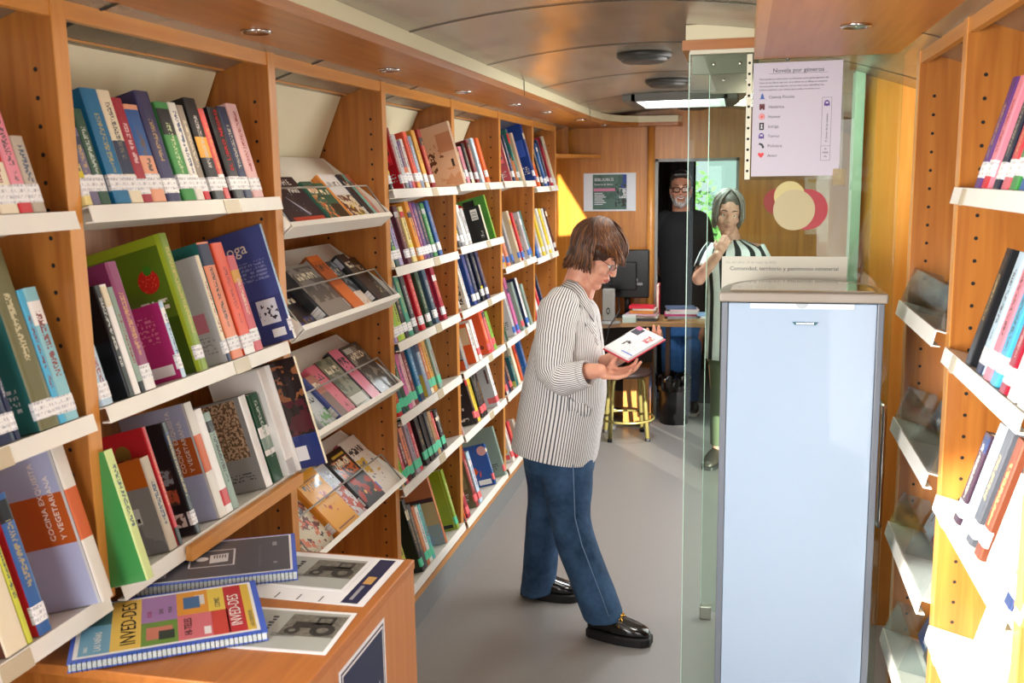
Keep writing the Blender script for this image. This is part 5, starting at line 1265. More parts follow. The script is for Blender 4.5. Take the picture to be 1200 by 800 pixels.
z = gz[0]+.005; shape([([(ix, z+.012), (ix-.004, z+.004), (ix-.004, z-.006), (ix+.004, z-.006), (ix+.004, z+.004)], 0), ([(ix-.004, z), (ix-.009, z-.009), (ix-.004, z-.005)], 0), ([(ix+.004, z-.005), (ix+.009, z-.009), (ix+.004, z)], 0)], IB, 'rocket_icon')
z = gz[1]+.005; shape([(R_(ix-.005, z, .003, .009), 0), (R_(ix+.005, z, .003, .009), 0), (R_(ix, z-.001, .004, .005), 0), (R_(ix, z+.006, .0015, .003), 0)], IM, 'castle_icon')
z = gz[2]+.005; shape([(cir(ix, z, .009), 0)], IO, 'face_icon'); shape([(cir(ix, z, .0068), .0002)], IP, 'face_icon'); shape([(cir(ix, z, .0045), .0004)], IO, 'face_icon')
z = gz[3]+.005; shape([(R_(ix, z, .007, .011), 0)], IK, 'keyhole_icon'); shape([(cir(ix, z+.004, .003), .0002), ([(ix-.0035, z-.007), (ix+.0035, z-.007), (ix+.001, z+.003), (ix-.001, z+.003)], .0002)], IP, 'keyhole_icon')
z = gz[4]+.005; gh = [(ix-.008, z-.009), (ix-.004, z-.006), (ix, z-.009), (ix+.004, z-.006), (ix+.008, z-.009), (ix+.008, z+.002), (ix+.005, z+.008), (ix, z+.0095), (ix-.005, z+.008), (ix-.008, z+.002)]
shape([(gh, 0)], IV, 'hood_icon'); shape([(R_(ix, z+.002, .004, .0028), .0002)], IP, 'hood_icon')
g2 = [(x + (nx1-.046-ix), z_ + (1.96-z)) for x, z_ in gh]; shape([(g2, 0)], IV, 'hood_icon'); shape([(R_(nx1-.046, 1.962, .004, .0028), .0002)], IP, 'hood_icon')
z = gz[5]+.005; shape([([(ix-.009, z+.004), (ix-.004, z+.009), (ix+.004, z+.006), (ix+.009, z-.003), (ix+.008, z-.008), (ix+.003, z-.007), (ix+.001, z), (ix-.004, z+.003)], 0)], IK, 'pistol_icon')
z = gz[6]+.006; shape([([(ix, z-.009), (ix+.009, z+.001), (ix+.008, z+.006), (ix+.004, z+.0075), (ix, z+.004), (ix-.004, z+.0075), (ix-.008, z+.006), (ix-.009, z+.001)], 0)], IR, 'heart_icon')
MB().box((.262, GY-.0042, 1.715), (.30, GY-.0036, 1.765)).build('tape', glassmat('tape_film', 'efe6c8', .15, refl=.05), t, on)
MB().box((.30, GY-.0030, 2.055), (.318, GY-.0022, 2.118)).build('tape', glassmat('tape_film', '', .15), t, on)
# round stickers
def sticker(x, z, r, y, m, lb, th=.0008):
    o = MB().lathe([(r, 0), (r, th)], n=48).build('round_sticker', m)
    o.location = (x, y, z); o.rotation_euler = (PI/2, 0, 0)
    return tag(o, lb, 'sticker', 'round stickers on the glass')
SB = mat('sticker_beige', 'ab9f7a', .5); SR = mat('sticker_red', '98202a', .45); SBD = mat('sticker_cream', 'b8ac74', .5)
sticker(.152, 1.641, .0625, GY-.0012, SB, 'large beige round sticker in front of the red one on the glass')
sticker(.19, 1.642, .0625, GY-.0001, SR, 'red round sticker peeking out right of the large beige one')
sticker(.137, 1.683, .046, GY-.0005, SBD, 'smaller cream round sticker above the large beige one')
sticker(.10, 1.667, .040, GY+.0110, mat('sticker_red_deep', 'a8242c', .5), 'small red round sticker left of the cream one')
# printed sign behind the fridge top
o = MB().box((-.063, GY-.0015, 1.38), (.315, GY-.0005, 1.497)).build('sign', mat('sign_paper', 'c6c4b6', .6))
tag(o, 'cream printed sign on the glass just above the fridge top', 'sign')
a = text('Comunidad, territorio y patrimonio inmaterial', .0175, mat('sign_ink', '3c3e48', .5), o, (.126, GY-.0015, 1.4535), (1, 0, 0), (0, 0, 1), 'CENTER', ext=.0001)
b_ = text('Día del Libro: 24 de mayo de 2026', .011, mat('sign_ink_light', '9a9a94', .5), o, (-.052, GY-.0015, 1.475), (1, 0, 0), (0, 0, 1), ext=.0001)

# ------------------------------------------------------------------ fridge
FXa, FXb, FYf, FYb, FZt = -.0565, .3735, 2.72, 3.13, 1.41
FG = mat('fridge_grey', '5b616b', .35); FC = mat('fridge_cap', '857c72', .3, coat=.2)
t = thing('fridge', 'tall white fridge with grey frame and arched taupe top', 'fridge', (.1585, 2.92, 0)); of = (.1585, 2.92, 0)
MB().box((FXa+.006, FYf+.045, .03), (FXb-.006, 3.0, FZt-.002)).build('body', FG, t, of, bevel=.006)
mb = MB()
for a, b_ in ((FXa+.004, FXa+.022), (FXb-.022, FXb-.004)): mb.box((a, FYf+.002, .06), (b_, FYf+.045, FZt-.001))
mb.build('door_frame', FG, t, of, bevel=.003)
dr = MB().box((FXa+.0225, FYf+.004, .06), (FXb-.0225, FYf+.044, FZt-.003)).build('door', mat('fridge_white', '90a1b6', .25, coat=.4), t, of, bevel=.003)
# cap: straight front lip, top plate bowed towards the back with an inset panel
w = (FXb-FXa)/2+.003; cxm = (FXa+FXb)/2
def bow(k, y0, d, n=28): return [(cxm-w*k, y0)] + [(cxm-w*k*math.cos(PI*i/n), y0+.02+d*math.sin(PI*i/n)**.75) for i in range(n+1)] + [(cxm+w*k, y0)]
MB().prism(bow(1, FYf-.006, .38), 'z', FZt, FZt+.026).build('cap', FC, t, of, bevel=.005, seg=3)
MB().prism(bow(.86, FYf+.035, .26), 'z', FZt+.0255, FZt+.029).build('cap_inset', mat('cap_gloss', '8d7a62', .12, coat=.6), t, of)
MB().box((cxm-.135, FYf-.0005, FZt-.018), (cxm+.135, FYf+.006, FZt-.003)).build('label_slot', mat('fridge_slot', 'c0cad6', .3), dr, of, bevel=.002)
mb = MB(); pts = [(cxm+.016*math.cos(PI+PI*i/12), FZt-.003+.013*math.sin(PI+PI*i/12)) for i in range(13)]
mb.prism(pts, 'y', FYf-.003, FYf+.002); mb.build('finger_notch', mat('notch_grey', '9aa2aa', .35), dr, of)
bz = FZt-.057
bd = MB().prism([(cxm-.034+.01, bz+.004), (cxm+.034+.01, bz+.004), (cxm+.027+.01, bz-.004), (cxm-.027+.01, bz-.004)], 'y', FYf+.0005, FYf+.005).build('badge', mat('badge_teal', '16505c', .3), dr, of)
mb = MB()
for q in range(9): mb.box((cxm-.013+.0052*q, FYf-.0002, bz-.0024), (cxm-.0096+.0052*q, FYf+.0006, bz+.0022+.0004*(q % 3)))
mb.build('badge_mark', WPR, bd, of)
for x in (FXa+.03, FXb-.03):
    for y in (FYf+.06, FYb-.03): MB().lathe([(.015, 0), (.018, .012), (.012, .032)], (x-of[0], y-of[1], 0), 14).build('foot', BLACKP, t)

# ------------------------------------------------------------------ poster on the partition
o = MB().box((-1.128, BACKY-.003, 1.508), (-.752, BACKY-.001, 1.778)).build('poster', mat('poster_white', 'dfe6ee', .5)); tag(o, 'white sheet with a green printed event poster on the wooden partition', 'poster')
n = NT('event_print', lin('4a6a60'), .5); n.lay(n.box(('X', -.86, -.80), ('Z', 1.62, 1.8)), lin('26408a')); n.lay(n.both(n.box(('X', -.9, -.81), ('Z', 1.54, 1.7)), n.noise(40, .5, 2.)), lin('2a3034')); n.lay(n.both(n.box(('X', -.87, -.82), ('Z', 1.6, 1.67)), n.noise(70, .45, 4.)), lin('c8ccd0')); n.lay(n.noise(16, .55, 1.), lin('3c5a50'))
pr = MB().box((-1.062, BACKY-.0036, 1.52), (-.818, BACKY-.003, 1.768)).build('print', n.done(), o)
a = text('BIBLIOBÚS', .03, WPR, pr, (-1.05, BACKY-.0036, 1.722), (1, 0, 0), (0, 0, 1), ext=.0001); b_ = text('Reserva de libros', .019, WPR, pr, (-1.05, BACKY-.0036, 1.692), (1, 0, 0), (0, 0, 1), ext=.0001); merge([a, b_], 'lettering')
mb = MB(); mb.add([(-1.055, BACKY-.004, 1.65), (-.90, BACKY-.004, 1.65), (-.90, BACKY-.004, 1.67), (-1.055, BACKY-.004, 1.67)], [(0, 1, 2, 3)]); mb.build('pink_strip', mat('pink_print', 'c87a9a', .5), pr)
mb = MB()
for q in range(7): mb.add([(-1.05, BACKY-.004, 1.632-q*.013), (-.99+.012*(q % 3), BACKY-.004, 1.632-q*.013), (-.99+.012*(q % 3), BACKY-.004, 1.637-q*.013), (-1.05, BACKY-.004, 1.637-q*.013)], [(0, 1, 2, 3)])
mb.build('small_print', WPR, pr)

# ------------------------------------------------------------------ staff desk at the back
t = thing('staff_desk', 'wooden counter desk at the back piled with books', 'desk', (-.7, 6.75, 0)); od = (-.7, 6.75, 0)
ol = [(-1.2, 6.50), (-.98, 6.52), (-.8, 6.62), (-.6, 6.68), (-.2, 6.68), (-.1, 6.72), (-.1, 7.08), (-.62, 7.08), (-1.2, 7.08)]
DT = .765
MB().prism(ol, 'z', DT-.03, DT).build('desktop', wood('desk_oak', '8a6640', '9c774c', axis='X'), t, od, bevel=.003)
MB().box((-.52, 6.95, 0), (-.49, 7.06, DT-.03)).build('leg', wood('desk_leg', '4a3020', '563826'), t, od); MB().box((-.15, 6.76, 0), (-.12, 7.06, DT-.03)).build('leg', wood('desk_leg', '', ''), t, od)
MB().box((-1.19, 7.04, .2), (-.62, 7.06, DT-.03)).build('modesty_panel', mat('modesty_dark', '2a2018', .7), t, od)
dp = MB().box((-.80, 6.78, .02), (-.62, 7.03, .42)).build('pedestal', wood('pedestal_wood', '8a5c2c', '9a6a36'), t, od)
# monitor seen from behind
t = thing('monitor', 'black computer monitor seen from behind on the back desk', 'monitor', (-.79, 6.92, DT)); om = (-.79, 6.92, DT)
mb = MB().box((-.97, 6.90, .905), (-.635, 6.935, 1.245)); sh = mb.build('housing', mat('monitor_black', '0f1416', .25), t, om, bevel=.008)
MB().box((-.90, 6.885, .96), (-.72, 6.90, 1.16)).build('rear_cover', mat('monitor_black', '', .25), t, om, bevel=.01)
mb = MB()
for q in range(3): mb.box((-.752+.014*q, 6.8990, 1.022), (-.744+.014*q, 6.9, 1.042))
for q in range(5): mb.box((-.742+.013*q, 6.8990, .995), (-.733+.013*q, 6.9, 1.014))
mb.build('maker_mark', mat('print_grey', '9a9aa2', .5), sh, om)
MB().tube([(-.79, 6.93, DT+.012), (-.79, 6.945, .94)], .022, 10).build('stand', BLACKP, t, om); MB().box((-.89, 6.86, DT), (-.69, 7.0, DT+.012)).build('base', BLACKP, t, om, bevel=.004)
# grey self-service scanner
t = thing('card_scanner', 'light grey upright device with an oval emblem on the back desk', 'device', (-.885, 6.62, DT)); oc = (-.885, 6.62, DT)
GP = mat('device_grey', '8a8985', .4)
b0_ = MB().box((-.925, 6.60, DT+.015), (-.84, 6.65, 1.0)).build('tower', GP, t, oc, bevel=.008)
MB().box((-.908, 6.597, DT+.05), (-.857, 6.601, .97)).build('front_plate', mat('device_plate', '86857f', .4), b0_, oc)
mb = MB(); n = 28
for i in range(n):
    a0, a1 = 2*PI*i/n, 2*PI*(i+1)/n
    p = lambda a, k: (-.883+.013*k*math.cos(a), 6.5965, DT+.085+.024*k*math.sin(a))
    mb.add([p(a0, 1), p(a1, 1), p(a1, .55), p(a0, .55)], [(0, 1, 2, 3)])
mb.build('oval_emblem', IK, b0_, oc)
MB().lathe([(.085, 0), (.085, .008), (.05, .016), (.001, .016)], (0, 0, 0), 28).build('foot', GP, t)
# cables hanging off the desk front
cb = MB().tube([(-.82, 6.66, .93), (-.80, 6.56, .86), (-.86, 6.48, .76), (-.88, 6.475, .66), (-.95, 6.49, .63), (-1.0, 6.55, .70), (-1.0, 6.62, .776)], .0045, 8).build('cable', BLACKP); tag(cb, 'black cable drooping over the front edge of the back desk', 'cable')
# piles on the desk: (x, y, w, d, t, colour, words)
piles = [((-.66, 6.80), [(.20, .15, .02, '3a3c40', 'dark grey'), (.19, .15, .016, 'b9b4a8', 'pale grey'), (.21, .16, .012, 'c8a0b4', 'pale pink'), (.17, .13, .022, 'c8803a', 'orange-brown'), (.16, .12, .012, 'd8d4cc', 'white'), (.17, .12, .016, 'd0243a', 'bright red')], 'left pile', -.1),
         ((-.40, 6.84), [(.27, .16, .014, 'a88a5c', 'tan'), (.24, .16, .018, '8a8c8c', 'grey'), (.22, .15, .014, 'b03a6a', 'magenta'), (.22, .15, .02, 'c8c8c8', 'pale grey'), (.2, .14, .01, 'd2b6b8', 'pinkish-white'), (.2, .14, .012, '5a6a86', 'slate-blue')], 'middle pile', .12),
         ((-.21, 6.82), [(.17, .15, .02, 'b8a888', 'tan'), (.16, .14, .016, 'e0e0e0', 'white'), (.15, .13, .012, '8ab0d8', 'light blue')], 'pile behind the glass', .05)]
def flatbook(x, y, z, w, d, th, col, lb, ang, grp):
    o = MB().box((-w/2, -d/2, 0), (w/2, d/2, .002)).box((-w/2, -d/2, th-.002), (w/2, d/2, th)).box((-w/2, -d/2, .002), (w/2, -d/2+.002, th-.002)).build('book', mat('flat_'+col, col, .4, var=.08, vscale=40))
    MB().box((-w/2+.003, -d/2+.0021, .0021), (w/2-.003, d/2-.003, th-.0021)).build('page_block', PAGES, o)
    o.location = (x, y, z); o.rotation_euler = (0, 0, ang); return tag(o, lb, 'book', grp)
for (x, y), bs, pn, ang in piles:
    z = DT + .0005
    for q, (w, d, th, c, cn) in enumerate(bs):
        flatbook(x + .012*math.sin(q*2.1), y, z, w, d, th, c, f'{cn} book, {NUM[q]} from bottom of the {pn} on the back desk', ang + .09*math.sin(q*1.7), f'books in the {pn} on the back desk'); z += th + .0005
# green-white box and papers near the scanner
o = MB().box((-.79, 6.64, DT+.001), (-.70, 6.71, DT+.045)).build('box', mat('box_palegreen', 'b4c4ba', .5)); tag(o, 'pale green small box beside the grey device on the desk', 'box')
MB().box((-.791, 6.639, DT+.034), (-.699, 6.711, DT+.048)).build('lid', mat('box_lid', 'c9d2cc', .5), o)
# red upright book on the middle pile with white edge
t = thing('book', 'bright red book standing upright beside the monitor', 'book', (-.575, 6.98, DT+.0005)); ob = (-.575, 6.98, DT+.0005)
MB().box((-.585, 6.91, DT+.001), (-.583, 7.03, DT+.235)).box((-.567, 6.91, DT+.001), (-.565, 7.03, DT+.235)).box((-.583, 7.028, DT+.001), (-.567, 7.03, DT+.235)).build('cover', mat('flat_red', 'd01c30', .4), t, ob)
MB().box((-.5825, 6.913, DT+.002), (-.5675, 7.027, DT+.232)).build('page_block', PAGES, t, ob)
# stool with tubular legs
SX, SY_ = -.745, 6.5
t = thing('stool', 'olive-gold metal stool with a ring footrest in front of the back desk', 'stool', (SX, SY_, 0)); so = (SX, SY_, 0)
OL = mat('olive_metal', '8c8450', .3, metal=.6)
MB().lathe([(.001, .432), (.15, .432), (.165, .438), (.165, .452), (.15, .462), (.001, .462)], n=36).build('seat', mat('stool_seat', '3c2a26', .5), t)
for q in range(4):
    a = PI/4 + q*PI/2 + .25
    c, s_ = math.cos(a), math.sin(a)
    MB().tube([(.04*c, .04*s_, .425), (.115*c, .115*s_, .425), (.135*c, .135*s_, .41), (.145*c, .145*s_, .385), (.178*c, .178*s_, .012)], .0135, 12).build('leg', OL, t)
    MB().lathe([(.016, 0), (.016, .02), (.012, .022)], (.179*c, .179*s_, 0), 12).build('foot_cap', DARKRUB, t)
mb = MB(); pts = [(.185*math.cos(2*PI*i/40), .185*math.sin(2*PI*i/40), .14) for i in range(41)]; mb.tube(pts, .008, 8, cap=False); mb.build('footrest_ring', OL, t)
# waste bin with black liner
t = thing('waste_bin', 'black waste bin with a crumpled bin liner by the back desk', 'bin', (-.455, 6.98-.02, 0))
MB().lathe([(.001, .004), (.095, .004), (.1, 0), (.112, .30), (.114, .31), (.11, .31), (.098, .012), (.001, .012)], n=32).build('bucket', mat('bin_black', '0e0e10', .3), t)
mb = MB(); n = 48; rings = []
rnd = random.Random(4)
off = [rnd.uniform(-1, 1) for _ in range(n)]
for j, (r, z) in enumerate(((.116, .245), (.121, .275), (.118, .315), (.126, .338), (.112, .35), (.085, .345), (.04, .335), (.001, .338))):
    row = []
    for k in range(n):
        w_ = .011*off[k]*(1 if j in (0, 1, 2, 3, 4) else .5) + .005*math.sin(k*1.3+j)
        a = 2*PI*k/n; row.append((max(.001, r+w_)*math.cos(a) if r > .002 else 0, max(.001, r+w_)*math.sin(a) if r > .002 else 0, z + .012*math.sin(k*.9+j*2.)*(j > 2)))
    rings.append(row)
vs = [p for row in rings for p in row]; fs = [(i*n+k, i*n+(k+1) % n, (i+1)*n+(k+1) % n, (i+1)*n+k) for i in range(len(rings)-1) for k in range(n)]
mb.add(vs, fs, 0, False); mb.build('bin_liner', mat('liner_black', '0b0b0c', .18), t)
# swivel chair base in the shadow under the desk
t = thing('office_chair', 'dark office chair pushed under the back desk', 'chair', (-.66, 6.86, 0))
t.location = (-1.0, 6.84, 0)
MB().lathe([(.001, .44), (.2, .44), (.22, .46), (.22, .50), (.2, .52), (.001, .52)], n=28).build('seat', mat('chair_fabric', '2a1c1c', .9), t)
MB().tube([(0, 0, .09), (0, 0, .44)], .028, 12).build('gas_column', BLACKP, t)
for q in range(5):
    a = q*2*PI/5 + .3
    l_ = MB().tube([(0, 0, .11), (.12*math.cos(a), .12*math.sin(a), .1), (.25*math.cos(a), .25*math.sin(a), .07)], [.022, .018, .013], 8).build('base_arm', BLACKP, t)
    MB().ell((.25*math.cos(a), .25*math.sin(a), .028), (.028, .028, .028), nu=12, nv=8).build('caster', DARKRUB, l_)
# ------------------------------------------------------------------ people
CAMP = V((0, 0, 1.75))
def W(x, y, Y):
    """point seen at (x, y) of the 1200x800 photograph, at distance Y down the aisle"""
    d = fw + r2*((x-600)/1149.06) - u2*((y-400)/1149.06)
    return CAMP + d*(Y/d.y)
def skin_mat(name, c, c2):
    m, nt, b = newmat(name)
    tc = nt.nodes.new('ShaderNodeTexCoord'); n = nt.nodes.new('ShaderNodeTexNoise'); n.inputs['Scale'].default_value = 22; n.inputs['Detail'].default_value = 4
    nt.links.new(tc.outputs['Object'], n.inputs['Vector'])
    r = nt.nodes.new('ShaderNodeValToRGB'); r.color_ramp.elements[0].position = .35; r.color_ramp.elements[1].position = .7
    r.color_ramp.elements[0].color = lin(c2); r.color_ramp.elements[1].color = lin(c)
    nt.links.new(n.outputs['Fac'], r.inputs['Fac']); nt.links.new(r.outputs['Color'], b.inputs['Base Color'])
    b.inputs['Roughness'].default_value = .45; b.inputs['Subsurface Weight'].default_value = .12; b.inputs['Subsurface Radius'].default_value = (.01, .004, .002)
    return m
SKIN = skin_mat('skin', 'e0a88c', 'd0917a'); SKINM = skin_mat('skin_tan', 'cf9678', 'b97f66'); SKINO = skin_mat('skin_pale', 'cfa08c', 'bb8878')
def xf(mb, M):
    mb.v = [tuple(M @ V(p)) for p in mb.v]; return mb
def join(a, b_):
    o = len(a.v); a.v += b_.v
    a.f += [tuple(i+o for i in f) for f in b_.f]; a.mi += b_.mi; a.sm += b_.sm
    return a
def headframe(O, face, up, s):
    f = V(face).normalized(); u = (V(up) - f*V(up).dot(f)).normalized(); l = u.cross(f)
    M = Matrix((f*s, l*s, u*s)).transposed().to_4x4(); M.translation = V(O); return M
def head_shape(jaw=1., smile=0.):
    """head looking along +x, ears on +-y; origin between the ears"""
    h = MB()
    h.ell((-.012, 0, .037), (.098, .076, .087)); h.ell((.005, 0, .02), (.09, .07, .085))
    h.ell((.026, 0, -.03), (.064, .060*jaw, .074)); h.ell((.045, 0, -.062), (.044, .046*jaw, .048))
    h.ell((.072, 0, -.098), (.021, .024*jaw, .019))
    for s in (-1, 1):
        h.cap((-.022, s*.056*jaw, -.045), .020, (.05, s*.022*jaw, -.093), .018)
        h.ell((.058, s*.038, -.022), (.027, .026, .026))                       # cheek
        h.cap((.085, s*.013, .030), .011, (.067, s*.047, .030), .012)          # brow
        h.ell((.102, s*.0105, -.024), (.0095, .0085, .0075))                   # nostril wing
        h.ell((-.006, s*.076, -.004), (.017, .008, .030)); h.ell((-.004, s*.076, -.028), (.009, .007, .010))
        h.ell((.076, s*.031, .0185), (.0115, .0165, .0055)); h.ell((.073, s*.031, -.004), (.0115, .0155, .0045))   # eyelids
    h.cap((.089, 0, .018), .0085, (.105, 0, -.016), .0105); h.ell((.107, 0, -.020), (.0105, .0105, .009))
    h.ell((.086, 0, -.046), (.016, .024, .011)); h.ell((.083, 0, -.066), (.017, .021, .010))
    return h
def face_parts(parent, org, M, m_lip, iris, s=1., smile=False):
    mo = Matrix.Translation(-V(org)) @ M
    mb = MB()
    for sy in (-1, 1): mb.ell((.0735, sy*.031, .0075), .0118, 0, 14, 10)
    e = xf(mb, mo).build('eyes', mat('eye_white', 'e6e2dc', .2), parent)
    mb = MB()
    for sy in (-1, 1): mb.ell((.0822, sy*.031, .0078), (.0042, .0056, .0056), 0, 12, 8)
    xf(mb, mo).build('iris', mat('iris_'+iris, iris, .2), e)
    mb = MB()
    for sy in (-1, 1): mb.tube([(.093, sy*.014, .034), (.089, sy*.03, .040), (.074, sy*.05, .035)], [.0028, .0034, .0016], 8)
    xf(mb, mo).build('eyebrows', mat('brow_dark', '3a2a20', .8), parent)
    mb = MB()
    w = .030 if smile else .022; up_ = .008 if smile else .0
    top = [(.101 - .016*(abs(t))**2*1.3, w*t, -.0505 + up_*t*t + .0015*(abs(t) > .1) - .0012*(abs(t) < .15)) for t in [i/6 for i in range(-6, 7)]]
    bot = [(.0985 - .018*(abs(t))**2*1.3, w*t*.96, -.060 - (.006 if smile else 0)*(1-t*t) + up_*t*t) for t in [i/6 for i in range(-6, 7)]]
    mb.tube(top, [.0012+.0034*(1-(i/6)**2) for i in range(-6, 7)], 8); mb.tube(bot, [.0012+.0042*(1-(i/6)**2) for i in range(-6, 7)], 8)
    lp = xf(mb, mo).build('lips', m_lip, parent)
    if smile:
        mb = MB(); mb.loft([((.0985-.013*(abs(t))**2*1.3, w*.92*t, -.0565+up_*t*t), (.003, 0, 0), (0, 0, .0055*(1.02-t*t)+.0005)) for t in [i/6 for i in range(-6, 7)]], 10)
        xf(mb, mo).build('teeth', mat('teeth', 'ece8e0', .25), lp)
def glasses(parent, org, M, col, thick=.0016, rx=.024, rz=.018, full=True):
    mo = Matrix.Translation(-V(org)) @ M
    mb = MB()
    for sy in (-1, 1):
        ring = []
        for i in range(25):
            a = 2*PI*i/24; c, s_ = math.cos(a), math.sin(a)
            yy = math.copysign(abs(c)**.7, c)*rx; zz = math.copysign(abs(s_)**.7, s_)*rz
            ring.append((.1 - .012*abs(sy*.031+yy)/.055 , sy*.032+yy, .006+zz))
        mb.tube(ring, thick, 6, cap=False)
        mb.tube([(.089, sy*.056, .012), (.05, sy*.076, .012), (0, sy*.083, .008), (-.012, sy*.082, -.008)], thick*.9, 6)
    mb.tube([(.1, -.009, .01), (.103, 0, .013), (.1, .009, .01)], thick, 6)
    g = xf(mb, mo).build('glasses', mat('frame_'+col, col, .25), parent)
    mb = MB()
    for sy in (-1, 1):
        c = (.098, sy*.032, .006); n = 20
        vs = [(.0985 - .012*abs(sy*.031+rx*math.cos(2*PI*i/n))/.055, sy*.032+rx*.95*math.cos(2*PI*i/n), .006+rz*.95*math.sin(2*PI*i/n)) for i in range(n)]
        mb.add(vs, [tuple(range(n))])
    xf(mb, mo).build('lenses', glassmat('lens_clear', 'f4f6f6', .02, refl=.03), g)
def hand(wrist, d, nrm, thumb, curl=(.5, .5, .5, .5), spread=.02, s=1., thumb_bend=.5):
    """hand reaching along d, palm facing nrm; thumb = +1 when the thumb lies on the side d x nrm"""
    h = MB(); d = V(d).normalized(); nrm = V(nrm); nrm = (nrm - d*nrm.dot(d)).normalized(); side = d.cross(nrm)*thumb
    w = V(wrist)
    L = (.040, .045, .042, .032); O = (.027, .009, -.009, -.026)
    for i in range(4):
        k = w + d*(.082 - .004*abs(i-1.2))*s + side*O[i]*s
        h.cap(w + d*.012*s + side*O[i]*.55*s, .013*s, k, .0112*s)
        p = k; ang = curl[i]*.45
        for j, (ln, r0, r1) in enumerate(((L[i], .0098, .0088), (L[i]*.66, .0088, .0080), (L[i]*.52, .0080, .0068))):
            dirv = (d*math.cos(ang) + nrm*math.sin(ang) + side*spread*(1.5-i)*2).normalized()
            q = p + dirv*ln*s; h.cap(p, r0*s, q, r1*s, 10); p = q; ang += curl[i]*(.9 if j == 0 else .7)
    h.ell(w + d*.045*s, (.02*s, .02*s, .02*s)); h.cap(w + d*.03*s + side*.02*s + nrm*.006*s, .016*s, w + d*.05*s + side*.028*s + nrm*.012*s, .013*s)
    p = w + d*.032*s + side*.03*s + nrm*.01*s; a = (d*.62 + side*.62 + nrm*.35*thumb_bend*2).normalized()
    q = p + a*.036*s; h.cap(p, .012*s, q, .0102*s)
    a2 = (d*.85 + side*.1 + nrm*.5*thumb_bend*2).normalized(); r = q + a2*.028*s; h.cap(q, .0102*s, r, .008*s)
    return h
def strands(mb, M, n, start, path, r, seed, mi=0):
    rnd = random.Random(seed)
    for i in range(n):
        pts = path(rnd, i/n)
        mb.tube([tuple(M @ V(p)) for p in pts], [r*(.5+.5*math.sin(PI*min(1, .25+.72*j/(len(pts)-1)))) for j in range(len(pts))], 5, mi)
def hair_mat(name, a, b_, c=None):
    m, nt, bs = newmat(name)
    tc = nt.nodes.new('ShaderNodeTexCoord'); mp = nt.nodes.new('ShaderNodeMapping'); mp.inputs['Scale'].default_value = (40, 40, 14)
    n = nt.nodes.new('ShaderNodeTexNoise'); n.inputs['Scale'].default_value = 2.2; n.inputs['Detail'].default_value = 5
    nt.links.new(tc.outputs['Object'], mp.inputs['Vector']); nt.links.new(mp.outputs['Vector'], n.inputs['Vector'])
    r = nt.nodes.new('ShaderNodeValToRGB'); r.color_ramp.elements[0].position = .35; r.color_ramp.elements[1].position = .68
    r.color_ramp.elements[0].color = lin(a); r.color_ramp.elements[1].color = lin(b_)
    nt.links.new(n.outputs['Fac'], r.inputs['Fac']); nt.links.new(r.outputs['Color'], bs.inputs['Base Color'])
    bs.inputs['Roughness'].default_value = .42
    return m
def stripes(name, light, dark, pitch, frac, rough=.75):
    m, nt, b = newmat(name)
    uv = nt.nodes.new('ShaderNodeUVMap'); sx = nt.nodes.new('ShaderNodeSeparateXYZ'); nt.links.new(uv.outputs['UV'], sx.inputs[0])
    d = nt.nodes.new('ShaderNodeMath'); d.operation = 'DIVIDE'; d.inputs[1].default_value = pitch; nt.links.new(sx.outputs['X'], d.inputs[0])
    f = nt.nodes.new('ShaderNodeMath'); f.operation = 'FRACT'; nt.links.new(d.outputs[0], f.inputs[0])
    g = nt.nodes.new('ShaderNodeMath'); g.operation = 'LESS_THAN'; g.inputs[1].default_value = frac; nt.links.new(f.outputs[0], g.inputs[0])
    mx = nt.nodes.new('ShaderNodeMix'); mx.data_type = 'RGBA'; mx.inputs[6].default_value = lin(light); mx.inputs[7].default_value = lin(dark)
    nt.links.new(g.outputs[0], mx.inputs[0]); nt.links.new(mx.outputs[2], b.inputs['Base Color']); b.inputs['Roughness'].default_value = rough
    b.inputs['Specular IOR Level'].default_value = .2
    tc = nt.nodes.new('ShaderNodeTexCoord'); n = nt.nodes.new('ShaderNodeTexNoise'); n.inputs['Scale'].default_value = 9; n.inputs['Detail'].default_value = 2
    nt.links.new(tc.outputs['Object'], n.inputs['Vector'])
    k = nt.nodes.new('ShaderNodeBump'); k.inputs['Strength'].default_value = .5; k.inputs['Distance'].default_value = .03
    nt.links.new(n.outputs['Fac'], k.inputs['Height']); nt.links.new(k.outputs['Normal'], b.inputs['Normal'])
    return m
def denim(name, a, b_):
    m, nt, b = newmat(name)
    tc = nt.nodes.new('ShaderNodeTexCoord'); n = nt.nodes.new('ShaderNodeTexNoise'); n.inputs['Scale'].default_value = 5; n.inputs['Detail'].default_value = 6; n.inputs['Roughness'].default_value = .7
    nt.links.new(tc.outputs['Object'], n.inputs['Vector'])
    r = nt.nodes.new('ShaderNodeValToRGB'); r.color_ramp.elements[0].position = .35; r.color_ramp.elements[1].position = .7
    r.color_ramp.elements[0].color = lin(a); r.color_ramp.elements[1].color = lin(b_)
    nt.links.new(n.outputs['Fac'], r.inputs['Fac']); nt.links.new(r.outputs['Color'], b.inputs['Base Color']); b.inputs['Roughness'].default_value = .8; b.inputs['Specular IOR Level'].default_value = .2
    n2 = nt.nodes.new('ShaderNodeTexNoise'); n2.inputs['Scale'].default_value = 14; n2.inputs['Detail'].default_value = 3
    nt.links.new(tc.outputs['Object'], n2.inputs['Vector'])
    k = nt.nodes.new('ShaderNodeBump'); k.inputs['Strength'].default_value = .45; k.inputs['Distance'].default_value = .02
    nt.links.new(n2.outputs['Fac'], k.inputs['Height']); nt.links.new(k.outputs['Normal'], b.inputs['Normal'])
    return m
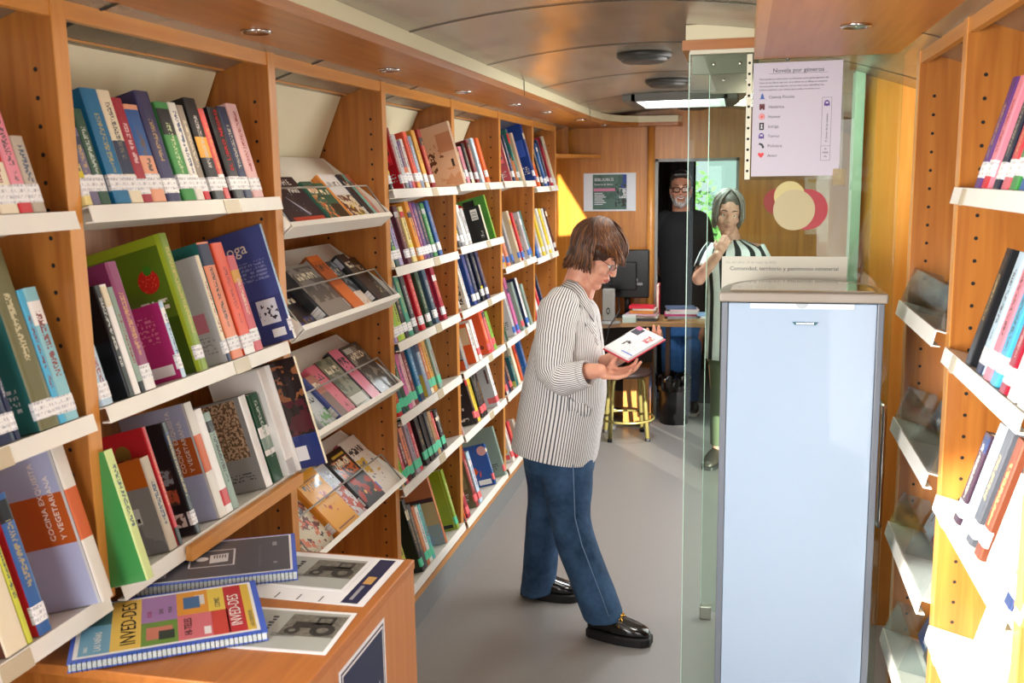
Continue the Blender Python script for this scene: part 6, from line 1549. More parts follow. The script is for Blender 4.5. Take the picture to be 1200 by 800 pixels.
def ring(xl, yl, xr, yr, Y, b):
    L, R_ = W(xl, yl, Y), W(xr, yr, Y)
    return ((L+R_)/2, (R_-L)/2, V((0, b, 0)))
def dens(rings, k=4):
    """Catmull-Rom more rings in between"""
    out = []
    g = lambda i: rings[max(0, min(len(rings)-1, i))]
    for i in range(len(rings)-1):
        for q in range(k):
            t = q/k
            def cr(j): 
                p0, p1, p2, p3 = V(g(i-1)[j]), V(g(i)[j]), V(g(i+1)[j]), V(g(i+2)[j])
                return .5*((2*p1) + (p2-p0)*t + (2*p0-5*p1+4*p2-p3)*t*t + (3*p1-p0-3*p2+p3)*t**3)
            out.append((cr(0), cr(1), cr(2)))
    out.append(rings[-1]); return out
def sweep(pts, radii, squash=1., up=(0, 1, 0), k=4):
    """rings along a path"""
    pts = [V(p) for p in pts]; rg = []
    for i, p in enumerate(pts):
        t = (pts[min(i+1, len(pts)-1)] - pts[max(i-1, 0)]).normalized()
        b = V(up); b = (b - t*b.dot(t)).normalized(); a = b.cross(t)
        rg.append((p, a*radii[i], b*radii[i]*squash))
    return dens(rg, k)
def wrinkle(rings, amp, seed):
    rnd = random.Random(seed); out = []
    for c, A, B in rings:
        out.append((c, V(A)*(1+rnd.uniform(-amp, amp)), V(B)*(1+rnd.uniform(-amp, amp))))
    return out
def shoe_mb(heel, toe, w, sole=.035, h=.07):
    """chunky loafer: heel and toe points on the floor"""
    heel, toe = V(heel), V(toe); d = toe-heel; L = d.length; d.normalize(); s = V((0, 0, 1)).cross(d)
    def o2(t): return w*(.78 + .3*math.sin(PI*min(1, max(0, (t-.2)/.75)))) * (1 if .06 < t < .9 else (.55 if t > .97 or t < .02 else .84))
    ts = [0, .015, .06, .2, .35, .5, .65, .78, .88, .95, .985, 1.]
    def outline(k, g=0): 
        return [heel + d*(L*t + (g if t > .5 else -g)) + s*(o2(t)*k+g) for t in ts] + [heel + d*(L*t + (g if t > .5 else -g)) - s*(o2(t)*k+g) for t in reversed(ts)]
    so = MB(); a = outline(1, .004); n = len(a)
    vs = [p + V((0, 0, .001)) for p in a] + [p + V((0, 0, sole*.85)) for p in a] + [heel+(p-heel)*1. + V((0, 0, sole)) for p in outline(.96)]
    fs = [tuple(range(n-1, -1, -1)), tuple(range(2*n, 3*n))] + [(r_*n+i, r_*n+(i+1) % n, (r_+1)*n+(i+1) % n, (r_+1)*n+i) for r_ in range(2) for i in range(n)]
    so.add(vs, fs)
    for q in range(9):                                      # tread lugs
        t = .08 + q*.105; c = heel + d*L*t
        if .42 < t < .5: continue
    up_ = MB(); rg = []
    for t, k, hh in ((.0, .5, .065), (.04, .82, .075), (.15, .9, .078), (.3, .92, .074), (.45, .95, .066), (.6, .97, .055), (.75, .97, .045), (.88, .88, .036), (.96, .62, .026), (.995, .25, .012)):
        rg.append((heel + d*L*t + V((0, 0, sole-.004+hh*.42)), s*(o2(max(.08, min(.88, t)))*k), V((0, 0, hh*.58))))
    up_.loft(dens(rg, 3), 22, exp=.8)
    return so, up_, (heel, d, s, L)

# ---- woman reading in the aisle
# frame of the book in her hands
P0, P1, P3 = W(708.5, 407.5, 3.455), W(749, 384, 3.565), W(731.5, 425, 3.36)
a_ = (P1-P0); b_ = (P3-P0); nz = a_.cross(b_).normalized()
if nz.z < 0: nz = -nz
ax_ = a_.normalized(); ay_ = nz.cross(ax_); Lx, Ly = a_.length, abs(b_.dot(ay_)); 
if b_.dot(ay_) < 0: pass
sgn = 1 if b_.dot(ay_) > 0 else -1
Mx = Matrix((ax_, ay_*sgn, nz)).transposed().to_4x4(); Mx.translation = P0
WR = W(672, 742, 3.70); WR.z = 0
wm = thing('person', 'woman in a black and white pinstriped jacket and jeans reading in the aisle', 'person', WR)
OM = -V(WR)
YC = 3.70
HO = W(699, 300.5, YC); th = math.radians(35)
HM = headframe(HO, (math.cos(th), -.16, -math.sin(th)), (math.sin(th), 0, math.cos(th)), .9)
body = xf(head_shape(.92), HM)
neck0 = W(673, 345, YC); neck1 = HM @ V((-.03, 0, -.045))
body.cap(neck0, .058, neck1, .050, 16); body.cap(W(684, 345, YC), .04, HM @ V((.02, 0, -.07)), .034)
for a, r0, b_, r1 in (((665, 372), .10, (660, 430), .12), ((660, 430), .12, (655, 520), .12)): body.cap(W(*a, YC), r0, W(*b_, YC), r1, 20)
shR, elR, wrR = W(660, 366, 3.57), W(654, 436, 3.48), W(704, 434.5, 3.42)
shL, elL, wrL = W(664, 366, 3.83), W(674, 442, 3.86), P0 + ax_*Lx*.42 + ay_*sgn*Ly*.36 - nz*.037
for sh_, el_, wr_ in ((shR, elR, wrR), (shL, elL, wrL)):
    body.cap(W(664, 362, YC), .07, sh_, .05); body.cap(sh_, .046, el_, .037); body.cap(el_, .036, el_.lerp(wr_, .4), .037); body.cap(el_.lerp(wr_, .4), .037, wr_, .0255)
hipR, knR, anR = W(664, 540, 3.62), W(668, 635, 3.57), W(706, 722, 3.53); hipL, knL, anL = W(648, 540, 3.78), W(636, 620, 3.80), W(632, 690, 3.84)
for a, b_, c in ((hipR, knR, anR), (hipL, knL, anL)): body.cap(W(656, 520, YC), .1, a, .08); body.cap(a, .075, b_, .05); body.cap(b_, .05, c, .036)
join(body, hand(wrR - nz*.016, (.93, -.08, .10), nz, -1, (.5, .42, .42, .48), .01, .9, 1.15))
join(body, hand(wrL, ax_ + ay_*sgn*.12, nz, 1, (.62, .66, .7, .74), .012, .9, .8))
bm_ = remesh(xf(body, Matrix.Translation(OM)), .0036, 5, [SKIN], 'body'); link('body', bm_, wm)
face_parts(wm, WR, HM, mat('lips_rose', 'b8605c', .35), '5a4030')
glasses(wm, WR, HM, '241c1e', .0016, .0215, .0125)
for sy in (-1,): 
    mb = MB(); mb.ell((.002, sy*.086, -.038), (.004, .003, .004)); mb.ell((.002, sy*.088, -.055), (.006, .0025, .011)); xf(mb, Matrix.Translation(OM) @ HM).build('earring', CHROME, wm)
# hair: a cap with layers of swept strands over it
def headhair(O_, M_, parent, mats, seed, style):
    Mx = Matrix.Translation(-V(O_)) @ M_; dn = (M_.to_3x3().normalized().inverted() @ V((0, 0, -1)))
    cen = V((-.022, 0, .048)); rnd = random.Random(seed); R3 = (.119, .098, .104) if style == 'layered' else (.108, .090, .098)
    base = MB()
    k = .93
    base.ell(cen, (R3[0]*k, R3[1]*k, R3[2]*k))
    if style == 'layered':
        base.ell((-.072, 0, -.008), (.050, .078, .080))
        for s_ in (-1, 1): base.ell((-.048, s_*.064, .0), (.042, .022, .066))
        base.ell((.042, 0, .088), (.052, .060, .028), M=Matrix.Rotation(math.radians(36), 3, 'Y'))
        e = V((-.07, 0, -.05)); base.cap(e, .05, e + dn*.055, .042)
    else:
        base.ell((-.066, 0, -.02), (.050, .078, .085))
        for s_ in (-1, 1): base.ell((-.015, s_*.070, -.03), (.045, .022, .075))
    o = link('hair', remesh(xf(base, Mx), .006, 3, [mats[0]], 'hair'), parent)
    mb = MB()
    def pt(az, el, f=1.):
        a, e = math.radians(az), math.radians(el)
        return cen + V((R3[0]*math.cos(e)*math.cos(a), R3[1]*math.cos(e)*math.sin(a), R3[2]*math.sin(e)))*f
    def strand(keys, s_, f, tail=None, r=.0035):
        pts = []; n = 10
        for j in range(n):
            t = j/(n-1); q = []
            for c in range(2): q.append((1-t)**2*keys[0][c] + 2*t*(1-t)*keys[1][c] + t*t*keys[2][c])
            pts.append(pt(s_*q[0], q[1], f))
        if tail:
            d0 = (pts[-1]-pts[-2]).normalized(); out = (pts[-1]-cen).normalized()
            L_, curl = tail; p = pts[-1]; m = 5
            for j in range(1, m+1):
                t = j/m; dv = (d0*(1-t)*.8 + dn*(.7+.3*t) + out*curl*t*t).normalized(); p = p + dv*L_/m; pts.append(p)
        mb.tube([tuple(Mx @ p) for p in pts], [r*(.3+.7*math.sin(PI*min(1, .2+.74*j/(len(pts)-1)))) for j in range(len(pts))], 5, rnd.choice((0, 0, 1, 1, 1, 2)))
    u = rnd.uniform
    if style == 'layered':
        for s_ in (-1, 1):
            for i in range(300):                       # swept from the crown to the fringe and temples
                t = rnd.random(); az2 = 2 + 104*t; el2 = 6 - 13*t + u(-3, 3)
                strand(((150+u(-30, 30), 70+u(-8, 14)), (84+u(-8, 8)+20*t, 52+u(-20, 8)), (az2, el2)), s_, u(.99, 1.09), (u(.0, .03)+.001, .1) if t < .3 or t > .75 else None)
            for i in range(260):                       # back and sides, hanging to the collar with the ends turned out
                t = rnd.random(); az2 = 88 + 92*t; el2 = -4 - 34*t + u(-3, 3)
                strand(((165+u(-30, 15), 72+u(-10, 14)), (118+30*t+u(-9, 9), 42+u(-10, 10)), (az2, el2)), s_, u(.985, 1.05), (u(.085, .118), .25+.8*t*t+u(-.2, .2)))
            for i in range(190): t = rnd.random(); strand(((150+u(-40, 30), 80), (30+40*t+u(-8, 8), 68+u(-8, 8)), (2+56*t, 4+14*rnd.random()**2+u(-2, 2))), s_, u(1.0, 1.10))
    else:
        for s_ in (-1, 1):
            for i in range(150):
                t = rnd.random(); az2 = 48 + 120*t
                strand(((14+70*t, 84), (40+100*t, 52+u(-8, 8)), (az2+u(-6, 6), 2+u(-10, 8))), s_, u(.985, 1.04), (u(.06, .095), u(-.25, .15)))
    mb.build('strands', mats, o)
    return o
def hair3(nm, a, b_, c, r=.38): return [mat(nm+'_dark', a, r, var=.15, vscale=60), mat(nm+'_mid', b_, r, var=.15, vscale=60), mat(nm+'_light', c, r, var=.15, vscale=60)]
headhair(WR, HM, wm, hair3('hair_chestnut', '3a2012', '5c361e', '8a5a32'), 5, 'layered')
# striped jacket
JS = stripes('pinstripe_jacket', 'e6e5e4', '4c4d56', .0104, .35)
jr = [ring(662, 334, 691, 350, YC, .064), ring(657, 337, 694, 356, YC, .085), ring(651, 344, 697, 362, YC, .135), ring(645, 356, 699, 369, YC, .175), ring(636, 377, 701, 380, YC, .186), ring(628, 400, 704, 402, YC, .182),
      ring(620, 430, 707, 432, YC, .176), ring(614, 460, 708, 462, YC, .178), ring(609, 488, 704, 494, YC, .185), ring(605, 508, 700, 522, YC, .190), ring(604, 517, 697, 537, YC, .192)]
jr = dens(jr, 4)
mb = MB(); mb.loft([(c+OM, A, B) for c, A, B in wrinkle(jr, .006, 3)], 64, cap=False, uv=1.12, exp=.78)
sl = sweep([W(661, 350, 3.60), W(655, 366, 3.545), W(651, 390, 3.50), W(649, 415, 3.478), W(651, 434, 3.462), W(661, 443, 3.445), W(675, 441, 3.425), W(688, 437.5, 3.412)], [.062, .078, .077, .074, .070, .064, .054, .044], 1., (0, 1, 0), 4)
mb.loft([(c+OM, A, B) for c, A, B in wrinkle(sl, .06, 8)], 40, cap=False, uv=.46)
sl2 = sweep([W(664, 350, 3.80), W(660, 372, 3.86), W(662, 405, 3.885), W(668, 436, 3.87), W(688, 438, 3.82), W(706, 430, 3.75)], [.06, .076, .073, .068, .056, .046], 1., (0, 1, 0), 4)
mb.loft([(c+OM, A, B) for c, A, B in wrinkle(sl2, .03, 9)], 40, cap=False, uv=.46)
jk = mb.build('jacket', JS, wm); so_ = jk.modifiers.new('thick', 'SOLIDIFY'); so_.thickness = .005; so_.offset = -1
# rolled cuff
cf = sweep([W(682, 439, 3.418), W(686, 438, 3.414), W(690, 437, 3.410)], [.049, .0505, .048], 1., (0, 1, 0), 2)
mb = MB(); mb.loft([(c+OM, A, B) for c, A, B in cf], 40, cap=False, uv=.46); c_ = mb.build('cuff', JS, jk); q_ = c_.modifiers.new('thick', 'SOLIDIFY'); q_.thickness = .006
def jsurf(px_, py_, off=.004):
    """point on the camera side of the jacket behind a photograph point"""
    best = None
    for c, A, B in jr:
        for k in range(180):
            a = -PI*k/180; ca, sa = math.cos(a), math.sin(a)
            ca = math.copysign(abs(ca)**.78, ca); sa = math.copysign(abs(sa)**.78, sa)
            p = V(c)+V(A)*ca+V(B)*sa
            d = p - CAMP; zc = d.dot(fw); u_ = 600+1149.06*d.dot(r2)/zc; v_ = 400-1149.06*d.dot(u2)/zc
            e = (u_-px_)**2+(v_-py_)**2
            if best is None or e < best[0]: best = (e, p)
    p = best[1]; return p + (CAMP-p).normalized()*off + OM
fl = [[jsurf(x, y, .018) for x, y in row] for row in (((667, 468), (675, 470), (683, 472), (691, 475)), ((666, 480), (674, 482.5), (682, 485), (690.5, 488)))]
mb = MB(); mb.add([p for r_ in fl for p in r_], [(4+i, 5+i, 1+i, i) for i in range(3)], 0, True, [((.0125*i*2, 0), (.0125*(i+1)*2, 0), (.0125*(i+1)*2, 1), (.0125*i*2, 1)) for i in range(3)])
pf = mb.build('pocket_flap', JS, jk); q_ = pf.modifiers.new('thick', 'SOLIDIFY'); q_.thickness = .006; q_.offset = 0
lap = [jsurf(x, y, .012) for x, y in ((688, 345), (694, 356), (698, 372), (702, 390), (704.5, 410), (706, 430))]
MB().tube(lap, .004, 8).build('lapel_edge', mat('lapel_dark', '2a2a30', .7), jk)
lp2 = [[jsurf(x, y, .015) for x, y in r_] for r_ in (((683, 342), (690, 357), (695, 376), (701, 398)), ((676, 344), (680, 360), (687, 384), (700, 404)))]
mb = MB(); mb.add([p for r_ in lp2 for p in r_], [(i, i+1, 5+i, 4+i) for i in range(3)], 0, True, [((0, 0), (.004, .5), (.054, .5), (.05, 0)) for i in range(3)])
l_ = mb.build('lapel', JS, jk); q_ = l_.modifiers.new('thick', 'SOLIDIFY'); q_.thickness = .004; q_.offset = 0
# collar folded round the neck
ci = [(664, 327, 3.70), (667, 328, 3.645), (676, 331, 3.632), (684, 339, 3.63), (690, 351, 3.625), (697, 367, 3.60)]; ce = [(657, 336, 3.70), (659, 338, 3.63), (668, 342, 3.605), (676, 350, 3.60), (685, 361, 3.595), (696, 377, 3.585)]
mb = MB(); k_ = len(ci); mb.add([W(*p)+OM for p in ce+ci], [(i, i+1, k_+i+1, k_+i) for i in range(k_-1)], 0, True, [((0, i), (0, i+1), (.05, i+1), (.05, i)) for i in range(k_-1)])
c_ = mb.build('collar', JS, jk); q_ = c_.modifiers.new('thick', 'SOLIDIFY'); q_.thickness = .006; q_.offset = 0
# jeans
JE = denim('denim_blue', '1f3550', '446488')
def leg(rows, b_):
    return dens([ring(xl, y, xr, y, Y, b) for (y, xl, xr, Y), b in zip(rows, b_)], 4)
lr = [(506, 622, 692, 3.66), (540, 633, 695, 3.63), (575, 638, 694, 3.61), (606, 644, 692, 3.59), (638, 652, 700, 3.57), (668, 664, 711, 3.555), (698, 675, 723, 3.545), (722, 684.5, 731, 3.54)]
ll = [(506, 614, 680, 3.74), (540, 614, 676, 3.77), (575, 619, 670, 3.79), (606, 617, 661, 3.81), (636, 615, 655, 3.82), (665, 613, 653, 3.835), (692, 610, 650, 3.845)]
pel = dens([ring(612, 500, 700, 505, YC, .165), ring(612, 520, 698, 530, YC, .17), ring(616, 545, 696, 552, YC, .15)], 3)
mb = MB(); mb.loft([(c+OM, A, B) for c, A, B in pel], 32)
mb.loft([(c+OM, A, B) for c, A, B in wrinkle(leg(lr, (.1, .1, .095, .088, .085, .086, .09, .094)), .012, 2)], 32); mb.loft([(c+OM, A, B) for c, A, B in wrinkle(leg(ll, (.1, .1, .095, .088, .084, .085, .09)), .012, 4)], 32)
jn = link('jeans', remesh(mb, .0085, 4, [JE], 'jeans'), wm)
ST_ = mat('denim_seam', '6a86a8', .8)
def front_of(row, fx, b): 
    y, xl, xr, Y = row; x = xl+(xr-xl)*fx; return W(x, y, Y - b*math.sqrt(max(0, 1-(2*fx-1)**2)) - .001) + OM
sb = (.1, .1, .095, .088, .085, .086, .09, .094)
MB().tube([front_of(r_, .62, b) for r_, b in zip(lr[1:], sb[1:])], .0022, 6).build('side_seam', ST_, jn)
# shoes: right foot forward, left foot behind
GOLD = mat('gold_chain', 'd8a648', .25, metal=1.); PAT = mat('patent_black', '0e0e10', .18, coat=.5); SOL = mat('sole_black', '121214', .6)
for nm, hx, tx, side in (('right', (690, 741, ), (762, 744), -1), ('left', (613, 701.5), (678, 698.5), 1)):
    Yh, Yt = (3.545, 3.50) if nm == 'right' else (3.86, 3.84)
    H_, T_ = W(*hx, Yh), W(*tx, Yt); H_.z = 0; T_.z = 0
    so, up_, (he, d, s_, L) = shoe_mb(H_+OM, T_+OM, .047)
    sh_ = up_.build('shoe', PAT, wm); so.build('sole', SOL, sh_)
    mb = MB(); c0 = he + d*L*.55
    for q in range(-3, 4):
        a = q/3.2; p = c0 + s_*(.040*a) + V((0, 0, .035 + .066*math.cos(a*1.1)))
        t_ = (s_*math.cos(a*1.1) - V((0, 0, 1))*math.sin(a*1.1)).normalized(); nn = (V((0, 0, 1))*math.cos(a*1.1) + s_*math.sin(a*1.1)); w_ = d
        if q % 2: w_ = nn
        mb.tube([p + t_*.0095*math.cos(2*PI*i/12) + w_*.007*math.sin(2*PI*i/12) for i in range(13)], .0021, 6, cap=False)
    mb.build('gold_chain', GOLD, sh_)
# the book she holds
hb = thing('book', 'red hardback with printed white pages held open by the woman', 'book'); hb.matrix_world = Mx
MB().box((-.006, -.004, -.006), (Lx+.008, Ly+.004, -.003)).build('cover', mat('hardback_red', 'c43448', .4), hb)
pg = MB().box((.0, 0, -.0028), (Lx, Ly, .008)).build('page_block', PAPER, hb)
n = NT('open_page', lin('eceaec'), .5)
X0, Y0 = Lx, Ly
n.lay(n.box(('X', .72*Lx, .95*Lx), ('Y', .03*Ly, .35*Ly)), lin('2a2c44')); n.lay(n.box(('X', .88*Lx, 1*Lx), ('Y', 0, .22*Ly)), lin('c85a90'))
n.lay(n.both(n.box(('X', .28*Lx, .48*Lx), ('Y', .3*Ly, .5*Ly)), n.noise(90, .5, 2.)), lin('22222a')); n.lay(n.both(n.box(('X', .62*Lx, .85*Lx), ('Y', .62*Ly, .9*Ly)), n.noise(80, .5, 5.)), lin('b8485a'))
n.lay(n.both(n.box(('X', .05*Lx, .9*Lx), ('Y', .5*Ly, .92*Ly)), n.both(n.cells('X', 'Y', .005, .003, .55), n.math('GREATER_THAN', n.math('FRACT', n.math('DIVIDE', n.ax('Y'), .006)), .5))), lin('b4b4bc')); n.lay(n.box(('X', .1*Lx, .14*Lx), ('Y', .55*Ly, .98*Ly)), lin('6a8ad0'))
MB().box((.001, .001, .008), (Lx-.001, Ly-.001, .0085)).build('printed_page', n.done(), hb)
pt = MB(); pt.box((.0, 0, .0085), (Lx*.6, .004, .0087)); pt.build('heading_rule', INK, hb)

# ---- man in the cab doorway
YM_ = 7.36
MR = W(798, 400, YM_); MR.z = 0
mn = thing('person', 'smiling man with grey beard and dark glasses in black T-shirt in the doorway', 'person', MR); OM2 = -V(MR)
HO2 = W(798, 222, YM_ - .02); HM2 = headframe(HO2, (.06, -1, -.06), (0, -.06, 1), 1.0)
body = xf(head_shape(1.06), HM2)
body.cap(W(798, 262, YM_), .066, HM2 @ V((-.02, 0, -.05)), .06, 16)
for a, r0, b_, r1 in (((798, 275), .12, (798, 330), .13), ((798, 330), .13, (798, 375), .12)): body.cap(W(*a, YM_), r0, W(*b_, YM_), r1, 20)
for sx_, x1, x2, x3 in ((-1, 776, 772, 786), (1, 821, 827, 812)):
    s0, e0, w0 = W(x1, 263, YM_), W(x2, 308, YM_+.06), W(x3, 338, YM_+.2)
    body.cap(W(798, 264, YM_), .07, s0, .05); body.cap(s0, .048, e0, .042); body.cap(e0, .045, w0, .03)
    join(body, hand(w0, (-sx_*.7, .35, -.5), (0, -.9, .2), -sx_, (.4, .4, .4, .4)))
for x in (786, 812):
    body.cap(W(798, 375, YM_), .11, W(x, 390, YM_), .09); body.cap(W(x, 385, YM_), .085, W(x, 430, YM_), .058); body.cap(W(x, 430, YM_), .056, W(x, 474, YM_), .04)
link('body', remesh(xf(body, Matrix.Translation(OM2)), .0048, 4, [SKINM], 'body'), mn)
face_parts(mn, MR, HM2, mat('lips_tan', 'a8665a', .4), '3a2a1e', smile=True)
glasses(mn, MR, HM2, '0e0e10', .0032, .025, .018)
# beard and hair
be = MB()
for s_ in (-1, 1): be.cap((.0, s_*.066, -.045), .010, (.05, s_*.036, -.098), .018); be.cap((.05, s_*.036, -.098), .018, (.078, 0, -.108), .021); be.cap((.084, s_*.036, -.052), .006, (.076, s_*.036, -.088), .011); be.cap((.102, s_*.004, -.0385), .0050, (.090, s_*.028, -.046), .0045)
be.ell((.078, 0, -.094), (.019, .030, .012))
link('beard', remesh(xf(be, Matrix.Translation(OM2) @ HM2), .004, 3, [hair_mat('beard_grey', '7a7672', 'c8c4c0')], 'beard'), mn)
hr = MB(); hr.ell((-.026, 0, .062), (.092, .078, .082)); hr.cap((.05, -.045, .108), .024, (.05, .045, .108), .024); hr.ell((-.06, 0, .0), (.052, .074, .06))
for s_ in (-1, 1): hr.ell((-.01, s_*.068, .035), (.03, .012, .045))
h_ = link('hair', remesh(xf(hr, Matrix.Translation(OM2) @ HM2), .005, 2, [hair_mat('hair_black', '141010', '2c2622')], 'hair'), mn)
TS = mat('tshirt_black', '0d0e12', .85, bump=.5, bscale=9)
def mring(y, xl, xr, b, Y=YM_): L, R_ = W(xl, y, Y), W(xr, y, Y); return ((L+R_)/2 + OM2, (R_-L)/2, V((0, b, 0)))
mb = MB(); mb.loft(dens([mring(247, 788, 808, .06), mring(251, 781, 815, .085), mring(259, 773, 823, .115), mring(272, 770, 827, .135), mring(295, 771, 826, .14), (mring(330, 774, 824, .14)), mring(378, 773, 825, .135)], 3), 32)
for x1, x2 in ((778, 771.5), (819, 827.5)):
    mb.loft([(c+OM2, A, B) for c, A, B in sweep([W(x1*.6+798*.4, 253, YM_), W(x1, 257, YM_), W((x1+x2)/2, 270, YM_+.005), W(x2, 297, YM_+.045)], [.055, .07, .074, .068], 1., (0, 1, 0), 3)], 24)
link('tshirt', remesh(mb, .009, 4, [TS], 'tshirt'), mn)
mb = MB(); mb.loft(dens([mring(372, 774, 824, .13), mring(392, 774, 824, .13)], 3), 28)
for x0, x1 in ((774, 800), (797, 823)):
    mb.loft(dens([mring(380, x0, x1, .1), mring(405, x0, x1, .095), mring(440, x0+2, x1-2, .085), mring(472, x0+4, x1-4, .08)], 3), 24)
link('jeans', remesh(mb, .01, 4, [denim('denim_mid', '2c5a92', '4a7ab4')], 'jeans'), mn)
for x in (787, 811):
    H_ = W(x, 474, YM_+.06); H_.z = 0; T_ = H_ + V((.02 if x > 800 else -.02, -.27, 0))
    so, up_, _ = shoe_mb(H_+OM2, T_+OM2, .046, .025); s__ = up_.build('shoe', mat('shoe_grey', '3a3a3e', .6), mn); so.build('sole', mat('sole_white', 'c8c8c6', .6), s__)

# ---- woman behind the glass
Y3 = 6.0
GR = W(858, 400, Y3); GR.z = 0
w2 = thing('person', 'grey-haired woman in striped shirt behind the glass, hand raised to her mouth', 'person', GR); OM3 = -V(GR)
HO3 = W(853, 250, Y3-.03); HM3 = headframe(HO3, (.10, -1, -.22), (.12, -.2, 1), .98)
body = xf(head_shape(.98), HM3)
body.cap(W(859, 287, Y3), .058, HM3 @ V((-.02, 0, -.05)), .05, 16)
for a, r0, b_, r1 in (((860, 305), .11, (861, 350), .12), ((861, 350), .12, (861, 400), .13)): body.cap(W(*a, Y3), r0, W(*b_, Y3), r1, 20)
sA, eA, wA = W(835, 296, Y3), W(819, 326, Y3-.10), W(841, 299, Y3-.17)
body.cap(W(859, 293, Y3), .07, sA, .055); body.cap(sA, .05, eA, .042); body.cap(eA, .041, wA, .028)
sB, eB, wB = W(888, 296, Y3), W(899, 340, Y3), W(885, 365, Y3-.18)
body.cap(W(859, 293, Y3), .07, sB, .055); body.cap(sB, .05, eB, .042); body.cap(eB, .041, wB, .028)
join(body, hand(wA, (.42, .05, .9), (.25, .95, .1), 1, (.9, .95, 1., 1.), .01, .95, .6)); join(body, hand(wB, (-.7, -.3, -.1), (0, .2, -1), -1, (.4, .4, .4, .4)))
LG = ((845, 842), (874, 878))
for xh, xf_ in LG:
    body.cap(W(861, 400, Y3), .11, W(xh, 415, Y3), .09); body.cap(W(xh, 410, Y3), .085, W((xh+xf_)/2, 465, Y3), .056); body.cap(W((xh+xf_)/2, 465, Y3), .054, W(xf_, 522, Y3), .04)
link('body', remesh(xf(body, Matrix.Translation(OM3)), .0045, 4, [SKINO], 'body'), w2)
face_parts(w2, GR, HM3, mat('lips_muted', 'a06a64', .4), '4a3a30')
headhair(GR, HM3, w2, hair3('hair_grey', '5a534e', '8a847e', 'b4afaa'), 9, 'parted')
SH = stripes('shirt_stripe', 'dfe3e6', '1e2228', .085, .42)
def wring(y, xl, xr, b, Y=Y3): L, R_ = W(xl, y, Y), W(xr, y, Y); return ((L+R_)/2 + OM3, (R_-L)/2, V((0, b, 0)))
mb = MB(); mb.loft(dens([wring(281, 848, 871, .062), wring(285, 840, 880, .09), wring(292, 830, 893, .12), wring(305, 826, 897, .135), wring(340, 829, 894, .14), wring(380, 828, 895, .145), wring(418, 826, 898, .15)], 3), 48, cap=False, uv=1.02)
mb.loft([(c+OM3, A, B) for c, A, B in sweep([W(838, 290, Y3), W(831, 302, Y3-.03), W(824, 317, Y3-.075)], [.06, .066, .062], 1., (0, 1, 0), 3)], 28, cap=False, uv=.4)
mb.loft([(c+OM3, A, B) for c, A, B in sweep([W(884, 290, Y3), W(891, 305, Y3), W(897, 325, Y3)], [.06, .066, .062], 1., (0, 1, 0), 3)], 28, cap=False, uv=.4)
s_ = mb.build('shirt', SH, w2); q_ = s_.modifiers.new('thick', 'SOLIDIFY'); q_.thickness = .004
mb = MB(); mb.loft(dens([wring(400, 829, 893, .13), wring(425, 829, 893, .13)], 3), 28)
for xh, xf_ in LG:
    mb.loft(dens([wring(415, xh-15, xh+15, .1), wring(450, xh-13, xh+13, .09), wring(490, xf_-10, xf_+10, .075), wring(520, xf_-10, xf_+10, .07)], 3), 24)
link('trousers', remesh(mb, .009, 4, [mat('olive_cloth', '4c5540', .85, bump=.4, bscale=12)], 'trousers'), w2)
for xh, xf_ in LG:
    H_ = W(xf_, 522, Y3+.05); H_.z = 0; T_ = H_ + V((-.06 if xf_ < 860 else .05, -.25, 0))
    so, up_, _ = shoe_mb(H_+OM3, T_+OM3, .043, .025); s__ = up_.build('shoe', mat('boot_dark', '2a2420', .5), w2); so.build('sole', SOL, s__)

# ------------------------------------------------------------------ light
wd = bpy.data.worlds.new('world'); SC.world = wd; wd.use_nodes = True
bg = wd.node_tree.nodes['Background']; bg.inputs['Color'].default_value = (.86, .94, 1., 1); bg.inputs['Strength'].default_value = 1.3
def area(name, loc, target, sx, sy, power, col=(1, 1, 1)):
    l = bpy.data.lights.new(name, 'AREA'); l.shape = 'RECTANGLE'; l.size = sx; l.size_y = sy; l.energy = power; l.color = col
    o = bpy.data.objects.new(name, l); COL.objects.link(o); o.location = loc
    o.rotation_euler = (V(target)-V(loc)).to_track_quat('-Z', 'Y').to_euler(); return o
area('rear_door_daylight', (-.8, -.74, 1.1), (.1, 3, 1.0), .8, 1.8, 24, (.95, .97, 1))
area('right_side_fill', (.765, .75, 1.2), (-1.2, 1.9, 1.1), 1.3, 1.7, 33, (1, .98, .95))  # added fill for the left shelves, the wall has no door here
area('side_door_daylight', (.77, 4.7, 1.2), (-1.2, 4.4, 1.1), 1.6, 1.8, 50, (1, .98, .95))
rl = area('rear_left_fill', (-1.05, .15, 1.35), (.6, 2.7, .95), .5, 1.1, 24, (1, .97, .92)); rl.data.spread = math.radians(75)  # added fill to brighten the right-hand case, no opening behind it
area('stairwell_fill', (.12, 3.42, 2.08), (.55, 3.84, .9), .25, .25, 9, (1, .95, .86))  # added fill for the wood panel behind the glass, no fitting there
area('hatch_daylight', (-.36, 6.04, 2.42), (-.36, 6.04, 0), .5, .6, 45, (.95, .98, 1))
area('front_ceiling_fill', (-.4, 1.9, 2.17), (-.4, 1.9, 0), .5, 1.6, 5, (1, .93, .82))  # added ambient fill, no fitting in the ceiling
area('mid_ceiling_fill', (-.4, 4.2, 2.17), (-.4, 4.2, 0), .4, 1.2, 8, (1, .95, .88))  # added ambient fill further along, again without a fitting
area('cab_daylight', (-.3, 8.6, 2.1), (-.5, 7.2, 1.4), .8, .5, 14, (.95, .98, 1))
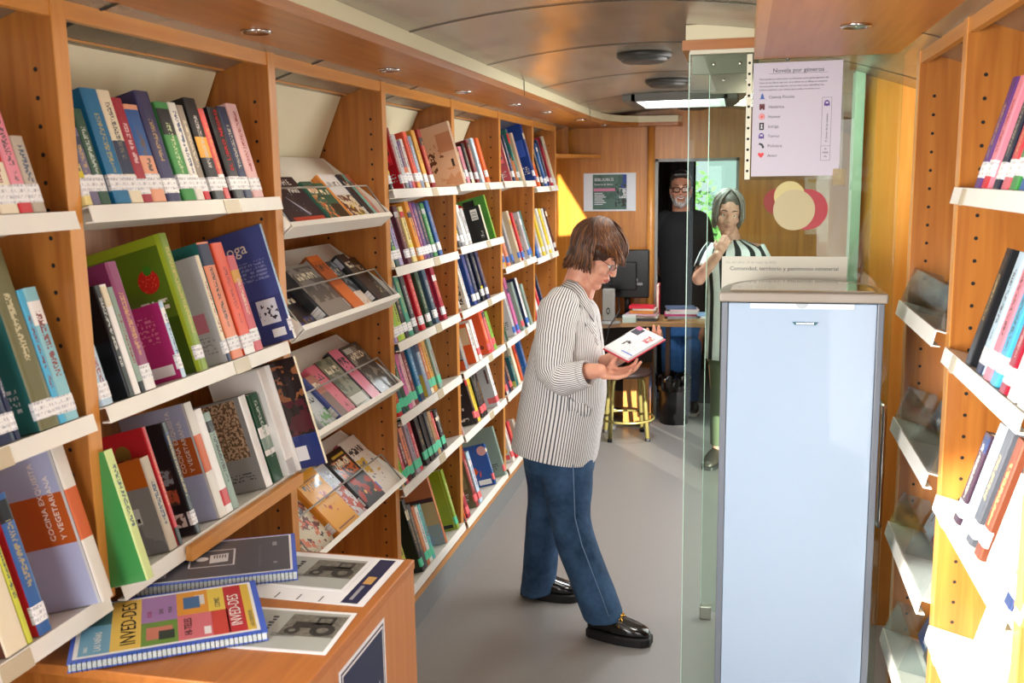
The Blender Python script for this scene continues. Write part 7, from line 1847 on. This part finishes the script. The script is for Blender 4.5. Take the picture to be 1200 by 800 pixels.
def spot(name, loc, target, power, ang, blend, col=(1, 1, 1), r=.02):
    l = bpy.data.lights.new(name, 'SPOT'); l.energy = power; l.spot_size = math.radians(ang); l.spot_blend = blend; l.color = col; l.shadow_soft_size = r
    o = bpy.data.objects.new(name, l); COL.objects.link(o); o.location = loc; o.rotation_euler = (V(target)-V(loc)).to_track_quat('-Z', 'Y').to_euler(); return o
spot('right_case_sun_fill', (-.9, .9, 2.05), (.49, 2.0, .74), 1400, 28, .25, (1, .96, .86))  # added spot standing in for sunlight on the right-hand case
for y in (2.154, 3.012, 3.864, 4.616, 5.217, 5.995): spot('canopy_downlight', (-1.09, y, 2.08), (-1.14, y, 0), 4, 110, .6, (1, .88, .7))
su = bpy.data.lights.new('sun', 'SUN'); su.energy = 26; su.angle = .006; su.color = (1, .93, .78)
so2 = bpy.data.objects.new('sun', su); COL.objects.link(so2); so2.rotation_euler = V((-.55, .835, -.045)).to_track_quat('-Z', 'Y').to_euler(); so2.location = (4, 0, 4)
sblk = MB().prism([(2.0, 2.25), (2.0, .4), (6.2, .4), (6.2, 2.25), (3.54, 2.25), (3.54, 2.02), (3.927, 1.591), (3.99, 1.52), (3.50, 1.52), (3.50, 2.25)], 'x', 1.0, 1.01).build('sun_blocker', mat('blocker_grey', '8a8a80', .8))  # unseen panel added to cut the sun into a slanted wall patch
tag(sblk, 'grey awning flap outside the side doorway', 'awning')

# shrubs outside, seen through the windscreen
LEAF = mat('leaf_green', '5f8a4c', .6, var=.35, vscale=9); BARK = mat('bark', '4a3a2c', .9)
for q, (x, y, hgt, lb) in enumerate(((-1.0, 13.5, 2.6, 'leafy green shrub outside, left in the windscreen'), (-.1, 14.5, 2.1, 'lower green shrub outside, right in the windscreen'))):
    t = thing('shrub', lb, 'shrub', (x, y, -.6), 'shrubs outside the windscreen'); rnd = random.Random(q+3)
    MB().tube([(0, 0, 0), (.03, .02, .6), (0, .05, 1.2)], [.06, .05, .03], 8).build('stem', BARK, t)
    mb = MB()
    for i in range(1500):
        a, u_ = rnd.uniform(0, 2*PI), rnd.uniform(-1, 1); r_ = rnd.random()**.4
        p = V((.75*r_*math.sqrt(1-u_*u_)*math.cos(a), .6*r_*math.sqrt(1-u_*u_)*math.sin(a), hgt*.6 + hgt*.42*r_*u_))
        d = V((rnd.uniform(-1, 1), rnd.uniform(-1, 1), rnd.uniform(-1, 1))).normalized()*.06; e = d.orthogonal().normalized()*.03
        mb.add([p-d, p+e, p+d, p-e], [(0, 1, 2, 3)])
    mb.build('foliage', LEAF, t)
struct(MB().box((-12, 9.4, -.75), (12, 30, -.6)).build('ground', mat('asphalt', '8a8a88', .9)))
